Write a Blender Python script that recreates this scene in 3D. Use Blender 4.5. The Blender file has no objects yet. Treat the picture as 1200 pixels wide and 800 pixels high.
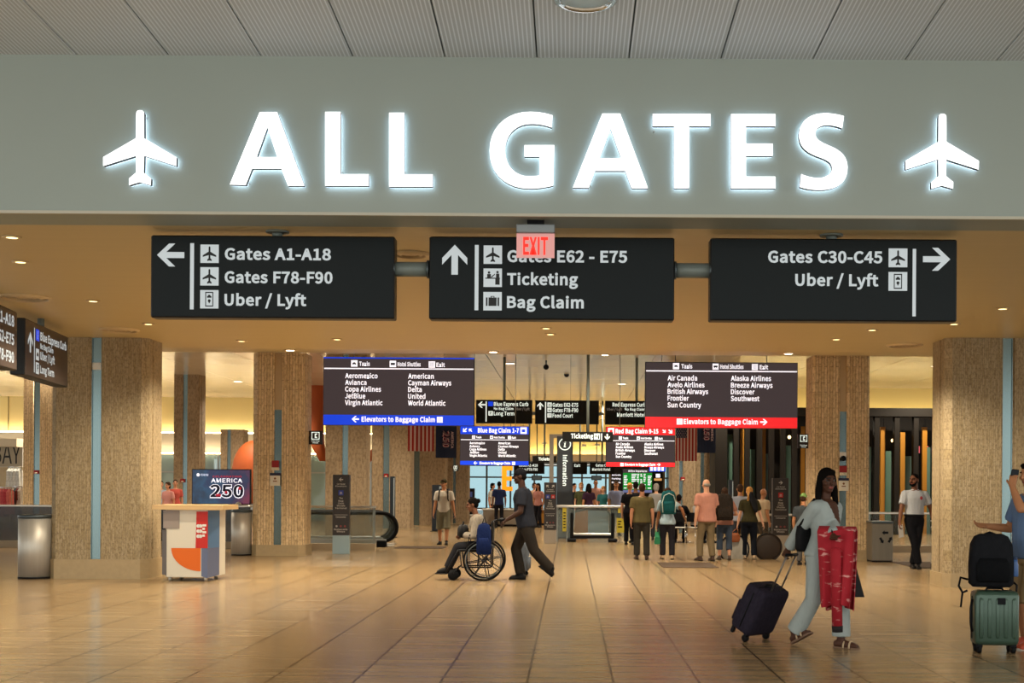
import bpy, math, random
from mathutils import Vector, Matrix, Euler, Quaternion
random.seed(7)
PI = math.pi
SC = bpy.context.scene
COL = SC.collection

# ------------------------------------------------------------------ camera, world, exposure
F, HC = 1500.0, 1.54            # focal length in pixels of the 1200 px frame, eye height
PU, PV = 668.0, 571.0           # where the hall's long axis vanishes
ROLL = 0.0062
cam_d = bpy.data.cameras.new('camera')
cam_d.sensor_width = 36.0
cam_d.lens = 36.0 * F / 1200.0
cam_d.shift_x = -(PU - 600.0) / 1200.0
cam_d.shift_y = (PV - 400.0) / 1200.0
cam_d.clip_end = 400
cam = bpy.data.objects.new('camera', cam_d)
COL.objects.link(cam)
cam.matrix_world = Matrix.Translation((0, 0, HC)) @ Matrix.Rotation(PI / 2, 4, 'X') @ Matrix.Rotation(ROLL, 4, 'Z')
SC.camera = cam
SC.view_settings.view_transform = 'Standard'
SC.view_settings.look = 'None'
SC.view_settings.gamma = 1.0
SC.view_settings.use_curve_mapping = False
SC.view_settings.exposure = 0.0

W = bpy.data.worlds.new('daylight')
SC.world = W
W.use_nodes = True
bg = W.node_tree.nodes['Background']
bg.inputs[0].default_value = (0.98, 1.0, 0.95, 1)
bg.inputs[1].default_value = 2.1

def lamp(name, kind, loc, energy, color=(1, .8, .55), size=.12, size_y=None, rot=(0, 0, 0), angle=None, parent=None):
    d = bpy.data.lights.new(name, kind)
    d.energy = energy
    d.color = color
    if kind == 'AREA':
        d.shape = 'RECTANGLE'
        d.size = size
        d.size_y = size_y or size
    else:
        d.shadow_soft_size = size
    if kind == 'SPOT':
        d.spot_size = angle or math.radians(120)
        d.spot_blend = .6
    o = bpy.data.objects.new(name, d)
    COL.objects.link(o)
    o.location = loc
    o.rotation_euler = rot
    if parent:
        o.parent = parent
    return o

WARM = (1.0, .87, .66)
SPOT_W = 340.0          # one recessed downlight
COVE = 26.0            # brightness of the cove strips
# unseen area lamps above the camera that brighten the near hall
for hx in (-9, -3, 3, 9):
    lamp('hall_linear_lamp', 'AREA', (hx, 3.0, 5.6), 60, (1, .9, .78), .6, 7)

# ------------------------------------------------------------------ pixel <-> place
def uv(u, v):
    du, dv = u - PU, v - PV
    c, s = math.cos(ROLL), math.sin(ROLL)
    return du * c + dv * s, -du * s + dv * c

def at(u, v, Y):
    a, b = uv(u, v)
    return Vector((a / F * Y, Y, HC - b / F * Y))

def ground(u, v):
    a, b = uv(u, v)
    Y = HC * F / b
    return Vector((a / F * Y, Y, 0))

def ceil_y(u, v, Z):
    a, b = uv(u, v)
    Y = (HC - Z) * F / b
    return Vector((a / F * Y, Y, Z))

# ------------------------------------------------------------------ materials
def lin(h):
    if not isinstance(h, str):
        return tuple(h)[:3]
    h = h.lstrip('#')
    out = []
    for i in (0, 2, 4):
        c = int(h[i:i + 2], 16) / 255
        out.append(c / 12.92 if c <= .04045 else ((c + .055) / 1.055) ** 2.4)
    return tuple(out)

MATS = {}
def mat(name, col, rough=.6, metal=0.0, emit=0.0, emit_col=None, var=0.0, vscale=(6, 6, 6), bump=0.0, bscale=(60, 60, 60), alpha=1.0, spec=.3, coat=0.0):
    if name in MATS:
        return MATS[name]
    m = bpy.data.materials.new(name)
    m.use_nodes = True
    nt = m.node_tree
    b = nt.nodes['Principled BSDF']
    c = lin(col)
    b.inputs['Base Color'].default_value = (*c, 1)
    b.inputs['Roughness'].default_value = rough
    b.inputs['Metallic'].default_value = metal
    b.inputs['Specular IOR Level'].default_value = spec
    b.inputs['Coat Weight'].default_value = coat
    b.inputs['Alpha'].default_value = alpha
    if emit:
        b.inputs['Emission Color'].default_value = (*lin(emit_col or col), 1)
        b.inputs['Emission Strength'].default_value = emit
    tc = None
    def noise(scale):
        nonlocal tc
        if tc is None:
            tc = nt.nodes.new('ShaderNodeTexCoord')
        mp = nt.nodes.new('ShaderNodeMapping')
        mp.inputs['Scale'].default_value = scale
        nt.links.new(tc.outputs['Object'], mp.inputs[0])
        n = nt.nodes.new('ShaderNodeTexNoise')
        n.inputs['Scale'].default_value = 1
        n.inputs['Detail'].default_value = 4
        nt.links.new(mp.outputs[0], n.inputs['Vector'])
        return n
    if var:
        n = noise(vscale)
        mx = nt.nodes.new('ShaderNodeMix')
        mx.data_type = 'RGBA'
        mx.inputs['A'].default_value = (*[x * (1 - var) for x in c], 1)
        mx.inputs['B'].default_value = (*[min(1, x * (1 + var)) for x in c], 1)
        nt.links.new(n.outputs['Fac'], mx.inputs['Factor'])
        nt.links.new(mx.outputs['Result'], b.inputs['Base Color'])
    if bump:
        n = noise(bscale)
        bp = nt.nodes.new('ShaderNodeBump')
        bp.inputs['Strength'].default_value = bump
        bp.inputs['Distance'].default_value = .02
        nt.links.new(n.outputs['Fac'], bp.inputs['Height'])
        nt.links.new(bp.outputs[0], b.inputs['Normal'])
    MATS[name] = m
    return m

TINT = .12
def glass(name, col='#cfe0dd', alpha=.3, rough=.05, tint=TINT):
    if name in MATS:
        return MATS[name]
    m = bpy.data.materials.new(name)
    m.use_nodes = True
    nt = m.node_tree
    nt.nodes.clear()
    out = nt.nodes.new('ShaderNodeOutputMaterial')
    tr = nt.nodes.new('ShaderNodeBsdfTransparent')
    tr.inputs[0].default_value = (*[1 - (1 - x) * tint for x in lin(col)], 1)
    gl = nt.nodes.new('ShaderNodeBsdfPrincipled')
    gl.inputs['Base Color'].default_value = (*lin(col), 1)
    gl.inputs['Roughness'].default_value = rough
    mx = nt.nodes.new('ShaderNodeMixShader')
    mx.inputs[0].default_value = alpha
    nt.links.new(tr.outputs[0], mx.inputs[1])
    nt.links.new(gl.outputs[0], mx.inputs[2])
    nt.links.new(mx.outputs[0], out.inputs[0])
    MATS[name] = m
    return m

def stone_mat(name, c1, c2, cj, bw, bh, rough_noise, joint=.004, bumpd=.012):
    """vertical strips of split travertine: bricks standing on end, speckled"""
    m = bpy.data.materials.new(name)
    m.use_nodes = True
    nt = m.node_tree
    N, L = nt.nodes, nt.links
    b = N['Principled BSDF']
    b.inputs['Roughness'].default_value = .75
    tc = N.new('ShaderNodeTexCoord')
    sp = N.new('ShaderNodeSeparateXYZ')
    L.new(tc.outputs['Object'], sp.inputs[0])
    ad = N.new('ShaderNodeMath'); ad.operation = 'ADD'
    L.new(sp.outputs['X'], ad.inputs[0]); L.new(sp.outputs['Y'], ad.inputs[1])
    cb = N.new('ShaderNodeCombineXYZ')
    L.new(sp.outputs['Z'], cb.inputs['X']); L.new(ad.outputs[0], cb.inputs['Y'])
    br = N.new('ShaderNodeTexBrick')
    br.offset = .37; br.offset_frequency = 2; br.squash = 1
    br.inputs['Scale'].default_value = 1
    br.inputs['Brick Width'].default_value = bw
    br.inputs['Row Height'].default_value = bh
    br.inputs['Mortar Size'].default_value = joint
    br.inputs['Mortar Smooth'].default_value = .3
    br.inputs['Bias'].default_value = 0
    br.inputs['Color1'].default_value = (*lin(c1), 1)
    br.inputs['Color2'].default_value = (*lin(c2), 1)
    br.inputs['Mortar'].default_value = (*lin(cj), 1)
    L.new(cb.outputs[0], br.inputs['Vector'])
    mp = N.new('ShaderNodeMapping')
    mp.inputs['Scale'].default_value = (rough_noise, rough_noise, rough_noise * .5)
    L.new(tc.outputs['Object'], mp.inputs[0])
    nz = N.new('ShaderNodeTexNoise')
    nz.inputs['Scale'].default_value = 1; nz.inputs['Detail'].default_value = 5; nz.inputs['Roughness'].default_value = .7
    L.new(mp.outputs[0], nz.inputs['Vector'])
    rp = N.new('ShaderNodeValToRGB')
    rp.color_ramp.elements[0].position = .36; rp.color_ramp.elements[0].color = (.62, .59, .56, 1)
    rp.color_ramp.elements[1].position = .56; rp.color_ramp.elements[1].color = (1.05, 1.05, 1.05, 1)
    L.new(nz.outputs['Fac'], rp.inputs[0])
    mu = N.new('ShaderNodeMix'); mu.data_type = 'RGBA'; mu.blend_type = 'MULTIPLY'
    mu.inputs['Factor'].default_value = 1
    L.new(br.outputs['Color'], mu.inputs['A']); L.new(rp.outputs[0], mu.inputs['B'])
    L.new(mu.outputs['Result'], b.inputs['Base Color'])
    ma = N.new('ShaderNodeMath'); ma.operation = 'MULTIPLY_ADD'
    L.new(br.outputs['Fac'], ma.inputs[0]); ma.inputs[1].default_value = -1.0; L.new(nz.outputs['Fac'], ma.inputs[2])
    bp = N.new('ShaderNodeBump')
    bp.inputs['Strength'].default_value = .7; bp.inputs['Distance'].default_value = bumpd
    L.new(ma.outputs[0], bp.inputs['Height'])
    L.new(bp.outputs[0], b.inputs['Normal'])
    MATS[name] = m
    return m

# ------------------------------------------------------------------ mesh builder
class MB:
    """collects shapes; build() links them as ONE mesh object"""
    def __init__(self):
        self.v, self.f, self.m = [], [], []
        self.mi = 0
        self.M = Matrix.Identity(4)
        self.smooth = []
        self.sm = False
    def add(self, vs, fs, flip=False):
        k = len(self.v)
        M = self.M
        self.v += [tuple(M @ Vector(p)) for p in vs]
        for f in fs:
            f = [k + i for i in f]
            self.f.append(f[::-1] if flip else f)
            self.m.append(self.mi)
            self.smooth.append(self.sm)
        return self
    def box(self, x0, y0, z0, x1, y1, z1, bev=0.0):
        x0, x1 = min(x0, x1), max(x0, x1); y0, y1 = min(y0, y1), max(y0, y1); z0, z1 = min(z0, z1), max(z0, z1)
        b = min(bev, (x1 - x0) * .45, (y1 - y0) * .45, (z1 - z0) * .45)
        if b <= 0:
            vs = [(x, y, z) for x in (x0, x1) for y in (y0, y1) for z in (z0, z1)]
            return self.add(vs, [(0, 1, 3, 2), (4, 6, 7, 5), (0, 4, 5, 1), (2, 3, 7, 6), (0, 2, 6, 4), (1, 5, 7, 3)])
        # chamfered box: outline ring chamfered in plan, inset at top and bottom
        def ring(i, z):
            c = b
            a0, a1, b0, b1 = x0 + i, x1 - i, y0 + i, y1 - i
            return [(a0 + c, b0, z), (a1 - c, b0, z), (a1, b0 + c, z), (a1, b1 - c, z), (a1 - c, b1, z), (a0 + c, b1, z), (a0, b1 - c, z), (a0, b0 + c, z)]
        return self.loft([ring(b * .7, z0), ring(0, z0 + b), ring(0, z1 - b), ring(b * .7, z1)])
    def loft(self, rings, cap=True, closed=True):
        n = len(rings[0])
        vs = [p for r in rings for p in r]
        fs = []
        for i in range(len(rings) - 1):
            for j in range(n if closed else n - 1):
                k = (j + 1) % n
                fs.append((i * n + j, i * n + k, (i + 1) * n + k, (i + 1) * n + j))
        if cap:
            fs.append(tuple(range(n))[::-1])
            fs.append(tuple((len(rings) - 1) * n + j for j in range(n)))
        return self.add(vs, fs)
    def prism(self, pts, y0, y1):
        """outline of (x, z) points extruded along y"""
        a = sum(pts[i][0] * pts[(i + 1) % len(pts)][1] - pts[(i + 1) % len(pts)][0] * pts[i][1] for i in range(len(pts)))
        if a < 0:
            pts = pts[::-1]
        n = len(pts)
        vs = [(x, y0, z) for x, z in pts] + [(x, y1, z) for x, z in pts]
        fs = [tuple(range(n)), tuple(range(2 * n - 1, n - 1, -1))]
        fs += [(j, n + j, n + (j + 1) % n, (j + 1) % n) for j in range(n)]
        return self.add(vs, fs)
    def plan(self, pts, z0, z1):
        """outline of (x, y) points extruded upward"""
        a = sum(pts[i][0] * pts[(i + 1) % len(pts)][1] - pts[(i + 1) % len(pts)][0] * pts[i][1] for i in range(len(pts)))
        if a < 0:
            pts = pts[::-1]
        return self.loft([[(x, y, z0) for x, y in pts], [(x, y, z1) for x, y in pts]])
    def tube(self, path, r, n=8, closed=False, r2=None, cap=True):
        pts = [Vector(p) for p in path]
        rings = []
        m = len(pts)
        up = None
        for i, p in enumerate(pts):
            if closed:
                d = pts[(i + 1) % m] - pts[i - 1]
            else:
                d = pts[min(i + 1, m - 1)] - pts[max(i - 1, 0)]
            d.normalize()
            if up is None:
                up = Vector((0, 0, 1)) if abs(d.z) < .9 else Vector((1, 0, 0))
            a = d.cross(up)
            if a.length < 1e-6:
                a = d.cross(Vector((0, 1, 0)))
            a.normalize()
            b_ = a.cross(d).normalized()
            up = b_
            rr = r if r2 is None else r + (r2 - r) * i / (m - 1)
            rings.append([tuple(p + (a * math.cos(t) + b_ * math.sin(t)) * rr) for t in (2 * PI * j / n for j in range(n))])
        s = self.sm
        self.sm = True
        if closed:
            rings.append(rings[0])
        self.loft(rings, cap=cap and not closed)
        self.sm = s
        return self
    def lathe(self, prof, n=24, c=(0, 0, 0), arc=None):
        """profile of (r, z) turned about the vertical axis through c"""
        s = self.sm
        self.sm = True
        rings = [[(c[0] + r * math.cos(2 * PI * j / n), c[1] + r * math.sin(2 * PI * j / n), c[2] + z) for j in range(n)] for r, z in prof]
        self.loft(rings)
        self.sm = s
        return self
    def ball(self, c, r, n=12, k=8):
        rx, ry, rz = r if hasattr(r, '__len__') else (r, r, r)
        s = self.sm
        self.sm = True
        rings = []
        for i in range(k + 1):
            t = -PI / 2 + PI * i / k
            q = max(math.cos(t), .02)
            rings.append([(c[0] + rx * q * math.cos(2 * PI * j / n), c[1] + ry * q * math.sin(2 * PI * j / n), c[2] + rz * math.sin(t)) for j in range(n)])
        self.loft(rings)
        self.sm = s
        return self
    def capsule(self, p0, r0, p1, r1, n=12, flat0=False, flat1=False, sx=1.0, side=None):
        """tapered limb; sx squeezes across the 'side' direction"""
        p0, p1 = Vector(p0), Vector(p1)
        d = p1 - p0
        L = d.length
        if L < 1e-6:
            d = Vector((0, 0, 1)); L = 1e-6
        d = d / L
        ref = Vector(side) if side is not None else (Vector((1, 0, 0)) if abs(d.x) < .9 else Vector((0, 1, 0)))
        a = (ref - d * ref.dot(d)).normalized()
        b_ = d.cross(a)
        rings = []
        def ring(p, r):
            rings.append([tuple(p + a * (r * sx * math.cos(t)) + b_ * (r * math.sin(t))) for t in (2 * PI * j / n for j in range(n))])
        if flat0:
            ring(p0, r0)
        else:
            for t in (-85, -55, -28, 0):
                ring(p0 + d * (r0 * math.sin(math.radians(t))), max(r0 * math.cos(math.radians(t)), 1e-3))
        if flat1:
            ring(p1, r1)
        else:
            for t in (0, 28, 55, 85):
                ring(p1 + d * (r1 * math.sin(math.radians(t))), max(r1 * math.cos(math.radians(t)), 1e-3))
        s = self.sm
        self.sm = True
        self.loft(rings)
        self.sm = s
        return self
    def mesh(self, name):
        me = bpy.data.meshes.new(name)
        me.from_pydata(self.v, [], self.f)
        return me
    def build(self, name, mats, parent=None, loc=None, rot=None):
        me = self.mesh(name)
        for m in (mats if isinstance(mats, (list, tuple)) else [mats]):
            me.materials.append(m)
        me.polygons.foreach_set('material_index', self.m)
        me.polygons.foreach_set('use_smooth', self.smooth)
        me.update()
        o = bpy.data.objects.new(name, me)
        COL.objects.link(o)
        if parent:
            o.parent = parent
        if loc is not None:
            o.location = loc
        if rot is not None:
            o.rotation_euler = rot
        return o

def tag(o, label, cat, group=None, kind=None):
    if label:
        o['label'] = label
    if cat:
        o['category'] = cat
    if group:
        o['group'] = group
    if kind:
        o['kind'] = kind
    return o

def thing(name, label, cat, loc, rz=0, group=None):
    o = bpy.data.objects.new(name, None)
    o.empty_display_size = .1
    COL.objects.link(o)
    o.location = loc
    o.rotation_euler = (0, 0, rz)
    return tag(o, label, cat, group)

def struct(name, mb, m):
    o = mb.build(name, m)
    o['kind'] = 'structure'
    return o

# ------------------------------------------------------------------ lettering
from mathutils.geometry import tessellate_polygon
# outlines of a humanist sans alphabet, capital height 700 units: advance, then loops of x, y, x, y ...
GLYPHS = {
    ' ': (214, []),
    'A': (581, [[4,0,93,0,160,214,416,214,483,0,577,0,339,700,241,700],[182,284,286,628,290,628,394,284]]),
    'B': (627, [[96,0,319,0,457,23,550,91,584,205,566,287,516,343,442,372,442,377,498,410,532,463,544,529,513,628,429,683,304,700,96,700],[184,403,184,630,292,630,384,619,439,583,457,518,440,456,386,417,288,403],[184,71,184,334,307,334,411,321,475,279,498,208,475,131,410,85,307,71]]),
    'C': (609, [[360,-12,444,-1,515,33,575,88,526,144,479,102,426,74,364,65,248,100,173,199,146,352,174,503,251,601,367,635,422,627,470,604,510,569,558,626,509,669,444,700,366,712,206,669,96,544,55,350,96,155,203,31]]),
    'D': (657, [[96,0,275,0,453,42,563,163,601,352,563,542,452,660,271,700,96,700],[184,73,184,628,264,628,401,596,483,503,510,352,483,201,401,106,264,73]]),
    'E': (562, [[96,0,510,0,510,75,184,75,184,330,450,330,450,406,184,406,184,626,499,626,499,700,96,700]]),
    'F': (527, [[96,0,184,0,184,314,452,314,452,389,184,389,184,626,499,626,499,700,96,700]]),
    'G': (658, [[371,-12,459,-2,532,27,587,69,587,363,357,363,357,289,506,289,506,106,472,84,429,70,380,65,253,100,173,199,146,352,175,503,256,601,379,635,441,626,491,602,530,569,578,626,529,667,463,699,376,712,211,669,97,544,55,350,96,155,208,31]]),
    'H': (695, [[96,0,184,0,184,330,511,330,511,0,600,0,600,700,511,700,511,407,184,407,184,700,96,700]]),
    'I': (280, [[96,0,184,0,184,700,96,700]]),
    'J': (511, [[226,-12,337,17,400,95,419,205,419,700,330,700,330,214,318,128,280,80,218,65,171,73,131,99,96,144,33,98,82,37,146,0]]),
    'K': (617, [[96,0,184,0,184,222,305,365,515,0,613,0,360,435,580,700,479,700,184,349,184,700,96,700]]),
    'L': (519, [[96,0,491,0,491,75,184,75,184,700,96,700]]),
    'M': (775, [[96,0,176,0,174,454,164,594,168,594,357,71,416,71,608,594,597,388,597,0,679,0,679,700,573,700,391,180,387,180,202,700,96,700]]),
    'N': (690, [[96,0,180,0,178,441,169,586,173,586,248,442,503,0,594,0,594,700,510,700,512,262,522,115,518,115,442,259,186,700,96,700]]),
    'O': (709, [[354,-12,510,32,615,158,653,352,615,545,510,669,354,712,199,669,94,545,55,352,94,158,199,32],[354,65,244,101,172,200,146,352,172,503,244,601,354,635,464,601,537,503,562,352,537,200,464,101]]),
    'P': (605, [[96,0,184,0,184,279,300,279,435,302,525,373,558,495,525,616,433,681,296,700,96,700],[184,350,184,628,285,628,387,616,449,575,470,495,450,413,390,366,288,350]]),
    'Q': (709, [[354,61,244,97,172,198,146,352,172,503,244,601,354,635,464,601,537,503,562,352,537,198,464,97],[568,-176,642,-168,668,-159,651,-92,578,-102,507,-92,448,-60,406,-9,536,52,622,175,653,352,615,545,510,669,354,712,199,669,94,545,55,352,88,172,177,48,311,-10,367,-95,453,-154]]),
    'R': (606, [[184,368,184,628,302,628,395,617,452,577,472,504,452,428,395,383,302,368],[480,0,580,0,402,307,485,344,540,409,560,504,528,619,442,682,315,700,96,700,96,0,184,0,184,297,310,297]]),
    'S': (569, [[290,-12,417,14,499,85,528,186,509,273,457,332,384,373,230,442,186,478,168,534,184,588,230,623,299,635,360,627,412,605,458,570,504,626,448,671,378,701,299,712,185,688,107,623,78,527,101,441,155,384,221,348,381,274,423,237,438,179,421,119,371,79,291,65,220,76,154,106,98,152,46,91,114,36,196,0]]),
    'T': (572, [[242,0,330,0,330,626,542,626,542,700,30,700,30,626,242,626]]),
    'U': (689, [[345,-12,473,16,562,111,596,288,596,700,511,700,511,286,488,154,429,85,345,65,262,85,203,154,181,286,181,700,94,700,94,288,127,111,216,16]]),
    'V': (549, [[224,0,327,0,549,700,459,700,279,90,275,90,94,700,1,700]]),
    'W': (838, [[173,0,278,0,417,582,421,582,456,422,562,0,668,0,813,700,729,700,615,92,609,92,560,319,462,700,381,700,235,92,231,92,116,700,25,700]]),
    'X': (547, [[16,0,110,0,266,303,270,303,435,0,532,0,327,357,518,700,425,700,282,418,278,418,127,700,30,700,221,362]]),
    'Y': (507, [[209,0,297,0,297,271,508,700,416,700,256,349,252,349,93,700,-1,700,209,271]]),
    'Z': (576, [[48,0,531,0,531,75,157,75,526,647,526,700,81,700,81,626,417,626,48,53]]),
    'a': (538, [[207,-12,269,-2,327,25,382,62,390,0,461,0,461,319,443,431,385,505,282,532,202,521,133,495,78,464,112,404,157,431,209,451,267,459,333,440,366,392,374,329,194,292,90,229,56,135,76,55,129,5],[232,58,185,66,153,93,140,140,162,199,236,243,374,270,374,126,326,89,280,66]]),
    'b': (590, [[316,-12,427,21,509,116,541,267,518,407,448,499,335,532,278,522,223,496,172,459,176,760,88,760,88,0,158,0,165,53,216,18,267,-4],[302,61,264,66,221,83,176,115,176,388,223,426,269,450,313,458,393,434,437,368,451,266,431,156,379,86]]),
    'c': (487, [[292,-12,353,-4,410,18,460,53,422,112,387,86,346,67,300,60,216,85,160,154,139,259,161,364,218,433,303,458,341,453,375,437,406,414,450,471,410,501,360,523,299,532,175,500,85,406,50,259,82,112,168,20]]),
    'd': (592, [[265,-12,324,-2,377,24,425,61,433,0,504,0,504,760,416,760,416,561,421,472,376,504,330,525,275,532,164,498,82,404,51,259,77,112,151,19],[284,61,206,85,157,153,140,260,161,364,215,433,290,458,333,453,374,435,416,404,416,132,373,92,330,69]]),
    'e': (529, [[298,-12,363,-5,419,13,468,40,437,98,398,76,355,62,308,57,220,80,161,142,136,239,485,239,489,288,465,417,394,502,282,532,169,499,84,405,50,259,83,113,172,20],[135,301,162,388,215,443,284,462,353,444,397,389,413,301]]),
    'f': (310, [[32,448,102,448,102,0,189,0,189,448,299,448,299,519,189,519,189,601,197,657,221,691,263,703,321,689,340,756,285,770,253,773,168,752,118,693,102,602,102,519,32,514]]),
    'g': (539, [[263,-239,402,-214,493,-149,525,-59,505,11,445,51,345,64,243,64,188,71,160,91,152,120,156,146,185,182,236,166,262,164,358,186,426,249,452,345,446,387,432,423,410,452,516,452,516,519,335,519,262,532,165,509,95,445,68,347,78,289,103,241,136,203,108,179,87,147,78,107,84,70,101,42,125,22,125,17,84,-16,58,-56,49,-100,76,-176,151,-223],[262,223,207,239,167,281,152,347,167,412,206,453,262,468,318,453,358,412,372,347,357,281,317,239],[275,-179,194,-167,143,-136,125,-88,130,-58,147,-28,178,0,244,-8,334,-8,392,-14,427,-35,439,-74,419,-125,362,-163]]),
    'h': (580, [[88,0,176,0,176,376,223,420,268,447,317,456,373,441,405,396,415,317,415,0,502,0,502,329,485,440,433,508,344,532,278,520,222,489,172,445,176,760,88,760]]),
    'i': (263, [[88,0,176,0,176,519,88,519],[132,626,162,633,183,653,190,684,183,713,162,733,132,740,102,733,82,713,74,684,82,653,102,633]]),
    'j': (263, [[33,-231,116,-210,162,-151,176,-59,176,519,89,519,89,-59,84,-114,64,-149,25,-161,-25,-152,-42,-218],[132,626,162,633,182,653,190,684,182,713,162,733,132,740,101,733,81,713,74,684,81,653,101,633]]),
    'k': (527, [[88,0,174,0,174,137,271,250,423,0,518,0,322,309,495,519,397,519,178,245,174,245,174,760,88,760]]),
    'l': (271, [[180,-12,230,-5,218,62,200,60,187,64,179,76,176,760,88,760,88,103,97,40,127,1]]),
    'm': (884, [[88,0,176,0,176,376,221,421,265,447,306,456,360,441,392,396,402,317,402,0,489,0,489,376,536,421,579,447,620,456,674,441,706,396,716,317,716,0,803,0,803,329,786,440,734,508,647,532,586,519,529,484,475,433,446,486,399,520,331,532,272,520,218,488,168,443,159,519,88,519]]),
    'n': (583, [[88,0,176,0,176,376,223,420,268,447,317,456,373,441,405,396,415,317,415,0,502,0,502,329,485,440,433,508,344,532,278,520,221,488,168,443,159,519,88,519]]),
    'o': (579, [[289,-12,408,20,495,112,529,259,495,406,408,500,289,532,171,500,84,406,50,259,84,112,171,20],[289,60,211,85,158,154,139,259,158,364,211,433,289,458,368,433,421,364,440,259,421,154,368,85]]),
    'p': (592, [[88,-219,176,-219,173,48,220,15,269,-6,316,-12,427,21,509,116,541,267,518,407,448,499,335,532,276,522,220,495,168,458,159,519,88,519],[302,61,264,66,221,83,176,115,176,388,224,426,270,450,313,458,393,434,437,368,451,266,431,156,379,86]]),
    'q': (592, [[416,-219,504,-219,504,519,435,519,424,470,379,504,331,525,275,532,164,498,82,404,51,259,77,112,151,19,265,-12,323,-3,375,23,421,60,416,-34],[284,61,206,85,157,153,140,260,161,364,215,433,290,458,333,453,374,435,416,404,416,132,373,92,330,69]]),
    'r': (371, [[88,0,176,0,176,333,215,404,260,442,306,454,356,445,372,520,338,531,317,532,262,519,212,481,168,424,159,519,88,519]]),
    's': (447, [[223,-12,327,9,390,64,412,141,388,220,328,267,199,321,158,349,142,389,153,426,184,454,239,464,282,458,320,442,356,418,398,473,353,502,299,524,238,532,141,512,80,459,59,385,82,312,139,266,266,212,311,181,329,137,317,96,283,66,226,55,169,63,119,85,73,117,31,59,86,22,152,-3]]),
    't': (360, [[250,-12,316,-3,347,7,329,73,270,58,223,70,197,104,190,158,190,448,331,448,331,519,190,519,190,665,117,665,108,519,26,514,26,448,103,448,103,160,117,69,163,9]]),
    'u': (580, [[240,-12,305,-1,360,32,414,81,420,0,493,0,493,519,406,519,406,151,359,101,315,72,265,63,210,77,178,122,168,201,168,519,80,519,80,190,97,79,150,11]]),
    'v': (498, [[200,0,302,0,485,519,399,519,253,71,248,71,103,519,12,519]]),
    'w': (766, [[170,0,271,0,380,429,385,429,420,280,495,0,601,0,741,519,657,519,550,74,545,74,428,519,343,519,227,74,223,74,192,219,115,519,26,519]]),
    'x': (476, [[14,0,106,0,228,214,233,214,366,0,461,0,290,262,448,519,357,519,247,318,243,318,122,519,28,519,185,270]]),
    'y': (498, [[96,-223,184,-199,247,-135,290,-44,485,519,400,519,265,84,260,84,103,519,12,519,221,-1,209,-40,182,-98,144,-137,93,-152,53,-143,35,-213]]),
    'z': (454, [[33,0,426,0,426,71,143,71,417,472,417,519,63,519,63,448,307,448,33,47]]),
    '0': (530, [[265,-12,381,28,456,149,483,352,456,554,381,673,265,712,150,673,74,554,48,352,74,149,150,28],[265,58,196,89,149,185,132,352,149,519,196,614,265,644,335,614,382,519,399,352,382,185,335,89]]),
    '1': (530, [[84,0,468,0,468,73,328,73,328,700,261,700,172,663,116,650,116,595,241,595,241,73,84,73]]),
    '2': (530, [[42,0,482,0,482,75,174,69,318,220,414,366,449,507,424,616,353,687,244,712,164,700,97,664,38,610,89,561,131,602,180,631,234,642,306,624,349,575,363,503,329,375,223,227,42,52]]),
    '3': (530, [[251,-12,365,12,446,80,477,187,456,272,403,331,329,365,329,370,394,406,437,462,453,538,426,632,354,692,248,712,174,701,110,672,53,629,100,574,143,609,192,633,245,642,309,628,349,589,364,531,346,463,285,415,170,397,170,330,299,313,367,264,388,190,370,121,320,76,245,60,175,72,118,101,73,140,28,84,82,37,155,1]]),
    '4': (530, [[325,0,407,0,407,193,500,193,500,263,407,263,407,700,310,700,19,250,19,193,325,193],[325,263,110,263,329,605]]),
    '5': (530, [[250,-12,362,16,446,97,479,227,450,354,374,427,268,451,195,438,163,423,181,626,445,626,445,700,105,700,82,373,129,344,167,366,203,380,245,385,322,366,372,311,391,225,370,137,317,80,242,60,170,71,114,100,70,138,26,80,81,35,154,1]]),
    '6': (530, [[287,-12,388,16,461,96,489,215,465,337,397,410,294,435,238,424,184,396,136,350,162,522,227,614,316,641,358,634,396,616,427,587,477,641,433,678,378,703,312,712,185,675,90,554,53,334,84,142,167,26],[138,281,185,333,234,361,280,370,350,350,392,297,406,215,390,131,348,76,287,56,212,82,161,158]]),
    '7': (530, [[189,0,280,0,302,243,361,447,485,647,485,700,47,700,47,626,387,626,277,437,215,238]]),
    '8': (530, [[267,-12,382,12,458,76,486,168,469,251,426,310,369,352,369,357,411,399,446,457,461,526,438,622,372,687,269,711,171,688,103,626,77,533,91,466,125,413,172,368,110,323,63,258,44,174,73,78,152,12],[315,380,237,416,179,464,157,533,171,592,211,631,268,646,332,629,373,585,387,521,379,471,355,424],[268,53,193,69,141,115,121,181,134,244,168,298,218,340,310,299,377,248,403,171,386,109,339,68]]),
    '9': (530, [[224,-12,348,26,442,152,478,380,447,565,364,676,243,712,142,684,70,605,42,485,66,364,133,290,235,265,293,276,348,306,396,350,368,179,305,87,222,60,177,67,137,85,103,114,55,59,100,22,155,-3],[395,424,347,370,298,340,249,330,180,350,138,403,124,485,140,569,182,625,244,645,320,619,371,545]]),
    '-': (331, [[44,234,288,234,288,301,44,301]]),
    '/': (374, [[11,-171,74,-171,360,758,297,758]])
}
GLYPHS = {c: (w, [list(zip(l[0::2], l[1::2])) for l in loops]) for c, (w, loops) in GLYPHS.items()}
def _inside(p, l):
    r = False
    for i in range(len(l)):
        (x0, y0), (x1, y1) = l[i - 1], l[i]
        if (y0 > p[1]) != (y1 > p[1]) and p[0] < (x1 - x0) * (p[1] - y0) / (y1 - y0) + x0:
            r = not r
    return r
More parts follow.
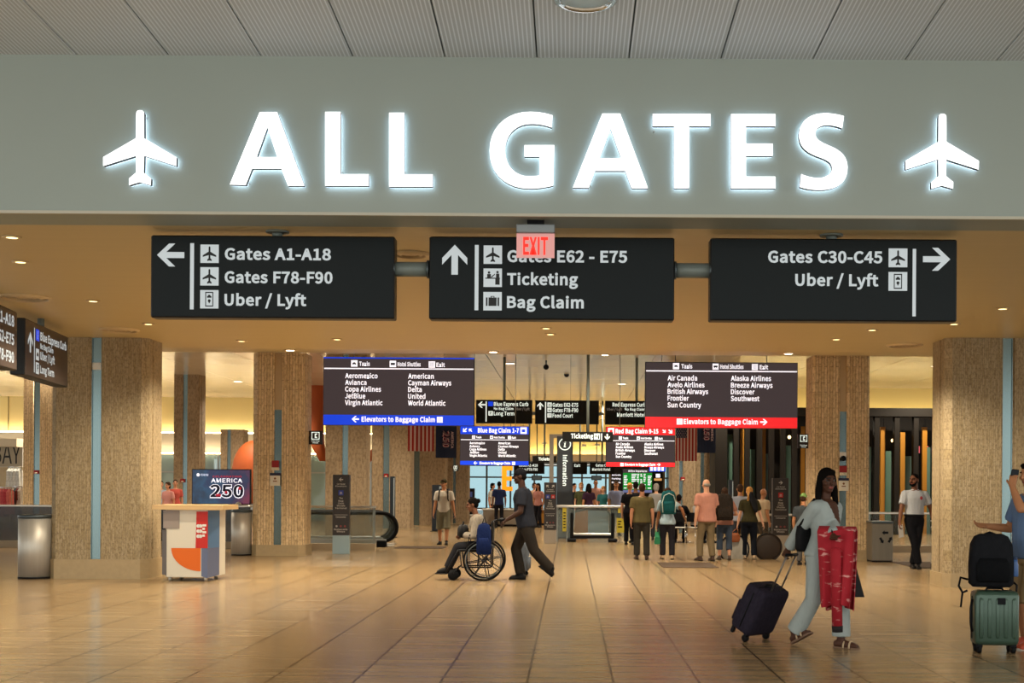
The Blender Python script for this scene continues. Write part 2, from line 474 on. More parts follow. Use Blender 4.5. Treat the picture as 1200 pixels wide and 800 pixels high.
def _grow(l, d):
    """move an outline outwards (counter-clockwise) or inwards (clockwise) by d"""
    n, out = len(l), []
    for i in range(n):
        a, b_, c = Vector(l[i - 1]), Vector(l[i]), Vector(l[(i + 1) % n])
        e0, e1 = (b_ - a).normalized(), (c - b_).normalized()
        n0, n1 = Vector((e0.y, -e0.x)), Vector((e1.y, -e1.x))
        m = n0 + n1
        if m.length < .2:
            m = n0
        m.normalize()
        out.append(tuple(b_ + m * (d / max(m.dot(n0), .62))))
    return out
_T = {}
def _tmesh(s, bold):
    key = (s, bold)
    if key in _T:
        return _T[key]
    d = 1000 * bold
    vs, fs, pen = [], [], 0.0
    for ch in s:
        adv, loops = GLYPHS[ch]
        outer = [l for l in loops if sum(_inside(l[0], q) for q in loops if q is not l) % 2 == 0]
        for o in outer:
            holes = [l for l in loops if l is not o and l not in outer and _inside(l[0], o)]
            group = []
            for k, l in enumerate([o] + holes):
                ar = sum(l[i - 1][0] * l[i][1] - l[i][0] * l[i - 1][1] for i in range(len(l)))
                if (ar < 0) == (k == 0):
                    l = l[::-1]
                group.append(_grow(l, d))
            pts = [p for l in group for p in l]
            base = len(vs)
            vs += [((p[0] + pen) / 1000, p[1] / 1000, 0) for p in pts]
            for t in tessellate_polygon([[Vector((x, y, 0)) for x, y in l] for l in group]):
                A, B, C = (pts[i] for i in t)
                if (B[0] - A[0]) * (C[1] - A[1]) - (C[0] - A[0]) * (B[1] - A[1]) < 0:
                    t = t[::-1]
                fs.append(tuple(base + i for i in t))
        pen += adv + d * 1.1
    _T[key] = (vs, fs)
    return _T[key]

def text(mb, s, x, z, cap, width=None, align='l', bold=.03, y=0.0):
    """letters standing in the x-z plane, facing -y, baseline z, capital height cap"""
    vs, fs = _tmesh(s, bold)
    if not vs:
        return
    hv, _ = _tmesh('H', bold)
    ch = max(p[1] for p in hv) - min(p[1] for p in hv)
    k = cap / ch
    x0, x1 = min(p[0] for p in vs), max(p[0] for p in vs)
    kx = k if width is None else width / (x1 - x0)
    w = (x1 - x0) * kx
    ox = x - (0 if align == 'l' else w if align == 'r' else w / 2)
    b0 = min(p[1] for p in hv)
    mb.add([(ox + (p[0] - x0) * kx, y, z + (p[1] - b0) * k) for p in vs], fs)

def flat(mb, pts, y):
    """flat outline facing -y"""
    a = sum(pts[i][0] * pts[(i + 1) % len(pts)][1] - pts[(i + 1) % len(pts)][0] * pts[i][1] for i in range(len(pts)))
    if a < 0:
        pts = pts[::-1]
    mb.add([(x, y, z) for x, z in pts], [tuple(range(len(pts)))])

def rect(mb, x0, z0, x1, z1, y):
    flat(mb, [(x0, z0), (x1, z0), (x1, z1), (x0, z1)], y)

def disc(mb, x, z, r, y, n=20):
    flat(mb, [(x + r * math.cos(2 * PI * i / n), z + r * math.sin(2 * PI * i / n)) for i in range(n)], y)

def arrow(mb, cx, cz, s, ang, y):
    """sign arrow pointing up when ang = 0; s = full height"""
    w = .11 * s
    A = [(0, .5), (.42, .06), (.42, -.17), (w / s, .16), (w / s, -.5), (-w / s, -.5), (-w / s, .16), (-.42, -.17), (-.42, .06)]
    c, q = math.cos(ang), math.sin(ang)
    P = [(cx + s * (a * c - b * q), cz + s * (a * q + b * c)) for a, b in A]
    # split into shaft and two barbs so that the fill is clean
    flat(mb, [P[0], P[1], P[2], P[3], P[7 - 1]] if False else [P[0], P[1], P[2], P[3], P[6], P[7], P[8]], y)
    flat(mb, [P[3], P[4], P[5], P[6]], y)

PLANE = [(0, 1), (.10, .95), (.13, .85), (.13, .28), (1.0, -.22), (1.0, -.44), (.13, -.2), (.13, -.62), (.33, -.8), (.33, -1.0), (0, -.92)]
PLANE = PLANE + [(-x, z) for x, z in PLANE[-2:0:-1]]
def plane_icon(mb, cx, cz, s, y):
    right = [(cx + x * s * .92, cz + z * s) for x, z in PLANE[:11]]
    left = [(cx - x * s * .92, cz + z * s) for x, z in PLANE[:11]]
    flat(mb, right, y)
    flat(mb, left, y)

# materials everything shares
M = dict(
    steel=mat('brushed_steel', '#b9b4aa', .44, .55, var=.12, vscale=(40, 40, 1.5)),
    chrome=mat('chrome', '#d8d8d8', .12, 1.0),
    dsteel=mat('dark_steel', '#4d5558', .4, .6),
    pipe=mat('painted_pipe', '#717a76', .45, .2),
    black=mat('black_plastic', '#101114', .55, spec=.12),
    rubber=mat('black_rubber', '#0c0c0d', .7, spec=.15),
    sign=mat('sign_charcoal', '#0f171a', .55, spec=.2),
    signedge=mat('sign_edge_black', '#0b0c0d', .4),
    white=mat('white_paint', '#d9d8d2', .5),
    letter=mat('backlit_white', '#8a9092', .5, emit=.56, emit_col='#d4dde0'),
    led=mat('screen_white', '#ffffff', .5, emit=1.0, emit_col='#f4f2ff'),
    leddim=mat('screen_dim', '#8a8580', .5, emit=.25),
    screen=mat('screen_brown_black', '#0c0a0b', .5, spec=.15, emit=.9, emit_col='#453a3a'),
    blue=mat('screen_blue', '#0a35c0', .3, emit=.85, emit_col='#1440dc'),
    red=mat('screen_red', '#c81a1e', .3, emit=.9, emit_col='#f0282c'),
    wood=mat('light_wood', '#c2a273', .4, var=.15, vscale=(3, 30, 30)),
)
# ------------------------------------------------------------------ the setting
FAR_W = 1300.0
CZ = 3.94                      # soffit over the near half of the hall
HY = 11.3                      # face of the big header
EDGE_Y, EDGE_Z = 28.8, 4.53    # far lip of the tan ceiling
UZ = 5.6                       # ceiling of the far concourse

def floor_mat():
    m = bpy.data.materials.new('stone_floor')
    m.use_nodes = True
    nt = m.node_tree; N, L = nt.nodes, nt.links
    b = N['Principled BSDF']
    tc = N.new('ShaderNodeTexCoord')
    mp = N.new('ShaderNodeMapping'); mp.inputs['Location'].default_value = (.33, .2, 0)
    L.new(tc.outputs['Object'], mp.inputs[0])
    br = N.new('ShaderNodeTexBrick')
    br.offset = 0; br.inputs['Scale'].default_value = 1
    br.inputs['Brick Width'].default_value = .682; br.inputs['Row Height'].default_value = 34.1
    br.inputs['Mortar Size'].default_value = .010; br.inputs['Mortar Smooth'].default_value = .1
    br.inputs['Color1'].default_value = (*lin('#9c8563'), 1)
    br.inputs['Color2'].default_value = (*lin('#927a59'), 1)
    br.inputs['Mortar'].default_value = (*lin('#3a2c1c'), 1)
    L.new(mp.outputs[0], br.inputs['Vector'])
    # cross-cut grain: long across the hall, short along it
    m2 = N.new('ShaderNodeMapping'); m2.inputs['Scale'].default_value = (.45, 7.0, 1)
    L.new(tc.outputs['Object'], m2.inputs[0])
    nz = N.new('ShaderNodeTexNoise'); nz.inputs['Scale'].default_value = 1; nz.inputs['Detail'].default_value = 6; nz.inputs['Roughness'].default_value = .65
    L.new(m2.outputs[0], nz.inputs['Vector'])
    rp = N.new('ShaderNodeValToRGB')
    rp.color_ramp.elements[0].position = .3; rp.color_ramp.elements[0].color = (.74, .70, .66, 1)
    rp.color_ramp.elements[1].position = .68; rp.color_ramp.elements[1].color = (1.1, 1.1, 1.08, 1)
    L.new(nz.outputs['Fac'], rp.inputs[0])
    mu = N.new('ShaderNodeMix'); mu.data_type = 'RGBA'; mu.blend_type = 'MULTIPLY'; mu.inputs['Factor'].default_value = 1
    L.new(br.outputs['Color'], mu.inputs['A']); L.new(rp.outputs[0], mu.inputs['B'])
    L.new(mu.outputs['Result'], b.inputs['Base Color'])
    mr = N.new('ShaderNodeMapRange')
    mr.inputs['To Min'].default_value = .16; mr.inputs['To Max'].default_value = .30
    L.new(nz.outputs['Fac'], mr.inputs['Value'])
    L.new(mr.outputs[0], b.inputs['Roughness'])
    b.inputs['Specular IOR Level'].default_value = .6
    # long soft waves: polished stone smears reflections along the hall
    m3 = N.new('ShaderNodeMapping'); m3.inputs['Scale'].default_value = (1.2, 16, 1)
    L.new(tc.outputs['Object'], m3.inputs[0])
    n3 = N.new('ShaderNodeTexNoise'); n3.inputs['Scale'].default_value = 1; n3.inputs['Detail'].default_value = 2
    L.new(m3.outputs[0], n3.inputs['Vector'])
    bp = N.new('ShaderNodeBump'); bp.inputs['Strength'].default_value = .12; bp.inputs['Distance'].default_value = .01
    L.new(n3.outputs['Fac'], bp.inputs['Height']); L.new(bp.outputs[0], b.inputs['Normal'])
    return m
M['floor'] = floor_mat()
b = MB(); b.box(-34, -6, -.3, 34, 92, 0)
struct('floor', b, M['floor'])

# hall ceiling in front of the header: long perforated metal panels with open joints, sloping down to the header
def ceil_mat():
    m = bpy.data.materials.new('perforated_panel')
    m.use_nodes = True
    nt = m.node_tree; N, L = nt.nodes, nt.links
    b = N['Principled BSDF']; b.inputs['Roughness'].default_value = .55
    tc = N.new('ShaderNodeTexCoord')
    sp = N.new('ShaderNodeSeparateXYZ'); L.new(tc.outputs['Object'], sp.inputs[0])
    mm = N.new('ShaderNodeMath'); mm.operation = 'MULTIPLY'; mm.inputs[1].default_value = 2 * PI / .036
    L.new(sp.outputs['X'], mm.inputs[0])
    si = N.new('ShaderNodeMath'); si.operation = 'SINE'; L.new(mm.outputs[0], si.inputs[0])
    rp = N.new('ShaderNodeValToRGB')
    rp.color_ramp.elements[0].position = .1; rp.color_ramp.elements[0].color = (*lin('#b7bec4'), 1)
    rp.color_ramp.elements[1].position = .95; rp.color_ramp.elements[1].color = (*lin('#dfe6ee'), 1)
    L.new(si.outputs[0], rp.inputs[0]); L.new(rp.outputs[0], b.inputs['Base Color'])
    return m
pm = ceil_mat()
b = MB()
PW = .812
for k in range(-14, 15):
    x0 = -.316 + k * PW
    z = lambda y: 5.33 + .053 * (HY - y)
    for (ya, yb) in ((8.2, HY), (5.1, 8.19), (2.0, 5.09)):
        b.loft([[(x0 + .007, ya, z(ya)), (x0 + PW - .007, ya, z(ya)), (x0 + PW - .007, ya, z(ya) + .03), (x0 + .007, ya, z(ya) + .03)],
                [(x0 + .007, yb, z(yb)), (x0 + PW - .007, yb, z(yb)), (x0 + PW - .007, yb, z(yb) + .03), (x0 + .007, yb, z(yb) + .03)]])
struct('ceiling', b, pm)
b = MB(); b.box(-13, 2, 6.1, 13, HY + .5, 6.3)
struct('ceiling_void', b, M['black'])

# the header: painted board face with a slim lip
M['header'] = mat('grey_green_paint', '#969f99', .55, var=.02, vscale=(1, 1, 1))
b = MB()
b.box(-22, HY, CZ, 22, HY + .55, 6.3)  # grey underside puts a glossy soffit's reflection of the wall into the colour
struct('wall_header', b, M['header'])
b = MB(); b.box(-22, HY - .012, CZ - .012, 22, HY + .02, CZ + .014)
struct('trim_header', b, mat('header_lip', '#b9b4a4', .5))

# tan ceiling: flat over the near half, rising to its far lip
M['tan'] = mat('tan_ceiling_paint', '#c8b586', .42, var=.05, vscale=(.5, 9, 1), spec=.4)
b = MB()
b.loft([[(-34, HY + .55, CZ), (34, HY + .55, CZ), (34, HY + .55, CZ + .4), (-34, HY + .55, CZ + .4)],
        [(-34, 22.4, CZ), (34, 22.4, CZ), (34, 22.4, CZ + .4), (-34, 22.4, CZ + .4)],
        [(-34, EDGE_Y, EDGE_Z), (34, EDGE_Y, EDGE_Z), (34, EDGE_Y, UZ + .3), (-34, EDGE_Y, UZ + .3)]])
struct('ceiling_tan', b, M['tan'])

# far concourse ceiling: polished pale metal panels
M['gloss'] = mat('polished_ceiling_panel', '#d6cbbb', .2, .1, var=.06, vscale=(1.2, .6, 1), spec=.6, bump=.05, bscale=(1.5, 5, 1))
b = MB()
k = 0
y = EDGE_Y
while y < 76:
    y2 = min(y + 2.4, 76)
    for i in range(-12, 12):
        b.box(i * 2.6 + .008, y + .008, UZ, (i + 1) * 2.6 - .008, y2 - .008, UZ + .1)
    y = y2
struct('ceiling_far', b, M['gloss'])
b = MB(); b.box(-34, EDGE_Y, UZ + .12, 34, 92, UZ + .3)
struct('ceiling_slab', b, M['black'])

# ------------------------------------------------------------------ far walls with cove light
M['yellow'] = mat('cream_yellow_wall', '#e0cd93', .55)
M['cove'] = mat('cove_lamp', '#ffe0a0', .5, emit=COVE, emit_col='#ffeac0')
M['cream'] = mat('cream_plaster', '#d9cbb0', .6)
def cove(name, x0, x1, y, z, label, rz=0, glow=None):
    """a slim lamp lying behind a ledge, washing the wall above it"""
    t = thing(name, label, 'light', ((x0 + x1) / 2, y, z), rz, 'cove lamps along the far walls')
    w = (x1 - x0) / 2
    a = MB(); a.box(-w, -.05, 0, w, .05, .03); a.build('housing', M['white'], t)
    a = MB(); a.box(-w + .02, -.04, .03, w - .02, .04, .07, .01); a.build('diffuser', glow or M['cove'], t)
    return t

# left: yellow wall above a white shop fascia
b = MB(); b.box(-34, 59.2, 0, -7.2, 59.5, UZ); struct('wall_left_rear', b, M['yellow'])
b = MB()
for x in (-30, -26, -22, -18.2, -14.4, -10.6):
    b.box(x, 59.17, 3.9, x + .02, 59.2, UZ)
struct('trim_1', b, mat('panel_joint', '#6b5c38', .7))
b = MB(); b.box(-34, 57.5, 3.05, -7.2, 57.8, 3.86); b.box(-34, 57.8, 3.78, -7.2, 58.7, 3.86); struct('wall_shop_fascia', b, mat('shop_fascia', '#cfc4b2', .4))
b = MB(); b.box(-34, 57.45, 2.9, -7.2, 59.1, 3.04); struct('trim_2', b, M['cream'])
cove('cove_lamp', -33, -7.4, 58.95, 3.9, 'long warm cove lamp behind the white shop fascia, beside the yellow wall')
# a lower light strip under the fascia washing the shop glazing
cove('cove_lamp', -33, -7.4, 57.2, 2.92, 'long warm cove lamp under the white shop fascia over the shop glass')

# right: yellow wall above the dark slatted shopfront
b = MB(); b.box(6.6, 51.4, 0, 34, 51.7, UZ); struct('wall_right_rear', b, M['yellow'])
cove('cove_lamp', 6.8, 33, 51.0, 4.5, 'long warm cove lamp above the dark slatted shopfront', 0, mat('cove_lamp_soft', '#ffe0a0', .5, emit=COVE * .55, emit_col='#ffe6a8'))

# centre: yellow upper wall over the entrance doors
b = MB(); b.box(-9, 76, 3.2, 10, 76.3, UZ); struct('wall_rear', b, M['yellow'])
b = MB(); b.box(-9, 75.2, 3.2, 10, 75.35, 3.5); b.box(-9, 75.2, 3.1, 10, 88, 3.2); struct('trim_3', b, M['cream'])
cove('cove_lamp', -8.8, 9.8, 75.7, 3.22, 'long warm cove lamp over the far entrance doors', 0, mat('cove_lamp_strong', '#ffe0a0', .5, emit=COVE * 2.2, emit_col='#ffe6b0'))
# side walls closing the hall
b = MB(); b.box(-34.2, 59, 0, -34, 92, UZ + .3); struct('wall_left', b, M['cream'])
b = MB(); b.box(34, 51, 0, 34.2, 92, UZ + .3); struct('wall_right', b, M['cream'])
b = MB(); b.box(-7.2, 59.5, 0, -7.0, 88, UZ); struct('wall_left_return', b, mat('warm_grey_wall', '#a0937c', .6))
b = MB(); b.box(6.6, 51.7, 0, 6.8, 88, UZ); struct('wall_right_return', b, MATS['warm_grey_wall'])

# entrance glazing: aluminium frames with bright daylight outside
M['pane'] = glass('door_glass', '#a6c0c8', .08, .05, .8)
M['alum'] = mat('aluminium', '#9a9c98', .35, .7)
yy = 86.0
b = MB()
for x in [-7.2 + 1.6 * i for i in range(10)]:
    b.box(x - .06, yy - .06, 0, x + .06, yy + .06, 3.1)
for z in (2.2, 3.0, .1):
    b.box(-7.2, yy - .05, z - .05, 7.2, yy + .05, z + .05)
struct('window_1', b, M['alum'])
b = MB(); b.box(-7.2, yy - .01, .1, 7.2, yy + .01, 3.05)
struct('window_1_pane', b, M['pane'])

# left shop glazing (bluish glass, pale interior)
b = MB()
x = -33.0
while x < -7.3:
    b.box(x - .04, 57.46, 0, x + .04, 57.54, 2.92); x += 1.72
b.box(-33, 57.46, 2.1, -7.3, 57.54, 2.16)
struct('window_2', b, M['alum'])
b = MB(); b.box(-33, 57.49, 0, -7.3, 57.51, 2.9); struct('window_2_pane', b, glass('shop_glass', '#b8d4d2', .45))
# pale lightboxes inside the shop
def lightbox(x, z0, z1, w, label):
    t = thing('lightbox_panel', label, 'lightbox', (x, 58.6, z0), 0, 'lightboxes in the shop')
    a = MB(); a.box(-w / 2 - .05, .02, -.05, w / 2 + .05, .12, z1 - z0 + .05, .01); a.build('frame', M['alum'], t)
    a = MB(); a.box(-.04, .05, -z0, .04, .1, 0); a.build('stand', M['alum'], t)
    a = MB(); a.box(-w / 2, 0, 0, w / 2, .02, z1 - z0); a.build('lit_face', mat('lit_face', '#e8f4f4', .5, emit=1.1), t)
lightbox(-15.75, 1.5, 2.75, 1.1, 'bright white lightbox behind the shop glass, above the 250 display screen')
lightbox(-10.4, .7, 2.6, .9, 'tall bright lightbox behind glass beside the wall phone sign')
lightbox(-9.1, .7, 2.7, .7, 'tall bright lightbox seen between the two stone columns over the escalator')

M['lamp_glow'] = mat('far_downlight_lens', '#fff0d8', .4, emit=8.0, emit_col='#ffe9c8')
ADDED_LAMPS = [(-20, 34), (-13, 34), (-6, 34), (1, 34), (8, 34), (15, 34), (-17, 42), (-9.5, 42), (-2, 42), (5, 42), (12, 42), (-20, 50), (-13, 50), (-5, 50), (2, 50), (9, 47), (-4, 60), (2, 60), (-4, 70), (3, 70)]  # downlights added across the far ceiling to brighten the concourse
def added_lamp(x, y):
    t = thing('far_downlight', 'round bright downlight set in the polished far ceiling', 'ceiling light', (x, y, UZ), 0, 'downlights of the far concourse ceiling')
    a = MB(); a.lathe([(.20, 0), (.20, -.015), (.16, -.018), (.16, 0)], 20); a.build('trim_ring', M['white'], t)
    a = MB(); a.lathe([(.001, -.012), (.16, -.014), (.16, -.002), (.001, -.002)], 20); a.build('lens', M['lamp_glow'], t)
    lamp('far_downlight_lamp', 'SPOT', (0, 0, -.05), FAR_W, (1, .88, .68), .08, angle=math.radians(150), parent=t)
for x, y in ADDED_LAMPS:
    added_lamp(x, y)
# ------------------------------------------------------------------ stone columns
M['stone_near'] = stone_mat('travertine_rough', '#a99675', '#97835f', '#7e6c50', .16, .03, 34, .002, .012)
M['stone_far'] = stone_mat('travertine_strips', '#dcc094', '#c8aa7c', '#8c7250', .55, .062, 22, .005, .02)
M['stone_back'] = stone_mat('travertine_smooth', '#a08a6c', '#937d5f', '#7c6a50', .9, .34, 14, .003, .006)
M['plinth'] = mat('stone_plinth', '#a08b68', .45, var=.15, vscale=(14, 14, 14))
M['channel'] = mat('blued_steel_channel', '#76898b', .25, .85, var=.1, vscale=(3, 3, .8))
M['chantop'] = mat('tan_steel_channel', '#b59a72', .4, .3)

def column(Y, xl, c0, c1, xr, depth, ztop, stone, label, chan_top=None, plinth=.27, cham=.1, group='stone columns in the hall'):
    """two stone piers with a recessed metal channel between them; x values are world, front face at Y"""
    xc = (xl + xr) / 2
    t = thing('stone_column', label, 'column', (xc, Y, 0), 0, group)
    a, c, d, e = xl - xc, c0 - xc, c1 - xc, xr - xc
    for s, (p, q) in enumerate(((a, c), (d, e))):
        m = MB()
        if s == 0:
            pts = [(p, cham), (p + cham, 0), (q - .02, 0), (q, .02), (q, depth), (p, depth), (p, depth * .42 + .02), (p + .025, depth * .42), (p + .025, depth * .36), (p, depth * .36 - .02)]
        else:
            pts = [(p, .02), (p + .02, 0), (q - cham, 0), (q, cham), (q, depth * .36 - .02), (q - .025, depth * .36), (q - .025, depth * .42), (q, depth * .42 + .02), (q, depth), (p, depth)]
        m.plan(pts, plinth, ztop)
        m.build('stone_pier', stone, t)
    m = MB()
    m.plan([(a - .02, cham - .01), (a + cham - .01, -.025), (e - cham + .01, -.025), (e + .02, cham - .01), (e + .02, depth + .02), (a - .02, depth + .02)], 0, plinth)
    m.build('plinth', M['plinth'], t)
    w = d - c
    top = chan_top or ztop
    m = MB(); m.box(c, .05, plinth, d, .12, top); m.box(c, .03, plinth, c + .012, .06, top); m.box(d - .012, .03, plinth, d, .06, top)
    m.build('metal_channel', M['channel'], t)
    if top < ztop:
        m = MB(); m.box(c, .05, top, d, .12, ztop); m.build('channel_cover', M['chantop'], t)
    m = MB(); m.box(c, .12, 0, d, depth, ztop); m.build('core', M['black'], t)
    return t

def X(u, v, Y):
    return at(u, v, Y).x
def Z(u, v, Y):
    return at(u, v, Y).z

YN = 20.9
column(YN, X(58, 550, YN), X(106, 550, YN), X(117.5, 550, YN), X(172, 550, YN), .75, CZ, M['stone_near'],
       'broad rough stone column beside the white kiosk, with a blue-grey metal channel', plinth=.32)
# white service plate near the top of its channel
YR = 20.2
column(YR, X(1108, 550, YR), X(1175, 550, YR), X(1187, 550, YR), X(1238, 550, YR), .75, CZ, M['stone_near'],
       'broad rough stone column behind the man in the blue shirt, cut by the frame', plinth=.22)
YF = 28.1
column(YF, X(295, 550, YF), X(321, 550, YF), X(329.5, 550, YF), X(356, 550, YF), .8, 4.46, M['stone_far'],
       'slim ribbed stone column beside the 250 display screen, carrying a red alarm box', chan_top=Z(325, 480, YF), plinth=.24, cham=.12)
YG = 27.8
column(YG, X(952, 550, YG), X(984, 550, YG), X(992, 550, YG), X(1019, 550, YG), .8, 4.44, M['stone_far'],
       'slim ribbed stone column behind the woman in grey, carrying a red alarm box', chan_top=Z(988, 482, YG), plinth=.22, cham=.05)

# columns of the far concourse
def back_column(Y, u0, c0, c1, u1, label, ztop=UZ, depth=.8, stone=None):
    column(Y, X(u0, 560, Y), X(c0, 560, Y), X(c1, 560, Y), X(u1, 560, Y), depth, ztop, stone or M['stone_back'], label, plinth=.02, cham=.03, group='stone columns in the far concourse')
back_column(39.5, 381, 401, 407.5, 429, 'tall pale stone column behind the escalator, under the blue airline board')
back_column(46, 435.5, 449, 456, 482, 'tall stone column behind the flags with a red alarm, just past the escalator end')
back_column(50, 483, 485, 491.5, 522, 'wide pale stone column behind the striped flag and the man in shorts')
back_column(53, 523, 531, 534, 549, 'pale stone column behind the dark banner beside the blue bag claim screen')
back_column(47, 203, 214, 219, 233, 'grey stone column rising behind the white kiosk to the far ceiling')
back_column(54, 258, 266, 270, 285, 'grey stone column behind the orange sculpture, far past the 250 screen', ztop=3.9)
back_column(42, 26.5, 39, 46, 62, 'pale flecked stone column beside the clothes shop', stone=M['stone_far'])
back_column(43, 786, 796, 800, 815, 'pale stone column behind the bystander with grey hair and salmon shirt')
back_column(46, 815, 821, 825, 840, 'pale stone column next to the dark slatted shopfront, behind the far flag')

# ------------------------------------------------------------------ recessed ceiling lights and vents in the tan ceiling
M['slit'] = mat('downlight_lens', '#fff0d0', .4, emit=3.0, emit_col='#ffdf9f')
M['trimr'] = mat('downlight_trim', '#cbb48c', .4)
SPOTS = [(14, 277), (24, 306), (109, 352), (174, 379), (283, 399), (1175, 361), (1118, 379), (1022, 386), (640, 384), (395, 397), (980, 397), (645, 391)]
FAR_SPOTS = [(340, 409), (578, 411), (709, 415), (924, 413)]
def tan_z(y):
    return CZ if y < 22.4 else CZ + (y - 22.4) / (EDGE_Y - 22.4) * (EDGE_Z - CZ)
where = ['nearest the header at the far left', 'second from the header at the left', 'above the angled screens', 'between the broad column and the first gate sign',
         'in front of the ribbed column', 'farthest right, outside the third gate sign', 'just under the end of the third gate sign',
         'in front of the slim right column', 'just under the middle gate sign', 'under the end of the first gate sign', 'under the third gate sign', 'just behind the one under the middle sign']
def downlight(p, r, label, watt, glow):
    t = thing('recessed_downlight', label, 'ceiling light', p, 0, 'recessed downlights in the tan ceiling')
    a = MB()
    a.lathe([(r + .035, 0), (r + .035, -.012), (r, -.014), (r, .0)], 20)
    a.build('trim_ring', M['trimr'], t)
    a = MB(); a.lathe([(.001, -.010), (r, -.012), (r, -.002), (.001, -.002)], 20)
    a.build('lens', glow, t)
    l = lamp('downlight_lamp', 'SPOT', (0, 0, -.05), watt, WARM, .05, rot=(0, 0, 0), angle=math.radians(140), parent=t)
for (u, v), w in zip(SPOTS, where):
    p = ceil_y(u, v, CZ)
    downlight((p.x, p.y, CZ - .001), .055, 'small recessed downlight in the tan ceiling ' + w, SPOT_W * (.45 if u > 1050 else 1), M['slit'])
wf = ['before the ribbed column', 'right of the blue airline board', 'left of the red airline board', 'beside the slim right column']
M['slit2'] = mat('downlight_lens_bright', '#fff0d0', .4, emit=14.0, emit_col='#ffe6c0')
for (u, v), w in zip(FAR_SPOTS, wf):
    Y = 25.2
    for _ in range(30):
        p = at(u, v, Y)
        Y += (tan_z(Y) - p.z) * 6
        Y = min(max(Y, 22.5), 28.3)
    p = at(u, v, Y)
    downlight((p.x, Y, tan_z(Y) - .012), .075, 'bright recessed downlight at the far ceiling lip, ' + w, SPOT_W * 2.0, M['slit2'])
# unseen lamps of the same rows stand between these: the hall's grid goes on to both sides
def vent(u, v, r, label):
    p = ceil_y(u, v, CZ)
    t = thing('ceiling_diffuser', label, 'vent', (p.x, p.y, CZ), 0, 'round air diffusers in the tan ceiling')
    for k in range(3):
        q = r * (1 - k * .28)
        a = MB(); a.lathe([(q, 0), (q, -.008), (q - .03, -.03 + .006 * k), (q - .05, -.026), (q - .04, -.004), (q - .06, 0)], 28)
        a.build('ring', M['trimr'], t)
    a = MB(); a.lathe([(.001, -.022), (r * .3, -.014), (r * .3, -.004), (.001, -.004)], 20); a.build('cone', M['trimr'], t)
vent(29, 348, .33, 'round air diffuser in the tan ceiling above the angled screens')
vent(481, 297, .2, 'round air diffuser in the tan ceiling between the first two gate signs')
vent(140, 386, .3, 'round air diffuser in the tan ceiling in front of the broad left column')
vent(1060, 404, .3, 'round air diffuser in the tan ceiling by the broad right column')
# big drum downlight in the metal ceiling in front of the header
p = at(686, -3, 10.05)
t = thing('drum_downlight', 'round chrome-rimmed downlight in the grey metal ceiling above the big letters', 'ceiling light', (p.x, p.y, 5.395), 0)
a = MB(); a.lathe([(.25, .03), (.25, -.035), (.22, -.05), (.20, -.03), (.20, .03)], 36); a.build('rim', M['chrome'], t)
a = MB(); a.lathe([(.001, -.03), (.2, -.02), (.2, 0), (.001, 0)], 30); a.build('lens', mat('frosted_lens', '#aebdbd', .4, emit=.12), t)
# ------------------------------------------------------------------ illuminated letters on the header
M['lface'] = mat('letter_face_lit', '#ffffff', .4, emit=1.25, emit_col='#fbfdff')
M['lreturn'] = mat('letter_return', '#3b4448', .5)
M['lhalo'] = mat('letter_halo_lamp', '#ffffff', .4, emit=4.5, emit_col='#cfe6ff')
LY = HY - .092
def bez(p0, p1, p2, p3, n=9):
    return [tuple((1 - t) ** 3 * a + 3 * (1 - t) ** 2 * t * b_ + 3 * (1 - t) * t * t * c + t ** 3 * d for a, b_, c, d in zip(p0, p1, p2, p3)) for t in [i / n for i in range(1, n + 1)]]
def path(start, *segs):
    out = [start]
    for s in segs:
        if len(s) == 3:
            out += bez(out[-1], *s)
        else:
            out.append(s[0] if isinstance(s[0], tuple) else s)
    return out
def area(p):
    return sum(p[i][0] * p[(i + 1) % len(p)][1] - p[(i + 1) % len(p)][0] * p[i][1] for i in range(len(p)))
def channel_letter(outer, holes, name, label, cat='sign letter', group='illuminated letters on the header'):
    P = [(at(u, v, LY).x, at(u, v, LY).z) for u, v in outer]
    H = [[(at(u, v, LY).x, at(u, v, LY).z) for u, v in h] for h in holes]
    cx = (min(p[0] for p in P) + max(p[0] for p in P)) / 2
    cz = min(p[1] for p in P)
    loops = []
    for i, l in enumerate([P] + H):
        l = [(x - cx, z - cz) for x, z in l]
        if (area(l) < 0) == (i == 0):
            l = l[::-1]
        loops.append(l)
    t = thing(name, label, cat, (cx, LY, cz), 0, group)
    flatv = [p for l in loops for p in l]
    tris = tessellate_polygon([[Vector((x, z, 0)) for x, z in l] for l in loops])
    def slab(y0, y1):
        m = MB()
        n = len(flatv)
        vs = [(x, y0, z) for x, z in flatv] + [(x, y1, z) for x, z in flatv]
        fs = []
        for a in tris:
            A, B, C = (flatv[i] for i in a)
            if (B[0] - A[0]) * (C[1] - A[1]) - (C[0] - A[0]) * (B[1] - A[1]) < 0:
                a = a[::-1]
            fs.append(tuple(a))
            fs.append(tuple(n + i for i in a[::-1]))
        k = 0
        for l in loops:
            q = len(l)
            for j in range(q):
                a, b_ = k + j, k + (j + 1) % q
                fs.append((a, n + a, n + b_, b_))
            k += q
        m.add(vs, fs)
        return m
    slab(0, .008).build('lit_face', M['lface'], t)
    slab(.008, .058).build('side_return', M['lreturn'], t)
    slab(.058, .062).build('halo_lamp', M['lhalo'], t)
    s = MB()
    xs = sorted(x for x, z in flatv)
    # stand-off pins behind the strokes
    for (x, z) in (loops[0][0], loops[0][len(loops[0]) // 2]):
        xx, zz = x * .94, z + (.03 if z < .3 else -.03)
        s.tube([(xx, .06, zz), (xx, .092, zz)], .006, 6)
    s.build('standoff_pin', M['steel'], t)
    return t
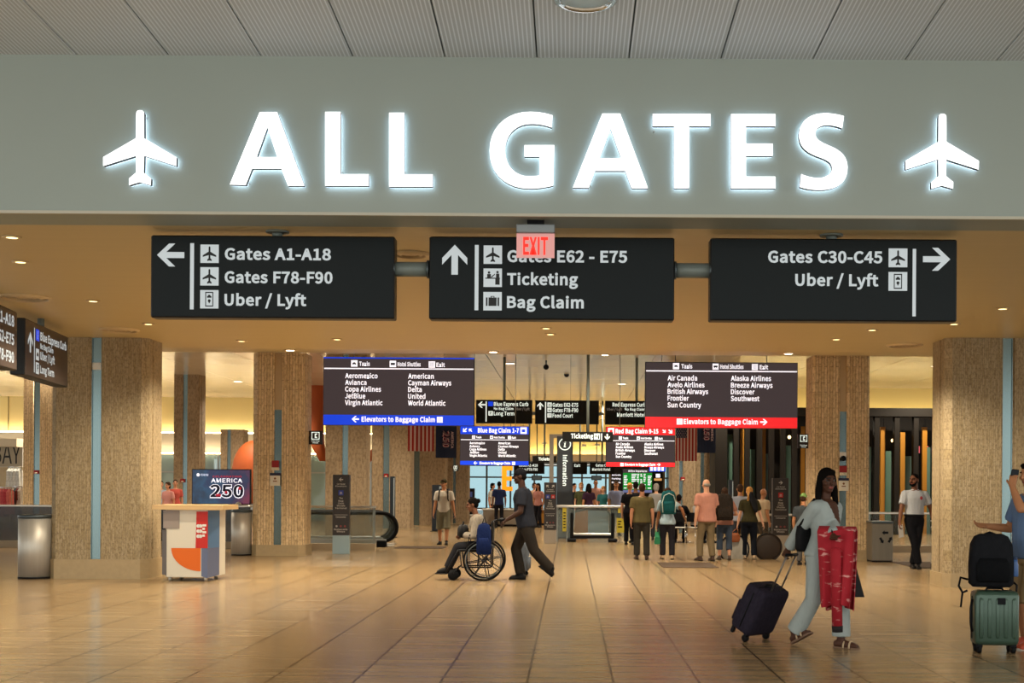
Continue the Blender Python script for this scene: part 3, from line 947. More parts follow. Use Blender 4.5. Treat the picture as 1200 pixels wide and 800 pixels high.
def A_(x0, k):
    x = lambda a: x0 + a / 4.615
    return ([(x(43), 216), (x(204), 131.3), (x(298), 131.3), (x(445), 217.5), (x(358), 217.5), (x(322), 197.5), (x(162), 197.5), (x(128), 216.5)],
            [[(x(246), 148.5), (x(187), 184), (x(300), 184)]])
o, h = A_(260, 0)
channel_letter(o, h, 'letter_a', 'illuminated white letter A opening the word ALL on the header')
channel_letter([(381, 131), (399, 131), (399, 204), (432, 204), (432, 217.5), (381, 217.5)], [], 'letter_l', 'illuminated white letter L in the middle of the word ALL')
channel_letter([(456, 132), (473.5, 132), (473.5, 204.3), (507, 204.3), (507, 218.5), (456, 218.5)], [], 'letter_l', 'illuminated white letter L ending the word ALL, before the wide gap')
g = lambda a, b_: (560 + a / 6.667, 115 + b_ / 6.667)
G = path(g(584, 134), (g(577, 228),), (g(520, 206), g(460, 198), g(410, 200)), (g(290, 202), g(212, 290), g(212, 410)), (g(214, 530), g(290, 610), g(400, 610)), (g(430, 610), g(455, 608), g(483, 603)),
         (g(483, 455),), (g(364, 455),), (g(364, 366),), (g(596, 366),), (g(588, 682),), (g(520, 698), g(460, 706), g(400, 705)), (g(220, 705), g(92, 590), g(92, 410)), (g(92, 225), g(225, 106), g(405, 106)), (g(470, 106), g(530, 116), g(584, 134)))[:-1]
channel_letter(G, [], 'letter_g', 'illuminated white letter G opening the word GATES on the header')
A2 = lambda a, b_: (660 + a / 4.615, 115 + b_ / 4.615)
channel_letter([A2(53, 483), A2(212, 83), A2(308, 83), A2(458, 486), A2(370, 486), A2(336, 392), A2(172, 392), A2(138, 484)], [[A2(256, 162), A2(197, 325), A2(314, 325)]], 'letter_a', 'illuminated white letter A between the G and the T of GATES')
channel_letter([A2(484, 85), A2(796, 85), A2(796, 150), A2(680, 150), A2(680, 486), A2(600, 486), A2(600, 150), A2(484, 150)], [], 'letter_t', 'illuminated white letter T in the middle of the word GATES')
channel_letter([A2(908, 86), A2(1148, 86), A2(1148, 150), A2(988, 150), A2(988, 246), A2(1133, 246), A2(1133, 311), A2(988, 311), A2(988, 424), A2(1148, 424), A2(1148, 487), A2(908, 487)], [], 'letter_e', 'illuminated white letter E between the T and the S of GATES')
s_ = lambda a, b_: (915 + a / 6.67, 115 + b_ / 6.667)
S = path(s_(494, 140), (s_(480, 234),), (s_(440, 216), s_(390, 207), s_(352, 209)), (s_(300, 212), s_(268, 240), s_(270, 280)), (s_(274, 330), s_(320, 345), s_(400, 380)), (s_(480, 415), s_(522, 465), s_(522, 545)), (s_(522, 660), s_(435, 718), s_(300, 716)), (s_(240, 716), s_(190, 706), s_(150, 692)),
         (s_(160, 592),), (s_(200, 610), s_(250, 624), s_(300, 623)), (s_(360, 620), s_(402, 590), s_(402, 545)), (s_(400, 500), s_(365, 482), s_(290, 455)), (s_(190, 420), s_(145, 370), s_(143, 290)), (s_(145, 180), s_(225, 117), s_(345, 117)), (s_(400, 117), s_(450, 127), s_(494, 140)))[:-1]
channel_letter(S, [], 'letter_s', 'illuminated white letter S ending the word GATES on the header')
pw = lambda a, b_: (1050 + a / 6.667, 115 + b_ / 6.667)
PL = path(pw(334, 150), (pw(334, 128), pw(345, 122), pw(364, 122)), (pw(384, 122), pw(394, 130), pw(394, 150)), (pw(394, 340),), (pw(648, 490),), (pw(646, 556),), (pw(394, 476),), (pw(390, 608),), (pw(448, 655),), (pw(446, 706),), (pw(360, 682),), (pw(278, 706),), (pw(278, 655),), (pw(334, 608),), (pw(332, 476),), (pw(76, 556),), (pw(76, 488),), (pw(332, 340),))
channel_letter(PL, [], 'airplane_emblem', 'illuminated white airplane symbol after the word GATES, at the right end', 'sign symbol')
channel_letter([(u - 940.5, v - 4.2) for u, v in PL], [], 'airplane_emblem', 'illuminated white airplane symbol before the word ALL, at the left end', 'sign symbol')

# ------------------------------------------------------------------ sign boards
class Board:
    """a flat sign laid out in its own units; (u, v) run right and down as measured on its face"""
    def __init__(self, name, label, cat, u0, v0, u1, v1, Y=None, unit=None, loc=None, rz=0, depth=.18, group=None, body=None, edge=None, bev=.012):
        self.uc, self.vb = (u0 + u1) / 2, v1
        self.k = unit or Y / F
        if loc is None:
            loc = at(self.uc, v1, Y)
        self.t = thing(name, label, cat, loc, rz, group)
        self.w, self.h = (u1 - u0) * self.k, (v1 - v0) * self.k
        self.depth = depth
        w, h = self.w / 2, self.h
        a = MB(); a.box(-w, .004, 0, w, depth, h, bev); a.build('housing', edge or M['signedge'], self.t)
        e = .014
        a = MB(); a.box(-w + e, 0, e, w - e, .012, h - e); a.build('face_panel', body or M['sign'], self.t)
        self.parts = {}
    def x(self, u): return (u - self.uc) * self.k
    def z(self, v): return (self.vb - v) * self.k
    def p(self, name, m):
        if name not in self.parts:
            self.parts[name] = (MB(), m)
        return self.parts[name][0]
    def text(self, name, m, s, u, v, cap, width=None, align='l', bold=.036, y=-.004):
        nm = name + '\t' + str(len(self.parts))
        text(self.p(nm, m), s, self.x(u), self.z(v), cap * self.k, None if width is None else width * self.k, align, bold, y)
    def rect(self, name, m, u0, v0, u1, v1, y=-.003):
        rect(self.p(name, m), self.x(u0), self.z(v1), self.x(u1), self.z(v0), y)
    def arrow(self, name, m, u, v, s, ang, y=-.004):
        arrow(self.p(name, m), self.x(u), self.z(v), s * self.k, ang, y)
    def icon(self, u0, v0, s, what, m=None, dark=None):
        i_ = '\t' + str(len(self.parts))
        self.rect('pictogram' + i_, m or M['letter'], u0, v0, u0 + s, v0 + s)
        q = self.p('pictogram_mark' + i_, dark or M['signedge'])
        cx, cz, k = self.x(u0 + s / 2), self.z(v0 + s / 2), s * self.k
        y = -.006
        R = lambda a, b_, c, d: rect(q, cx + a * k, cz + b_ * k, cx + c * k, cz + d * k, y)
        if what == 'plane':
            plane_icon(q, cx, cz, .40 * k, y)
        elif what == 'phone':
            R(-.22, -.4, .22, -.34); R(-.22, .34, .22, .4); R(-.22, -.4, -.17, .4); R(.17, -.4, .22, .4)
            R(-.12, .08, .12, .17); flat(q, [(cx - .08 * k, cz + .17 * k), (cx + .08 * k, cz + .17 * k), (cx + .05 * k, cz + .24 * k), (cx - .05 * k, cz + .24 * k)], y)
            disc(q, cx, cz - .08 * k, .08 * k, y, 12); flat(q, [(cx - .06 * k, cz - .12 * k), (cx + .06 * k, cz - .12 * k), (cx, cz - .24 * k)], y)
        elif what == 'bag':
            R(-.22, -.26, .22, .2); R(-.36, -.26, -.27, .2); R(.27, -.26, .36, .2); R(-.1, .24, .1, .28); R(-.1, .2, -.06, .26); R(.06, .2, .1, .26)
        elif what == 'desk':
            R(-.4, -.06, .4, .0); R(.14, -.38, .38, -.06); disc(q, cx - .2 * k, cz + .28 * k, .07 * k, y, 10); R(-.3, .0, -.1, .2)
            disc(q, cx + .26 * k, cz + .3 * k, .07 * k, y, 10); R(.18, .0, .36, .22); flat(q, [(cx - .1 * k, cz + .05 * k), (cx + .12 * k, cz + .22 * k), (cx + .12 * k, cz + .16 * k), (cx - .06 * k, cz + .0 * k)], y)
        elif what == 'car':
            R(-.3, -.12, .3, .06); R(-.18, .06, .18, .18); disc(q, cx - .18 * k, cz - .14 * k, .07 * k, y, 8); disc(q, cx + .18 * k, cz - .14 * k, .07 * k, y, 8)
        elif what == 'bus':
            R(-.34, -.14, .34, .18); disc(q, cx - .18 * k, cz - .16 * k, .07 * k, y, 8); disc(q, cx + .18 * k, cz - .16 * k, .07 * k, y, 8)
        elif what == 'lift':
            R(-.24, -.3, -.18, .3); R(.18, -.3, .24, .3); R(-.24, .24, .24, .3); R(-.24, -.3, .24, -.24); R(-.03, -.2, .03, .2)
        elif what == 'P':
            R(-.16, -.32, -.04, .32); R(-.04, .2, .2, .32); R(.1, -.04, .2, .3); R(-.04, -.06, .2, .05)
        elif what == 'fork':
            R(-.18, -.34, -.1, .34); R(.1, -.34, .18, .34); R(.08, .0, .2, .34)
        else:
            R(-.2, -.2, .2, .2)
    def done(self):
        for n, (m, mt) in self.parts.items():
            m.build(n.split('\t')[0], mt, self.t)
        return self.t

LW = M['letter']
SY = 12.0
GS = 'gate signs under the header'
# first gate sign
b = Board('gate_sign', 'dark overhead sign with a left arrow reading Gates A1-A18, Gates F78-F90', 'sign', 176, 276, 462, 372.5, SY, group=GS)
b.arrow('arrow', LW, 199.7, 299.5, 32, PI / 2)
b.rect('divider', LW, 222.5, 285.5, 227, 363)
for v, ic in ((287, 'plane'), (313.5, 'plane'), (340.3, 'phone')):
    b.icon(234.5, v, 21.5, ic)
b.text('lettering', LW, 'Gates A1-A18', 263, 304.7, 13.8, 124.5)
b.text('lettering', LW, 'Gates F78-F90', 263, 331.9, 13.8, 126.5)
b.text('lettering', LW, 'Uber / Lyft', 263, 358.4, 13.8, 96)
def hanger(b, u, v_top=None):
    m = MB(); x = b.x(u)
    top = CZ - b.t.location.z
    m.tube([(x, b.depth / 2, b.h - .01), (x, b.depth / 2, top)], .05, 14)
    m.lathe([(.11, top), (.11, top - .015), (.06, top - .02), (.06, top)], 18, (x, b.depth / 2, 0))
    m.build('hanger_post', M['pipe'], b.t)
hanger(b, 322); b.done()
b = Board('gate_sign', 'dark overhead sign with an up arrow reading Gates E62-E75, Ticketing, Bag Claim', 'sign', 502.5, 277.5, 790, 374.5, SY, group=GS)
b.arrow('arrow', LW, 532.5, 305, 35, 0)
b.rect('divider', LW, 556, 287.5, 560.5, 364)
for v, ic in ((288, 'plane'), (315, 'desk'), (342.5, 'bag')):
    b.icon(566.3, v, 21.6, ic)
b.text('lettering', LW, 'Gates E62 - E75', 594, 307.4, 14, 140.5)
b.text('lettering', LW, 'Ticketing', 594, 334.2, 14, 83)
b.text('lettering', LW, 'Bag Claim', 594, 361.2, 14, 90)
b.done()
b = Board('gate_sign', 'dark overhead sign with a right arrow reading Gates C30-C45, Uber / Lyft', 'sign', 832, 279.5, 1121.5, 376, SY, group=GS)
b.arrow('arrow', LW, 1097, 303, 32, -PI / 2)
b.rect('divider', LW, 1069, 291, 1073, 370)
for v, ic in ((290.6, 'plane'), (318.2, 'phone')):
    b.icon(1040.8, v, 22, ic)
b.text('lettering', LW, 'Gates C30-C45', 899.5, 308.2, 14, 134)
b.text('lettering', LW, 'Uber / Lyft', 931.5, 335.2, 14, 97.5)
hanger(b, 976); b.done()
# pipes linking the three signs
def pipe_link(u0, u1, v, label):
    p0, p1 = at(u0, v, SY + .09), at(u1, v, SY + .09)
    t = thing('link_pipe', label, 'pipe', ((p0 + p1) / 2), 0, 'grey pipes linking the gate signs')
    L = (p1 - p0).length / 2
    a = MB(); a.tube([(-L, 0, 0), (L, 0, 0)], .07, 18); a.build('pipe', M['pipe'], t)
    a = MB()
    for s in (-1, 1):
        a.tube([(s * L, 0, 0), (s * (L - .02), 0, 0)], .085, 18)
    a.build('flange', M['dsteel'], t)
pipe_link(461.5, 503, 315.5, 'grey pipe joining the first gate sign to the middle gate sign')
pipe_link(790, 833, 317, 'grey pipe joining the middle gate sign to the third gate sign')

# exit sign hanging from the header soffit
EY = 11.52
k = EY / F
p = at(627.5, 302, EY)
t = thing('exit_sign', 'small clear hanging sign with red letters reading EXIT under the header', 'exit sign', p)
w = 22.5 * k
a = MB(); a.box(-w, -.04, 28.5 * k, w, .06, 38.5 * k, .006); a.build('housing', mat('exit_housing', '#7f8587', .4, .4), t)
a = MB(); a.box(-10 * k, -.03, 38.4 * k, 10 * k, .05, CZ - p.z); a.build('ceiling_mount', M['black'], t)
a = MB(); a.box(-w * .99, .0, 0, w * .99, .012, 28.6 * k); a.build('edge_lit_panel', mat('exit_panel', '#c98f8d', .25, emit=.38, emit_col='#e8a29c'), t)
a = MB()
text(a, 'EXIT', 0, 3.4 * k, 21 * k, 29 * k, 'c', .03, -.002)
a.build('lettering', mat('exit_red', '#e02218', .4, emit=1.0, emit_col='#ff2a1c'), t)

# two angled screens beyond the left end, seen nearly edge-on
dirv = Vector((-.135, 1, 0)).normalized()
AU = SY / F
M['angled'] = mat('angled_sign_face', '#4a3f38', .35)
def angled(near, label, rows, blue):
    rz = math.atan2(dirv.y, dirv.x)
    L = 286 * AU
    c = near + dirv * (L / 2)
    b = Board('wayfinding_sign', label, 'sign', 0, 0, 286, 97, unit=AU, loc=(c.x, c.y, 3.03), rz=rz, depth=.2, group='angled signs by the broad column', body=M['angled'])
    b.arrow('arrow', LW, 30, 38, 36, 0)
    b.rect('divider', LW, 53, 10, 57.5, 88)
    for (s, v, cap, wd, ic) in rows:
        if ic:
            if ic == 'blue':
                b.rect('blue_marker', M['blue'], 64, v - 17, 85, v + 3)
                b.rect('pictogram', LW, 73, v - 14, 76, v)
            else:
                b.icon(64, v - 17, 20, ic)
        b.text('lettering', LW, s, 92, v, cap, wd)
    m = MB(); top = CZ - 3.03
    m.tube([(0, .1, b.h - .01), (0, .1, top)], .05, 12); m.build('hanger_post', M['pipe'], b.t)
    return b.done()
angled(Vector((-7.44, 17.45, 0)), 'angled dark sign reading Blue Express Curb beside the broad stone column', [('Blue Express Curb', 28, 15, 180, 'blue'), ('No Bag Claim', 43, 10, 86, None), ('Uber / Lyft', 62, 14, 96, 'car'), ('Long Term', 86, 14, 92, 'P')], True)
angled(Vector((-7.0, 14.62, 0)), 'angled dark gate sign cut off by the frame edge, nearer than its neighbour', [('Gates A1-A18', 27, 18, 175, 'plane'), ('Gates E62-E75', 57, 18, 175, 'plane'), ('Gates F78-F90', 86, 18, 175, 'plane')], False)

# airline boards
LED = M['led']
def airline_board(u0, v0, u1, v1, Y, label, top, bar, head, col1, col2, x1, x2, rows, barv, bartext, barv_base, icon_u, arr, ang, linev, cap, hcap, group, kind='big', title=None, thick=.16):
    b = Board('airline_board', label, 'display', u0, v0, u1, v1, Y, group=group, body=M['screen'], depth=thick, bev=.008)
    m = bar
    b.rect('colour_bar', m, u0 + .5, barv, u1 - .5, v1 - .3, -.002)
    if title:
        b.rect('colour_bar', m, u0 + .5, v0 + .3, u1 - .5, title[1], -.002)
        b.text('lettering', LED, title[0], title[2], title[3], title[4], title[5], bold=.03)
        for (u, v, s, a) in title[6]:
            b.arrow('arrow', LED, u, v, s, a)
        for (u, v, s, w) in title[7]:
            b.icon(u, v, s, w, LED, m)
    elif top:
        b.rect('colour_strip', top, u0 + .2, v0, u1 - .2, v0 + 1.6, -.002)
    for (iu, iv, isz, what, s, tu, tw) in head:
        b.icon(iu, iv, isz, what, LED)
        b.text('lettering', LED, s, tu, iv + isz - 1 * isz / 7.5, hcap, tw, bold=.03)
    b.rect('rule', LED, u0 + 1, linev - .7 * (hcap / 5.2), u1 - 1, linev + .7 * (hcap / 5.2))
    for x, c in ((x1, col1), (x2, col2)):
        for (s, wd), v in zip(c, rows):
            b.text('lettering', LED, s, x, v, cap, wd, bold=.026)
    b.text('lettering', LED, bartext[0], bartext[1], barv_base, cap, bartext[2], bold=.035)
    if icon_u:
        b.icon(icon_u, barv_base - cap - .3, cap + .8, 'lift', LED, m)
    b.arrow('arrow', LED, arr, barv_base - cap / 2, cap * 1.45, ang)
    # two slim rods up to the ceiling
    r = MB()
    for x in (-b.w * .3, b.w * .3):
        zt = UZ - b.t.location.z
        r.tube([(x, thick / 2, b.h - .01), (x, thick / 2, zt)], .010, 8)
    r.build('hanger_rod', M['alum'], b.t)
    return b.done()
C1 = [('Aeromexico', 38), ('Avianca', 25), ('Copa Airlines', 42), ('JetBlue', 23.7), ('Virgin Atlantic', 44)]
C2 = [('American', 30), ('Cayman Airways', 50.5), ('Delta', 16), ('United', 20.3), ('World Atlantic', 44)]
R1 = [('Air Canada', 34.6), ('Avelo Airlines', 43.2), ('British Airways', 47.6), ('Frontier', 25), ('Sun Country', 39.5)]
R2 = [('Alaska Airlines', 47), ('Breeze Airways', 48.8), ('Discover', 27.8), ('Southwest', 33.4)]
AB = 'large airline boards beyond the tan ceiling'
BY = 29.4
airline_board(378.5, 418.7, 555.5, 498.3, BY, 'large blue-edged airline board listing Aeromexico to World Atlantic', M['blue'], M['blue'],
    [(411, 422.3, 7.5, 'car', 'Taxis', 420.5, 12.5), (456.2, 422.6, 7.5, 'bus', 'Hotel Shuttles', 465.5, 27), (502, 423, 7.5, 'lift', 'Exit', 511, 10)],
    C1, C2, 404.2, 478, [443.4, 451.2, 459, 467, 474.9], 486.2, ('Elevators to Baggage Claim', 423.7, 86), 494.2, 512, 416.5, PI / 2, 432, 5.9, 5.0, AB)
airline_board(755.7, 424.3, 934.6, 501.5, BY, 'large red-barred airline board listing Air Canada to Southwest', None, M['red'],
    [(788.2, 425.6, 7.2, 'car', 'Taxis', 798, 12.8), (834.6, 426, 7, 'bus', 'Hotel Shuttles', 843.6, 27.2), (880.6, 426.2, 7, 'lift', 'Exit', 889.7, 10)],
    R1, R2, 782, 856.2, [446, 454, 461.8, 469.7, 477.6], 488.8, ('Elevators to Baggage Claim', 801, 87), 497, 793, 895, -PI / 2, 434.9, 5.9, 5.0, AB)
SB = 'bag claim screens in the far concourse'
def half(c, k=.47):
    return [(s, w * k) for s, w in c]
airline_board(538.8, 499.3, 619.8, 545, 38, 'smaller blue bag claim screen hanging behind the man pushing the wheelchair', None, M['blue'],
    [(553, 510.3, 3.6, 'car', 'Taxis', 557.5, 6.5), (574, 510.4, 3.6, 'bus', 'Hotel Shuttles', 578.5, 13), (595, 510.6, 3.6, 'lift', 'Exit', 599.5, 5)],
    half(C1), half(C2), 550.2, 583.8, [520.4, 524.2, 527.8, 531.4, 535.2], 540, ('Elevators to Baggage Claim', 562, 36), 543.9, 600, 557, PI / 2, 515.2, 2.9, 2.4, SB,
    title=('Blue Bag Claim 1-7', 508.6, 559.8, 506.8, 5.3, 48, [(544.5, 504, 6, PI * .75), (551, 504, 5, PI * .25)], [(609.6, 500.5, 7.4, 'bag')]), thick=.14)
airline_board(709.8, 500.2, 791.2, 547, 38, 'smaller red bag claim screen hanging beside the striped flag with stars', None, M['red'],
    [(725, 511.3, 3.6, 'car', 'Taxis', 729.5, 6.5), (746, 511.4, 3.6, 'bus', 'Hotel Shuttles', 750.5, 13), (767, 511.6, 3.6, 'lift', 'Exit', 771.5, 5)],
    half(R1), half(R2), 721.4, 755, [521.6, 525.3, 529, 532.7, 536.4], 541.6, ('Elevators to Baggage Claim', 732, 36), 545.6, 727, 772, -PI / 2, 516.3, 2.9, 2.4, SB,
    title=('Red Bag Claim 9-15', 509.5, 721.2, 507.8, 5.3, 50, [(778, 505, 5, -PI * .75), (785.5, 505.3, 6, -PI * .75)], [(712.4, 501.6, 7, 'bag')]), thick=.14)

# second row of dark hanging signs
RY = 40.0
RS = 'dark hanging signs in the far concourse'
M['farletter'] = mat('far_backlit_letter', '#dfe8e2', .5, emit=.8, emit_col='#e6f2e8')
FL = M['farletter']
M['farsign'] = mat('far_sign_face', '#100f0c', .5, spec=.2)
def far_sign(u0, v0, u1, v1, Y, label, rods=True, group=RS, depth=.14):
    b = Board('hanging_sign', label, 'sign', u0, v0, u1, v1, Y, group=group, body=M['farsign'], depth=depth, bev=.006)
    if rods:
        r = MB()
        r.tube([(0, depth / 2, b.h - .01), (0, depth / 2, UZ - b.t.location.z)], .045, 10)
        r.build('hanger_post', M['pipe'], b.t)
    return b
b = far_sign(557.8, 468.4, 623.6, 496, RY, 'dark hanging sign with a left arrow reading Blue Express Curb, Long Term')
b.arrow('arrow', FL, 564.3, 474.2, 8.5, PI / 2); b.rect('divider', FL, 569, 470.3, 570.3, 494)
b.rect('blue_marker', M['blue'], 572, 470.4, 577.6, 475.8)
b.text('lettering', FL, 'Blue Express Curb', 578.6, 475.6, 4.6, 40.5, bold=.03)
b.text('lettering', FL, 'No Bag Claim', 578.6, 480.2, 3.0, 23, bold=.03)
b.text('dim_lettering', M['leddim'], 'Uber / Lyft', 603.5, 480.4, 2.8, 17)
b.icon(572.3, 481.6, 5.2, 'P', FL); b.text('lettering', FL, 'Long Term', 578.6, 486.6, 4.6, 24, bold=.03); b.done()
b = far_sign(627, 469, 701.7, 496.8, RY, 'dark hanging sign with an up arrow reading Gates E62-E75, Food Court', rods=False)
b.arrow('arrow', FL, 633, 475.6, 8.5, 0); b.rect('divider', FL, 638.6, 471, 639.9, 495)
for s, v, w, ic in (('Gates E62-E75', 476.6, 30, 'plane'), ('Gates F78-F90', 482.8, 30, 'plane'), ('Food Court', 489.2, 24, 'fork')):
    b.icon(641.4, v - 5, 5, ic, FL); b.text('lettering', FL, s, 647.4, v, 4.6, w, bold=.03)
r = MB()
for x in (-b.w * .5, b.w * .5):
    r.tube([(x, .07, b.h * .45), (x + (.16 if x > 0 else -.12), .07, b.h * .45)], .05, 10)
r.build('side_bracket', M['pipe'], b.t); b.done()
b = far_sign(709, 469.5, 783, 497.4, RY, 'dark hanging sign reading Red Express Curb, half hidden behind the red airline board')
b.arrow('arrow', FL, 777, 475.6, 8.5, -PI / 2); b.rect('divider', FL, 770, 471, 771.3, 495)
b.text('lettering', FL, 'Red Express Curb', 717.6, 476.4, 4.6, 39, bold=.03)
b.text('dim_lettering', M['leddim'], 'Uber / Lyft', 711, 481, 2.8, 18); b.text('lettering', FL, 'No Bag Claim', 732, 481, 3.0, 24, bold=.03)
b.text('lettering', FL, 'Marriott Hotel', 723, 488.2, 4.6, 33, bold=.03); b.done()
b = far_sign(659, 505.8, 718.5, 517.6, 36.5, 'narrow dark hanging sign reading Ticketing with a down arrow', rods=True)
b.text('lettering', FL, 'Ticketing', 669, 513.6, 5.6, 26, bold=.03); b.icon(696, 507.8, 7, 'desk', FL); b.rect('divider', FL, 704.6, 507.6, 705.5, 516)
b.arrow('arrow', FL, 711.6, 511.7, 7, PI); b.done()
b = far_sign(624, 534, 652, 541.6, 62, 'small dark hanging sign reading Tickets behind the information pillar')
b.text('lettering', FL, 'Tickets', 631, 539.4, 3.6, 13, bold=.03); b.done()
b = far_sign(602, 541.5, 638, 555, 60, 'dark hanging gate sign behind the cap of the wheelchair pusher')
b.text('lettering', FL, 'Gates A1-A18', 608, 546.6, 3.2, 22, bold=.03); b.text('lettering', FL, 'Gates F78-F90', 608, 551.4, 3.2, 22, bold=.03); b.done()
b = far_sign(671, 541.5, 688, 555.4, 60, 'short dark hanging sign just past the information pillar')
b.text('lettering', FL, 'Exit', 673, 546.8, 3.2, 7, bold=.03); b.done()
b = far_sign(691, 541.5, 720, 555.4, 60, 'dark hanging sign reading Marriott Hotel above the far entrance doors')
b.text('lettering', FL, 'Gates C30', 698, 546.6, 3.2, 16, bold=.03); b.text('lettering', FL, 'Marriott Hotel', 694, 551.4, 3.2, 21, bold=.03); b.done()
# ------------------------------------------------------------------ furniture of the near hall
def bin_round(u0, u1, v0, v1, label, open_top=False):
    p = ground((u0 + u1) / 2, v1 - 1)
    r = (u1 - u0) / 2 / F * p.y
    h = (v1 - v0) / F * p.y
    t = thing('litter_bin', label, 'litter bin', (p.x, p.y + r, 0), 0, 'brushed steel litter bins')
    a = MB(); a.lathe([(r * .97, .02), (r * .97, h - .05), (r * .9, h - .05), (r * .9, .05)], 36); a.build('body', M['steel'], t)
    a = MB(); a.lathe([(r * .98, 0), (r * .98, .03), (r * .9, .03), (r * .9, 0)], 36); a.build('base_ring', M['black'], t)
    a = MB(); a.lathe([(r, h - .06), (r, h - .012), (r * .93, h), (r * .55, h), (r * .5, h - .03), (r * .5, h - .2), (r * .88, h - .2), (r * .88, h - .06)], 36); a.build('lid', M['dsteel'], t)
    return t
bin_round(13.5, 52, 604, 679.5, 'round brushed steel litter bin left of the broad stone column')
bin_round(267.5, 292, 598, 652, 'round brushed steel litter bin beside the ribbed column, behind the kiosk')
# square recycling bin by the guard
p = ground(1034, 658.5)
k = p.y / F
t = thing('recycling_bin', 'square steel bin with a dark recycling symbol beside the man in the pale polo', 'recycling bin', (p.x, p.y + .25, 0))
w, h = 12.3 * k, 48 * k
a = MB(); a.box(-w, -.25, .03, w, .25, h - .05, .01); a.build('body', mat('bin_bronze_steel', '#6f675a', .45, .4, var=.1, vscale=(30, 30, 1)), t)
a = MB(); a.box(-w * .97, -.24, 0, w * .97, .24, .03); a.build('base', M['black'], t)
a = MB(); a.box(-w - .01, -.26, h - .05, w + .01, .26, h, .015); a.build('lid', M['dsteel'], t)
for i in range(3):
    a = MB()
    an = PI / 2 + i * 2 * PI / 3
    c, q = math.cos(an), math.sin(an)
    P = lambda r, s: (.3 * w + (c * r - q * s) * .8, h * .6 + (q * r + c * s) * .8)
    flat(a, [P(.1, -.07), P(.16, -.07), P(.16, .03), P(.1, .03)], -.254)
    flat(a, [P(.07, .03), P(.19, .03), P(.13, .1)], -.254)
    a.build('recycling_arrow', M['black'], t)

# promotional kiosk
p = ground(222, 681)
Yk = p.y
k = Yk / F
XK = lambda u: (u - 222) * k
ZK = lambda v: (684.0 - v) * k
t = thing('promotional_kiosk', 'white kiosk with orange quarter circle, red and blue panels and a pale wood top', 'kiosk', (p.x, Yk, 0))
M['kwhite'] = mat('kiosk_white', '#c9c2b2', .45)
M['korange'] = mat('kiosk_orange', '#cc5f12', .45)
M['kred'] = mat('kiosk_red', '#b3251d', .45)
M['kblue'] = mat('kiosk_blue', '#5b6480', .5)
M['kgrey'] = mat('kiosk_grey', '#8b7f76', .35)
def face(mb, pts, y):
    flat(mb, [(XK(u), ZK(v)) for u, v in pts], y)
a = MB(); a.plan([(XK(195), 0), (XK(243), 0), (XK(249), .38), (XK(249), .75), (XK(189), .75), (XK(189), .2)], .07, ZK(600)); a.build('body', M['kwhite'], t)
a = MB(); a.plan([(XK(180), -.1), (XK(262.5), -.1), (XK(262.5), .86), (XK(176), .86)], ZK(600), ZK(594.5)); a.build('worktop', M['wood'], t)
a = MB(); a.plan([(XK(187.5), .1), (XK(195), -.012), (XK(195), .05), (XK(189), .2)], .1, ZK(624)); a.build('grey_side_panel', mat('kiosk_darkgrey', '#6d6a6b', .5), t)
a = MB(); a.box(XK(191), -.014, ZK(622), XK(210), .05, ZK(601), .003); a.build('drinks_niche_panel', M['kgrey'], t)
a = MB()
pts = [(199.5, 645)]
for i in range(15):
    an = PI / 2 * i / 14
    pts.append((235 - 34.5 * math.cos(an) * 1.0, 645 + 27 * math.sin(an)))
pts += [(235, 645)]
face(a, pts[1:], -.006); a.build('orange_quarter_circle', M['korange'], t)
a = MB(); face(a, [(230, 602), (243.3, 602), (243.3, 645), (229, 645)], -.008); a.build('red_panel', M['kred'], t)
a = MB(); a.add([(XK(243.1), .0, ZK(645)), (XK(249.3), .38, ZK(645)), (XK(249.3), .38, ZK(678)), (XK(243.1), -.0, ZK(680)), (XK(236), -.007, ZK(645)), (XK(236), -.007, ZK(678))], [(0, 3, 2, 1), (4, 5, 3, 0)]); a.build('blue_panel', M['kblue'], t)
a = MB(); a.add([(XK(243.4), -.005, ZK(601)), (XK(249.5), .375, ZK(601)), (XK(249.5), .375, ZK(645)), (XK(243.4), -.005, ZK(645))], [(0, 3, 2, 1)]); a.build('blue_end_panel', mat('kiosk_end_blue', '#4f6f94', .5), t)
a = MB()
for i in range(3):
    for s in (-1, 1):
        disc(a, XK(233.5 + s * 1.4), ZK(619 + i * 6), 2.1 * k, -.012, 12)
a.build('emblem', M['white'], t)
a = MB()
text(a, 'COFFEE', XK(237), ZK(628), 3 * k, 5 * k, 'l', .03, -.012) if False else None
for i, s in enumerate((4.5, 3, 4.5, 3)):
    rect(a, XK(237), ZK(617 + i * 4), XK(237 + s), ZK(619.5 + i * 4), -.012)
a.build('emblem_strokes', M['white'], t)
for u in (198, 240):
    for y in (.06, .66):
        a = MB()
        a.tube([(XK(u) - .02, y, .04), (XK(u) + .02, y, .04)], .04, 12)
        a.box(XK(u) - .012, y - .012, .04, XK(u) + .012, y + .012, .09)
        a.build('caster', M['steel'], t)

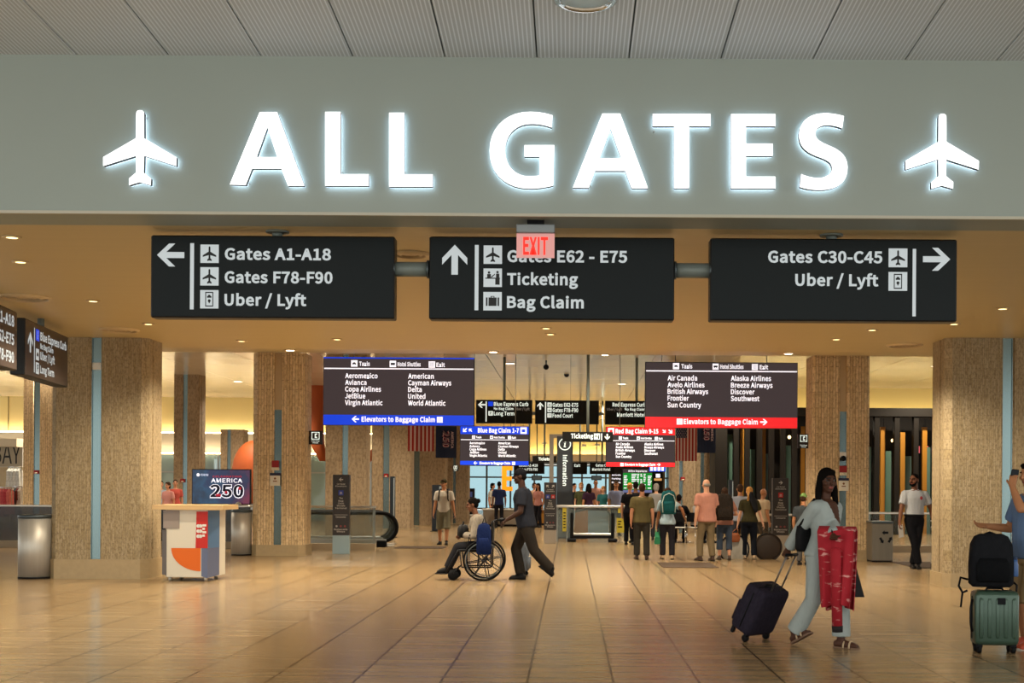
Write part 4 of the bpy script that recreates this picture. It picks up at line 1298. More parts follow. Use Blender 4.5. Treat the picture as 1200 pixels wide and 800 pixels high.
# guard walls with dark glass on both sides of the hall (openings for the escalators and lifts)
M['dglass'] = glass('smoked_glass', '#33322f', .5, .1, .5)
M['cglass'] = glass('clear_glass', '#a9b4ae', .07, .05)
M['rail'] = mat('steel_handrail', '#b9b3a8', .3, .8)
def guard(Y, u0, u1, vt, vb, label, panel, cap_d=.16, posts=2.0, group='glass guards around the openings'):
    A, B = at(u0, vb, Y).x, at(u1, vb, Y).x
    h = Z((u0 + u1) / 2, vt, Y)
    t = thing('glass_guard', label, 'railing', ((A + B) / 2, Y, 0), 0, group)
    w = (B - A) / 2
    a = MB(); a.box(-w, -.09, 0, w, .12, .16); a.build('kerb', mat('guard_kerb', '#a9987c', .5), t)
    a = MB(); a.box(-w, -.1, h - .05, w, cap_d, h, .012); a.build('top_rail', M['rail'], t)
    a = MB(); a.box(-w, .005, .16, w, .02, h - .05); a.build('glass_panel', panel, t)
    n = max(2, int(2 * w / posts) + 1)
    for i in range(n):
        x = -w + .05 + (2 * w - .1) * i / (n - 1)
        a = MB(); a.box(x - .025, .03, 0, x + .025, .08, h - .05); a.build('post', M['alum'], t)
    return t
guard(31.4, -80, 62, 591, 645, 'long glass guard with a steel rail behind the bin at the far left', M['dglass'])
guard(31.4, 182, 293, 591.5, 645, 'glass guard with a wide stone-coloured ledge under the 250 display screen', M['dglass'], .5)
guard(30.8, 359, 440, 592.5, 647, 'clear glass guard in front of the escalator', M['cglass'], .1, 1.4)
guard(31.6, 1016, 1106, 600, 645, 'steel-railed guard behind the recycling bin and the man in the polo', M['cglass'], .1, 1.0)
guard(33.5, 898, 954, 602, 642, 'steel-railed guard behind the dark wayfinding totem near the right column', M['cglass'], .1, 1.2)

# display screen with the anniversary artwork
Yd = 31.7
b = Board('display_screen', 'blue display screen reading Celebrating America 250 above the glass guard', 'display', 224.5, 549.5, 293.5, 591, Yd, depth=.1, body=M['black'], bev=.006)
m = bpy.data.materials.new('starburst_screen'); m.use_nodes = True
nt = m.node_tree; N, L = nt.nodes, nt.links
pb = N['Principled BSDF']; pb.inputs['Base Color'].default_value = (0, 0, 0, 1); pb.inputs['Roughness'].default_value = .25
tc = N.new('ShaderNodeTexCoord')
nz = N.new('ShaderNodeTexNoise'); nz.inputs['Scale'].default_value = 2.6; nz.inputs['Detail'].default_value = 6
L.new(tc.outputs['Object'], nz.inputs['Vector'])
sp = N.new('ShaderNodeSeparateXYZ'); L.new(tc.outputs['Object'], sp.inputs[0])
ma = N.new('ShaderNodeMath'); ma.operation = 'MULTIPLY_ADD'; ma.inputs[1].default_value = .42; ma.inputs[2].default_value = .0
L.new(sp.outputs['X'], ma.inputs[0])
mb2 = N.new('ShaderNodeMath'); mb2.operation = 'ADD'; L.new(ma.outputs[0], mb2.inputs[0]); L.new(nz.outputs['Fac'], mb2.inputs[1])
rp = N.new('ShaderNodeValToRGB'); e = rp.color_ramp.elements
e[0].position = .1; e[0].color = (*lin('#0b1c3c'), 1); e[1].position = .95; e[1].color = (*lin('#8e1f4c'), 1)
x = e.new(.34); x.color = (*lin('#17557f'), 1); x = e.new(.46); x.color = (*lin('#123266'), 1); x = e.new(.66); x.color = (*lin('#1d1c55'), 1)
L.new(mb2.outputs[0], rp.inputs[0]); L.new(rp.outputs[0], pb.inputs['Emission Color']); pb.inputs['Emission Strength'].default_value = .55
b.rect('screen_image', m, 225.5, 550.5, 292.5, 590)
REDL = mat('screen_red_letter', '#b02030', .5, emit=.8)
b.text('red_lettering', REDL, 'CELEBRATING', 249, 559.2, 2.2, 34, bold=.02)
b.text('lettering', LED, 'AMERICA', 247.3, 565.2, 4.8, 36.5, bold=.01)
b.text('lettering', LED, '250', 245, 583.5, 16.2, 41, bold=.085, y=-.004)
b.text('dark_lettering', mat('screen_navy', '#131433', .5, emit=.1), '250', 246.2, 582.4, 14.6, 39, bold=.03, y=-.008)
b.rect('red_swash', REDL, 253, 578.6, 259, 581.4, -.011)
q = b.p('red_swash', REDL); disc(q, b.x(265), b.z(576.5), 1.6 * b.k, -.011); disc(q, b.x(281), b.z(572), 1.8 * b.k, -.011)
q = b.p('emblem', LED); disc(q, b.x(232), b.z(556.3), 1.9 * b.k, -.004); b.rect('emblem', LED, 235, 555, 244, 557.6)
b.done()
# a white dome camera on the ledge, and a hat beside it
p = at(279, 591.5, 31.6)
t = thing('dome_lamp', 'small white dome standing on the ledge under the 250 screen', 'dome', (p.x, 31.62, p.z))
a = MB(); a.lathe([(.07, 0), (.075, .02), (.055, .06), (.02, .075), (.001, .077)], 20); a.build('dome', M['white'], t)

# wayfinding totems
def totem(name, u0, u1, vt, vm, vb, label, arrow_ang, mark, base_col, Y=None):
    p = ground((u0 + u1) / 2, vb)
    Yt = Y or p.y
    k = Yt / F
    uc = (u0 + u1) / 2
    t = thing(name, label, 'wayfinding sign', (at(uc, vb, Yt).x, Yt, 0), 0, 'free-standing wayfinding totems')
    w = (u1 - u0) / 2 * k
    zt, zm = Z(uc, vt, Yt), Z(uc, vm, Yt)
    a = MB(); a.box(-w, 0, 0, w, .16, zm, .008); a.build('base', base_col, t)
    a = MB(); a.box(-w, -.005, zm, w, .165, zt, .008); a.build('sign_blade', mat('totem_dark', '#34302f', .4), t)
    y = -.009
    H = zt - zm
    PL = mat('totem_print', '#b9b5ae', .5)
    a = MB()
    for (ax, an) in arrow_ang:
        arrow(a, ax * w, zm + H * .92, H * .07, an, y)
    for i, (zz, ww, n) in enumerate(((.835, .62, 'Car Rental'), (.80, .82, 'Elevators'))):
        text(a, n, 0, zm + H * zz, H * .022, 2 * w * ww * .8, 'c', .02, y)
    for zz, n, ww in ((.60, 'The', .22), (.555, 'Bag', .3), (.515, 'Claim', .36), (.475, 'Shuttle', .5), (.435, 'Terminal', .7), (.29, 'Concourse', .6), (.085, 'Restaurants', .8), (.05, 'Shops', .5)):
        text(a, n, 0, zm + H * zz, H * .026, 2 * w * ww, 'c', .02, y)
    rect(a, -w * .8, zm + H * .335, w * .8, zm + H * .34, y)
    a.build('lettering', PL, t)
    for col, cx in mark:
        a = MB(); s = .3 * w
        rect(a, cx * w - s, zm + H * .66, cx * w + s, zm + H * .66 + 2 * s, y); a.build('colour_marker', col, t)
        a = MB(); z0 = zm + H * .66
        rect(a, cx * w - s * .55, z0 + s * .5, cx * w + s * .55, z0 + s * .75, y - .003); rect(a, cx * w - s * .1, z0 + s * .75, cx * w + s * .1, z0 + s * 1.4, y - .003); rect(a, cx * w - s * .5, z0 + s * 1.1, cx * w + s * .5, z0 + s * 1.3, y - .003)
        a.build('marker_symbol', PL, t)
    for i, c in enumerate(('#a09a94', '#7d3b3b', '#7d3b3b')):
        a = MB(); disc(a, (-.5 + .5 * i) * w, zm + H * .15, .13 * w, y, 14); a.build('symbol_dot', mat('totem_dot_' + c[1:], c, .5), t)
    return t
MB_, MR_ = mat('totem_blue', '#2a3f9c', .5), mat('totem_red', '#b02426', .5)
BASE_L = mat('totem_base_blue', '#8fa3a8', .4, .2)
BASE_C = mat('totem_base_grey', '#a49a8b', .4, .2)
totem('wayfinding_totem', 389.4, 409, 556, 627, 649, 'dark totem with a left arrow and a blue marker before the escalator guard', [(0, PI / 2)], [(MB_, 0)], BASE_L)
totem('wayfinding_totem', 905, 924, 560, 627, 645, 'dark totem with a right arrow and a red marker behind the woman in grey', [(0, -PI / 2)], [(MR_, 0)], BASE_C)
totem('wayfinding_totem', 637.2, 651.8, 565, 620.5, 637, 'dark totem with blue and red markers before the information pillar', [(-.45, PI * .25), (.45, -PI * .25)], [(MB_, -.4), (MR_, .45)], BASE_C)

# slim black floor-standing posts (door monitors) in the concourse
def slim_post(u0, u1, vt, vb, Y, label, strip=True):
    A, B = at(u0, vb, Y).x, at(u1, vb, Y).x
    h = Z((u0 + u1) / 2, vt, Y)
    t = thing('slim_display_post', label, 'display post', ((A + B) / 2, Y, 0), 0, 'slim dark display posts')
    w = (B - A) / 2
    a = MB(); a.box(-w, 0, .02, w, .2, h, .01); a.build('body', mat('post_navy', '#1c232b', .35), t)
    a = MB(); a.box(-w - .05, -.05, 0, w + .05, .25, .02); a.build('foot', M['black'], t)
    a = MB(); a.box(w * .55, -.006, .1, w * .95, .0, h - .05); a.build('edge_strip', mat('post_edge', '#a9b4b6', .3, .5), t)
slim_post(456.5, 462, 558, 628, 38.5, 'slim dark post with a bright edge beside the escalator end')
slim_post(506, 517, 568, 619, 44, 'dark post with a white panel behind the man in shorts')
slim_post(854, 859, 562, 619, 40, 'slim dark post with a bright edge by the slatted shopfront')
slim_post(549, 556, 572, 606, 56, 'small dark display post behind the wheelchair')

# ------------------------------------------------------------------ escalator ending at the left
YE = 32.6
ke = YE / F
def escalator():
    xe, ze = at(440, 600, YE).x, 0
    t = thing('escalator', 'escalator landing with rounded black handrails and glass sides behind the left totem', 'escalator', (xe, YE, 0))
    hr = Z(440, 601, YE)           # top of the handrail
    r = hr / 2 - .07
    zc = hr / 2 + .07
    for i, y in enumerate((0, .95, 1.9)):
        off = (.42, .2, .0)[i] - .25
        pts = [(-2.6, y, hr), (-.2 + off, y, hr)]
        for j in range(13):
            an = PI / 2 - PI * j / 12
            pts.append((off + r * 1.05 * math.cos(an), y, zc + r * math.sin(an)))
        pts += [(-.3 + off, y, zc - r)]
        a = MB(); a.tube(pts, .05, 8); a.build('handrail', M['rubber'], t)
        g_ = MB()
        out = [(-2.6, hr - .05), (off, hr - .05)] + [(off + (r * 1.05 - .05) * math.cos(PI / 2 - PI * j / 12), zc + (r - .05) * math.sin(PI / 2 - PI * j / 12)) for j in range(13)] + [(-2.6, zc - r + .05)]
        g_.prism(out, y - .008, y + .008); g_.build('glass_side', M['cglass'], t)
        a = MB(); a.box(-2.6, y - .09, 0, off + .12, y + .09, zc - r + .06, .02); a.build('skirt', M['alum'], t)
    a = MB(); a.box(-2.6, .1, .0, .4, .85, .02); a.box(-2.6, 1.05, 0, .3, 1.8, .02)
    a.build('landing_plate', M['steel'], t)
    a = MB(); a.box(.05, -.14, 0, .3, .0, .16, .02); a.build('newel_foot', M['black'], t)
    a = MB()
    for k_ in range(14):
        a.box(-2.6, .12 + k_ * .05, .02, -1.0, .14 + k_ * .05, .035)
    a.build('comb_step', M['dsteel'], t)
escalator()

# glass enclosure around the escalator well in the middle
YI = 36.4
ki = YI / F
x0 = at(693, 636, YI).x
t = thing('glass_enclosure', 'glass enclosure with a steel rail and two black newels in the centre of the hall', 'railing', (x0, YI, 0))
XI = lambda u: (u - 693) * ki
ZI = lambda v: (636 - v) * ki
a = MB(); a.box(XI(652), -.04, ZI(596), XI(734.5), .06, ZI(593.6), .008); a.box(XI(652), .9, ZI(596), XI(734.5), 1.0, ZI(593.6), .008)
for u in (652.5, 734): a.box(XI(u) - .04, 0, ZI(596), XI(u) + .04, .95, ZI(593.6), .008)
a.build('top_rail', M['rail'], t)
a = MB(); a.box(XI(652.5), .0, .05, XI(670), .014, ZI(596)); a.box(XI(717), 0, .05, XI(734), .014, ZI(596)); a.box(XI(671), .0, ZI(626), XI(716), .014, ZI(596)); a.box(XI(652.5), .94, .1, XI(734), .954, ZI(596))
a.build('glass_panel', M['cglass'], t)
for u in (670, 717.7):
    a = MB(); a.box(XI(u) - .045, -.08, .08, XI(u) + .045, .03, ZI(602), .02); a.build('newel', M['rubber'], t)
    a = MB(); a.box(XI(u) - .13, -.3, 0, XI(u) + .13, .1, .1, .03); a.build('newel_foot', M['black'], t)
a = MB(); a.box(XI(672), -.02, ZI(632), XI(716), .06, ZI(628.6)); a.build('toe_plate', M['black'], t)
a = MB(); a.box(XI(672), -.02, ZI(628.5), XI(716), .06, ZI(626), .006); a.build('lower_rail', M['rail'], t)
for u in (652.8, 664.5, 733.8):
    a = MB(); a.box(XI(u) - .025, .02, 0, XI(u) + .025, .07, ZI(595)); a.build('post', M['alum'], t)
POST = mat('yellow_poster', '#b8a534', .5)
a = MB(); a.box(XI(659), -.02, ZI(624), XI(663.5), -.008, ZI(596), .0); a.box(XI(722.5), -.02, ZI(625), XI(732), -.008, ZI(608), .0); a.box(XI(724), -.02, ZI(602), XI(727), -.008, ZI(595.5)); a.build('yellow_notice', POST, t)
a = MB()
for i, s in enumerate((5, 3, 4)):
    rect(a, XI(724), ZI(619 + -i * 3.2), XI(724 + s), ZI(617.6 - i * 3.2), -.023)
for i in range(6): rect(a, XI(660), ZI(620 - 3.4 * i), XI(662.6), ZI(618.6 - 3.4 * i), -.023)
a.build('notice_print', M['black'], t)
# the escalator that climbs inside it
t = thing('escalator', 'escalator flank with a brown panel inside the central glass enclosure', 'escalator', (x0, YI + 2.0, 0))
a = MB(); a.prism([(XI(672), .02), (XI(690), .02), (XI(690), ZI(600)), (XI(674), ZI(604))], 0, .5); a.build('side_panel', mat('copper_panel', '#8a5c36', .35, .4), t)
a = MB(); a.prism([(XI(690), .02), (XI(716), .02), (XI(716), ZI(601)), (XI(690), ZI(600))], .3, .32); a.build('inner_glass', mat('tinted_blue_glass', '#7f949c', .15, .3), t)
a = MB(); a.tube([(XI(674), .2, ZI(603)), (XI(690), .2, ZI(599)), (XI(714), .2, ZI(600)), (XI(718), .2, ZI(606)), (XI(718), .2, .1)], .04, 8); a.build('handrail', M['rubber'], t)

# information pillar
Yp = 38.5
kp = Yp / F
t = thing('information_pillar', 'tall dark pillar with a circled i and vertical lettering Information', 'information sign', (at(661.3, 630, Yp).x, Yp, 0))
XP = lambda u: (u - 661.3) * kp
ZP = lambda v: Z(661.3, v, Yp)
a = MB(); a.box(XP(652), 0, 0, XP(670.8), .16, ZP(511), .006); a.build('blade', mat('pillar_slate', '#3b4046', .4), t)
GP = mat('pillar_grey', '#8b8378', .4, .3)
a = MB(); a.box(XP(643.2), .02, 0, XP(648.2), .14, ZP(508.5), .005); a.box(XP(648.2), .02, ZP(513), XP(660), .14, ZP(508.5)); a.build('side_post', GP, t)
a = MB()
n = 32
R1_, R2_ = 7.2 * kp, 6.0 * kp
cz = ZP(520.3)
ring = [[(r_ * math.cos(2 * PI * i / n), -.006, cz + r_ * math.sin(2 * PI * i / n)) for i in range(n)] for r_ in (R2_, R1_)]
a.loft(ring, cap=False)
disc(a, .6 * kp, cz + 3.2 * kp, 1.1 * kp, -.006, 12)
flat(a, [(-1.6 * kp, cz + 1.4 * kp), (1.2 * kp, cz + 1.6 * kp), (.2 * kp, cz - 2.6 * kp), (1.6 * kp, cz - 2.4 * kp), (.6 * kp, cz - 3.8 * kp), (-1.5 * kp, cz - 3.2 * kp), (-.4 * kp, cz + .7 * kp)], -.006)
a.build('information_symbol', FL, t)
a = MB()
a.M = Matrix.Translation((0, 0, 0)) @ Matrix.Rotation(PI / 2, 4, 'Y')
zt, zb = ZP(533), ZP(569)
text(a, 'Information', -zt, -2.3 * kp, 5.2 * kp, zt - zb, 'l', .025, -.006)
a.build('lettering', FL, t)

# large orange letter of a far counter
p = at(594, 575, 62)
kk = 62 / F
t = thing('orange_letter', 'big glowing orange letter E half hidden by the head of the wheelchair pusher', 'sign letter', (p.x, 62, p.z))
a = MB(); a.prism([(x * kk, z * kk) for x, z in [(-6, 0), (6.5, 0), (6.5, 5), (-.5, 5), (-.5, 12), (5.5, 12), (5.5, 17), (-.5, 17), (-.5, 24), (6.5, 24), (6.5, 29), (-6, 29)]], 0, .2)
a.build('letter_face', mat('orange_lit', '#e07a10', .4, emit=.9, emit_col='#f08a12'), t)
a = MB()
for x in (-4, 4):
    a.tube([(x * kk, .1, 28.8 * kk), (x * kk, .1, UZ - p.z)], .02, 8)
a.build('hanger_rod', M['dsteel'], t)

# ------------------------------------------------------------------ flags and banners
def cloth(u0, u1, v0, v1, Y, n=28, amp=.03, seed=0):
    A, B, z0, z1 = at(u0, v1, Y).x, at(u1, v1, Y).x, Z((u0 + u1) / 2, v1, Y), Z((u0 + u1) / 2, v0, Y)
    return A, B, z0, z1
def wave(x, z, s):
    return .035 * math.sin(x * 5.1 + s) + .015 * math.sin(x * 11 + z * 1.3 + s)
def flag_panel(mb, x0, x1, z0, z1, s, y=0.0, n=8):
    vs, fs = [], []
    nz = 6
    for i in range(n + 1):
        for j in range(nz + 1):
            x, z = x0 + (x1 - x0) * i / n, z0 + (z1 - z0) * j / nz
            vs.append((x, wave(x, z, s) + y, z))
    for i in range(n):
        for j in range(nz):
            a = i * (nz + 1) + j
            fs.append((a, a + nz + 1, a + nz + 2, a + 1))
    mb.add(vs, fs)
M['fred'] = mat('flag_red', '#8c1418', .8)
M['fwhite'] = mat('flag_white', '#b59b94', .8)
M['fnavy'] = mat('flag_navy', '#15203a', .8)
def us_flag(u0, u1, v0, v1, Y, label, canton, vfull=None):
    zc = Z((u0 + u1) / 2, v1, Y)
    x0, x1 = at(u0, v1, Y).x, at(u1, v1, Y).x
    w = x1 - x0
    H = w * 1.9
    t = thing('striped_flag', label, 'flag', ((x0 + x1) / 2, Y, zc), 0, 'striped flags hung upright')
    for r in (0, 1):
        a = MB()
        for i in range(13):
            if i % 2 == r:
                xa, xb = -w / 2 + w * i / 13, -w / 2 + w * (i + 1) / 13
                top = H if not (i < 7) else H
                flag_panel(a, xa, xb, 0, H, 1.0, 0, 2)
        a.build('red_stripes' if r == 0 else 'white_stripes', M['fred' if r == 0 else 'fwhite'], t)
    zl = canton if canton else H * .6
    a = MB(); flag_panel(a, -w / 2, -w / 2 + w * 7 / 13, zl, H, 1.0, -.012); a.build('star_field', M['fnavy'], t)
    a = MB()
    cw = w * 7 / 13
    for i in range(5):
        for j in range(8):
            x = -w / 2 + cw * (i + .5 + (.25 if j % 2 else -.25)) / 5
            z = zl + (j + .5) * cw / 6
            if z < H - .05:
                y = wave(x, z, 1.0) - .02
                r_ = cw * .05
                a.add([(x + r_ * (1 if q % 2 == 0 else .42) * math.sin(q * PI / 5), y, z + r_ * (1 if q % 2 == 0 else .42) * math.cos(q * PI / 5)) for q in range(10)], [tuple(range(9, -1, -1))])
    a.build('stars', M['fwhite'], t)
    a = MB(); a.tube([(-w / 2, .0, H + .02), (w / 2, .0, H + .02)], .03, 8)
    for x in (-w * .4, w * .4): a.tube([(x, 0, H + .02), (x, 0, UZ - zc)], .012, 6)
    a.build('hanging_rod', M['alum'], t)
us_flag(478, 508.5, 498, 528.5, 42, 'red and white striped flag hung upright beside a navy banner, under the blue board', None)
zc_ = (540 - 513) / F * 42
us_flag(791.5, 816.5, 501, 540, 42, 'striped flag with its starry corner showing, under the red board', zc_)
def banner(u0, u1, v1, Y, label, mirror):
    zc = Z((u0 + u1) / 2, v1, Y)
    x0, x1 = at(u0, v1, Y).x, at(u1, v1, Y).x
    w = x1 - x0
    H = w * 1.9
    t = thing('anniversary_banner', label, 'banner', ((x0 + x1) / 2, Y, zc), 0, 'navy anniversary banners')
    a = MB(); flag_panel(a, -w / 2, w / 2, 0, H, 2.0); a.build('cloth', M['fnavy'], t)
    y = -.06
    k_ = w / 25
    z_ = lambda v: (v1 - v) / F * Y
    R = Matrix.Rotation(PI / 2, 4, 'Y')
    for n_, m_, bo, yy, off in (('red_numerals', mat('banner_red', '#a02438', .7), .07, y, 0), ('pale_numerals', mat('banner_pale', '#c9b0b4', .7), .035, y - .006, .0), ('navy_numerals', M['fnavy'], .0, y - .012, 0)):
        a = MB(); a.M = R
        text(a, '250', -z_(v1 - 32), -4.6 * k_ , 9.2 * k_, 21 * k_, 'l', bo, yy); a.build(n_, m_, t)
    a = MB(); a.M = R
    text(a, 'AMERICA', -z_(v1 - 31), 6 * k_, 3 * k_, 20 * k_, 'l', .02, y); a.build('lettering', mat('banner_pale', '#c9b0b4', .7), t)
    a = MB(); a.tube([(-w / 2, .0, H + .02), (w / 2, .0, H + .02)], .03, 8)
    for x in (-w * .4, w * .4): a.tube([(x, 0, H + .02), (x, 0, UZ - zc)], .012, 6)
    a.build('hanging_rod', M['alum'], t)
banner(510.5, 535, 536.5, 42, 'navy banner with sideways 250 numerals beside the blue bag claim screen', False)
banner(817, 838.5, 530.5, 42, 'navy banner with sideways 250 numerals beside the starry flag, under the red board', False)

# ------------------------------------------------------------------ small wall things on the columns
def column_kit(u, vt, Y, label_a, label_n, uw=4.2, dome=None):
    k = Y / F
    y = Y + .03
    p = at(u, vt + 12, Y)
    t = thing('fire_alarm', label_a, 'fire alarm', (p.x, y + .0, p.z), 0, 'red alarm boxes on the column channels')
    a = MB(); a.box(-uw * k, -.05, 3.5 * k, uw * k, .03, 11.5 * k, .012); a.build('red_box', mat('alarm_red', '#8e1512', .4), t)
    a = MB(); a.box(-uw * k, -.06, 0, uw * k, .03, 3.5 * k, .01); a.ball((0, -.06, 1.9 * k), (2.2 * k, .025, 1.2 * k)); a.build('strobe', mat('strobe_cream', '#d9cdb4', .35), t)
    p = at(u, vt + 30, Y)
    t = thing('notice_card', label_n, 'notice', (p.x, Y - .03, p.z), 0, 'paper notices on the column channels')
    a = MB(); a.box(-5.8 * k, .0, 0, 5.8 * k, .02, 13 * k, .003); a.build('card', mat('notice_paper', '#cfc6b2', .6), t)
    a = MB(); a.box(-6.1 * k, -.008, 12 * k, 6.1 * k, .02, 15 * k, .003); a.build('dark_header', mat('notice_navy', '#24223a', .5), t)
    a = MB(); disc(a, 0, 8.5 * k, 1.3 * k, -.004); rect(a, -2.4 * k, 4.8 * k, 2.4 * k, 6 * k, -.004); a.build('printed_mark', mat('notice_mark', '#7a4a2a', .6), t)
column_kit(322.6, 539, YF, 'red fire alarm with a cream strobe on the ribbed column by the 250 screen', 'paper notice under the red alarm on the ribbed column by the 250 screen')
column_kit(988.3, 545, YG, 'red fire alarm with a cream strobe on the slim column behind the woman in grey', 'paper notice under the red alarm on the slim column behind the woman in grey')
p = at(988, 537, YG)
t = thing('security_camera', 'small dark dome camera above the red alarm on the slim column', 'camera', (p.x, YG + .02, p.z))
a = MB(); a.box(-.07, -.03, .02, .07, .03, .14, .01); a.build('mount', M['white'], t)
a = MB(); a.ball((0, -.04, .0), (.06, .06, .06)); a.build('dome', M['black'], t)
def wall_alarm(u, v, Y, label, s=2.6):
    k = Y / F
    p = at(u, v, Y)
    t = thing('fire_alarm', label, 'fire alarm', (p.x, Y + .02, p.z), 0, 'small red alarms on the far columns')
    a = MB(); a.box(-s * k, -.06, 0, s * k, .03, 1.6 * s * k, .01); a.build('red_box', mat('alarm_red', '#8e1512', .4), t)
    a = MB(); a.ball((0, -.06, .4 * s * k), (s * k * .6, .02, s * k * .35)); a.build('strobe', mat('strobe_cream', '#d9cdb4', .35), t)
wall_alarm(452.5, 559, 46, 'small red alarm on the far column just past the escalator end')
wall_alarm(214, 565, 47, 'small red alarm on the grey column behind the white kiosk')
wall_alarm(42.5, 555, 42, 'small red alarm on the flecked column beside the clothes shop')
wall_alarm(800, 563, 43, 'small red alarm on the pale column behind the salmon shirt')
# service plate of the broad column
p = at(111.8, 433, YN)
t = thing('service_plate', 'small pale plate high on the metal channel of the broad left column', 'plate', (p.x, YN + .05, p.z))
a = MB(); a.box(-.075, -.02, 0, .075, .0, .12, .004); a.build('plate', M['white'], t)
a = MB(); a.ball((-.05, -.02, .1), .008); a.ball((.05, -.02, .1), .008); a.build('screws', M['steel'], t)

# phone signs
def phone_sign(u0, v0, u1, v1, Y, label, arm_x):
    b = Board('phone_sign', label, 'sign', u0, v0, u1, v1, Y, group='small square phone signs', body=mat('phone_brown', '#2b2019', .4), depth=.08, bev=.006)
    s = (u1 - u0)
    q = b.p('pictogram', FL)
    cx, cz, kk = b.x((u0 + u1) / 2), b.z(v0 + s * .38), b.k * s
    for (x0, z0, x1, z1) in ((-.3, -.28, .3, -.23), (-.3, .23, .3, .28), (-.3, -.28, -.25, .28), (.25, -.28, .3, .28), (-.06, -.16, .02, .16), (.0, .08, .12, .17), (.0, -.17, .12, -.08)):
        rect(q, cx + x0 * kk, cz + z0 * kk, cx + x1 * kk, cz + z1 * kk, -.004)
    b.text('lettering', FL, 'Courtesy', (u0 + u1) / 2, v1 - s * .22, s * .08, s * .6, 'c', .02)
    b.text('lettering', FL, 'Phone', (u0 + u1) / 2, v1 - s * .08, s * .08, s * .4, 'c', .02)
    m = MB(); m.box(b.w / 2 * (1 if arm_x > 0 else -1), .02, b.h * .4, arm_x, .06, b.h * .6); m.build('wall_arm', M['black'], b.t)
    return b.done()
phone_sign(362, 504.5, 377.5, 520.5, 28.6, 'dark square sign with a phone symbol jutting from the ribbed column by the 250 screen', -.22)
phone_sign(935, 508.5, 948.5, 525, 28.3, 'dark square sign with a phone symbol on the slim column, right of the red board', .24)
t_ = phone_sign(530.5, 545, 537, 552, 45, 'tiny dark square sign high above the head of the man in shorts', .12)
a = MB(); a.tube([(0, .04, .2), (0, .04, UZ - t_.location.z)], .015, 6); a.build('hanger_rod', M['dsteel'], t_)
# ------------------------------------------------------------------ dark slatted shopfront to the right
YS = 43.5
M['dkframe'] = mat('dark_bronze_frame', '#17120d', .6, spec=.2)
M['dkint'] = mat('dark_shop_interior', '#120f0c', .7)
M['orangefin'] = mat('amber_fin', '#a06c20', .5)
M['greenglass'] = mat('etched_green_glass', '#4f6a5c', .25, var=.35, vscale=(1.5, 1.5, .7))
sl = X(838, 560, YS)
sr = X(1112, 560, YS) + .8
zt = Z(970, 477.5, YS)
t = thing('slatted_shopfront', 'dark slatted shopfront with amber fins and green glass behind the guard in the polo', 'shopfront', ((sl + sr) / 2, YS, 0))
ox = (sl + sr) / 2
a = MB(); a.box(sl - ox, .0, zt - .28, sr - ox, .5, zt); a.box(sl - ox, 1.6, 0, sr - ox, 1.75, zt); a.build('dark_frame', M['dkframe'], t)
a = MB(); a.box(sl - ox, .0, 0, X(852, 560, YS) - ox, 1.6, zt - .28); a.build('end_pier', M['dkframe'], t)
posts = [863, 876, 890.5, 904.5, 918, 931.5, 948, 1028, 1051.5, 1074, 1097.5]
for u in posts:
    x = X(u, 560, YS) - ox
    a = MB(); a.box(x - .09, .05, 0, x + .09, .3, zt - .28, .01); a.build('post', M['dkframe'], t)
fins = [870.5, 895, 918.8, 942, 1036.5, 1060, 1086]
for u in fins:
    x = X(u, 560, YS) - ox + .05
    a = MB(); a.box(x - .08, .45, 0, x + .08, .6, zt - (.62 if u not in (1060,) else .8)); a.build('amber_fin', M['orangefin'], t)
gl = [(852, 862, 508), (876, 889, 526), (899, 911, 531), (922, 934, 521), (950, 954, 526), (1018, 1028, 522), (1042, 1052, 527), (1066, 1076, 533), (1089, 1099, 522), (1100, 1108, 520)]
for u0, u1, v in gl:
    a = MB(); a.box(X(u0, 560, YS) - ox, .9, 0, X(u1, 560, YS) - ox, .94, Z(970, v, YS)); a.build('glass_panel', M['greenglass'], t)
# pendants and small red sign lights glowing inside
for u, v, c in ((1035.5, 508, 'w'), (1046, 516, 'w'), (903, 505, 'w'), (925, 512, 'w')):
    p = at(u, v, YS + 1.2)
    l = thing('pendant_lamp', 'tiny warm pendant lamp glowing inside the dark shopfront', 'light', p, 0, 'pendant lamps in the dark shopfront')
    q = MB(); q.ball((0, 0, 0), .06, 10, 6); q.build('bulb', mat('pendant_glow', '#ffd28a', .4, emit=5), l)
    q = MB(); q.tube([(0, 0, .05), (0, 0, zt - .28 - p.z)], .01, 6); q.build('cord', M['black'], l)
for u, lab in ((1074, 'small red-lit sign glowing behind the slats, nearer the polo man'), (1084, 'small red-lit sign glowing behind the slats, nearer the broad right column')):
    p = at(u, 531, YS + 1.25)
    l = thing('red_lit_sign', lab, 'sign', p, 0)
    q = MB(); q.box(-.12, 0, 0, .12, .05, .26, .01); q.build('case', M['black'], l)
    q = MB(); q.box(-.11, -.012, .01, .11, 0, .25); q.build('lit_face', mat('redlit', '#e05a60', .4, emit=.9, emit_col='#f06a70'), l)
    q = MB(); q.box(-.05, -.016, .08, .05, -.012, .18); q.build('pale_symbol', LED, l)
    q = MB(); q.tube([(0, .02, .26), (0, .02, zt - .28 - p.z)], .01, 6); q.build('hanger', M['black'], l)
# white frame leaning by the right column in the gap (door post)
b_ = MB(); b_.box(X(1101, 500, 47) , 47, 0, X(1106, 500, 47), 47.1, Z(1103, 465, 47)); struct('trim_4', b_, M['white'])

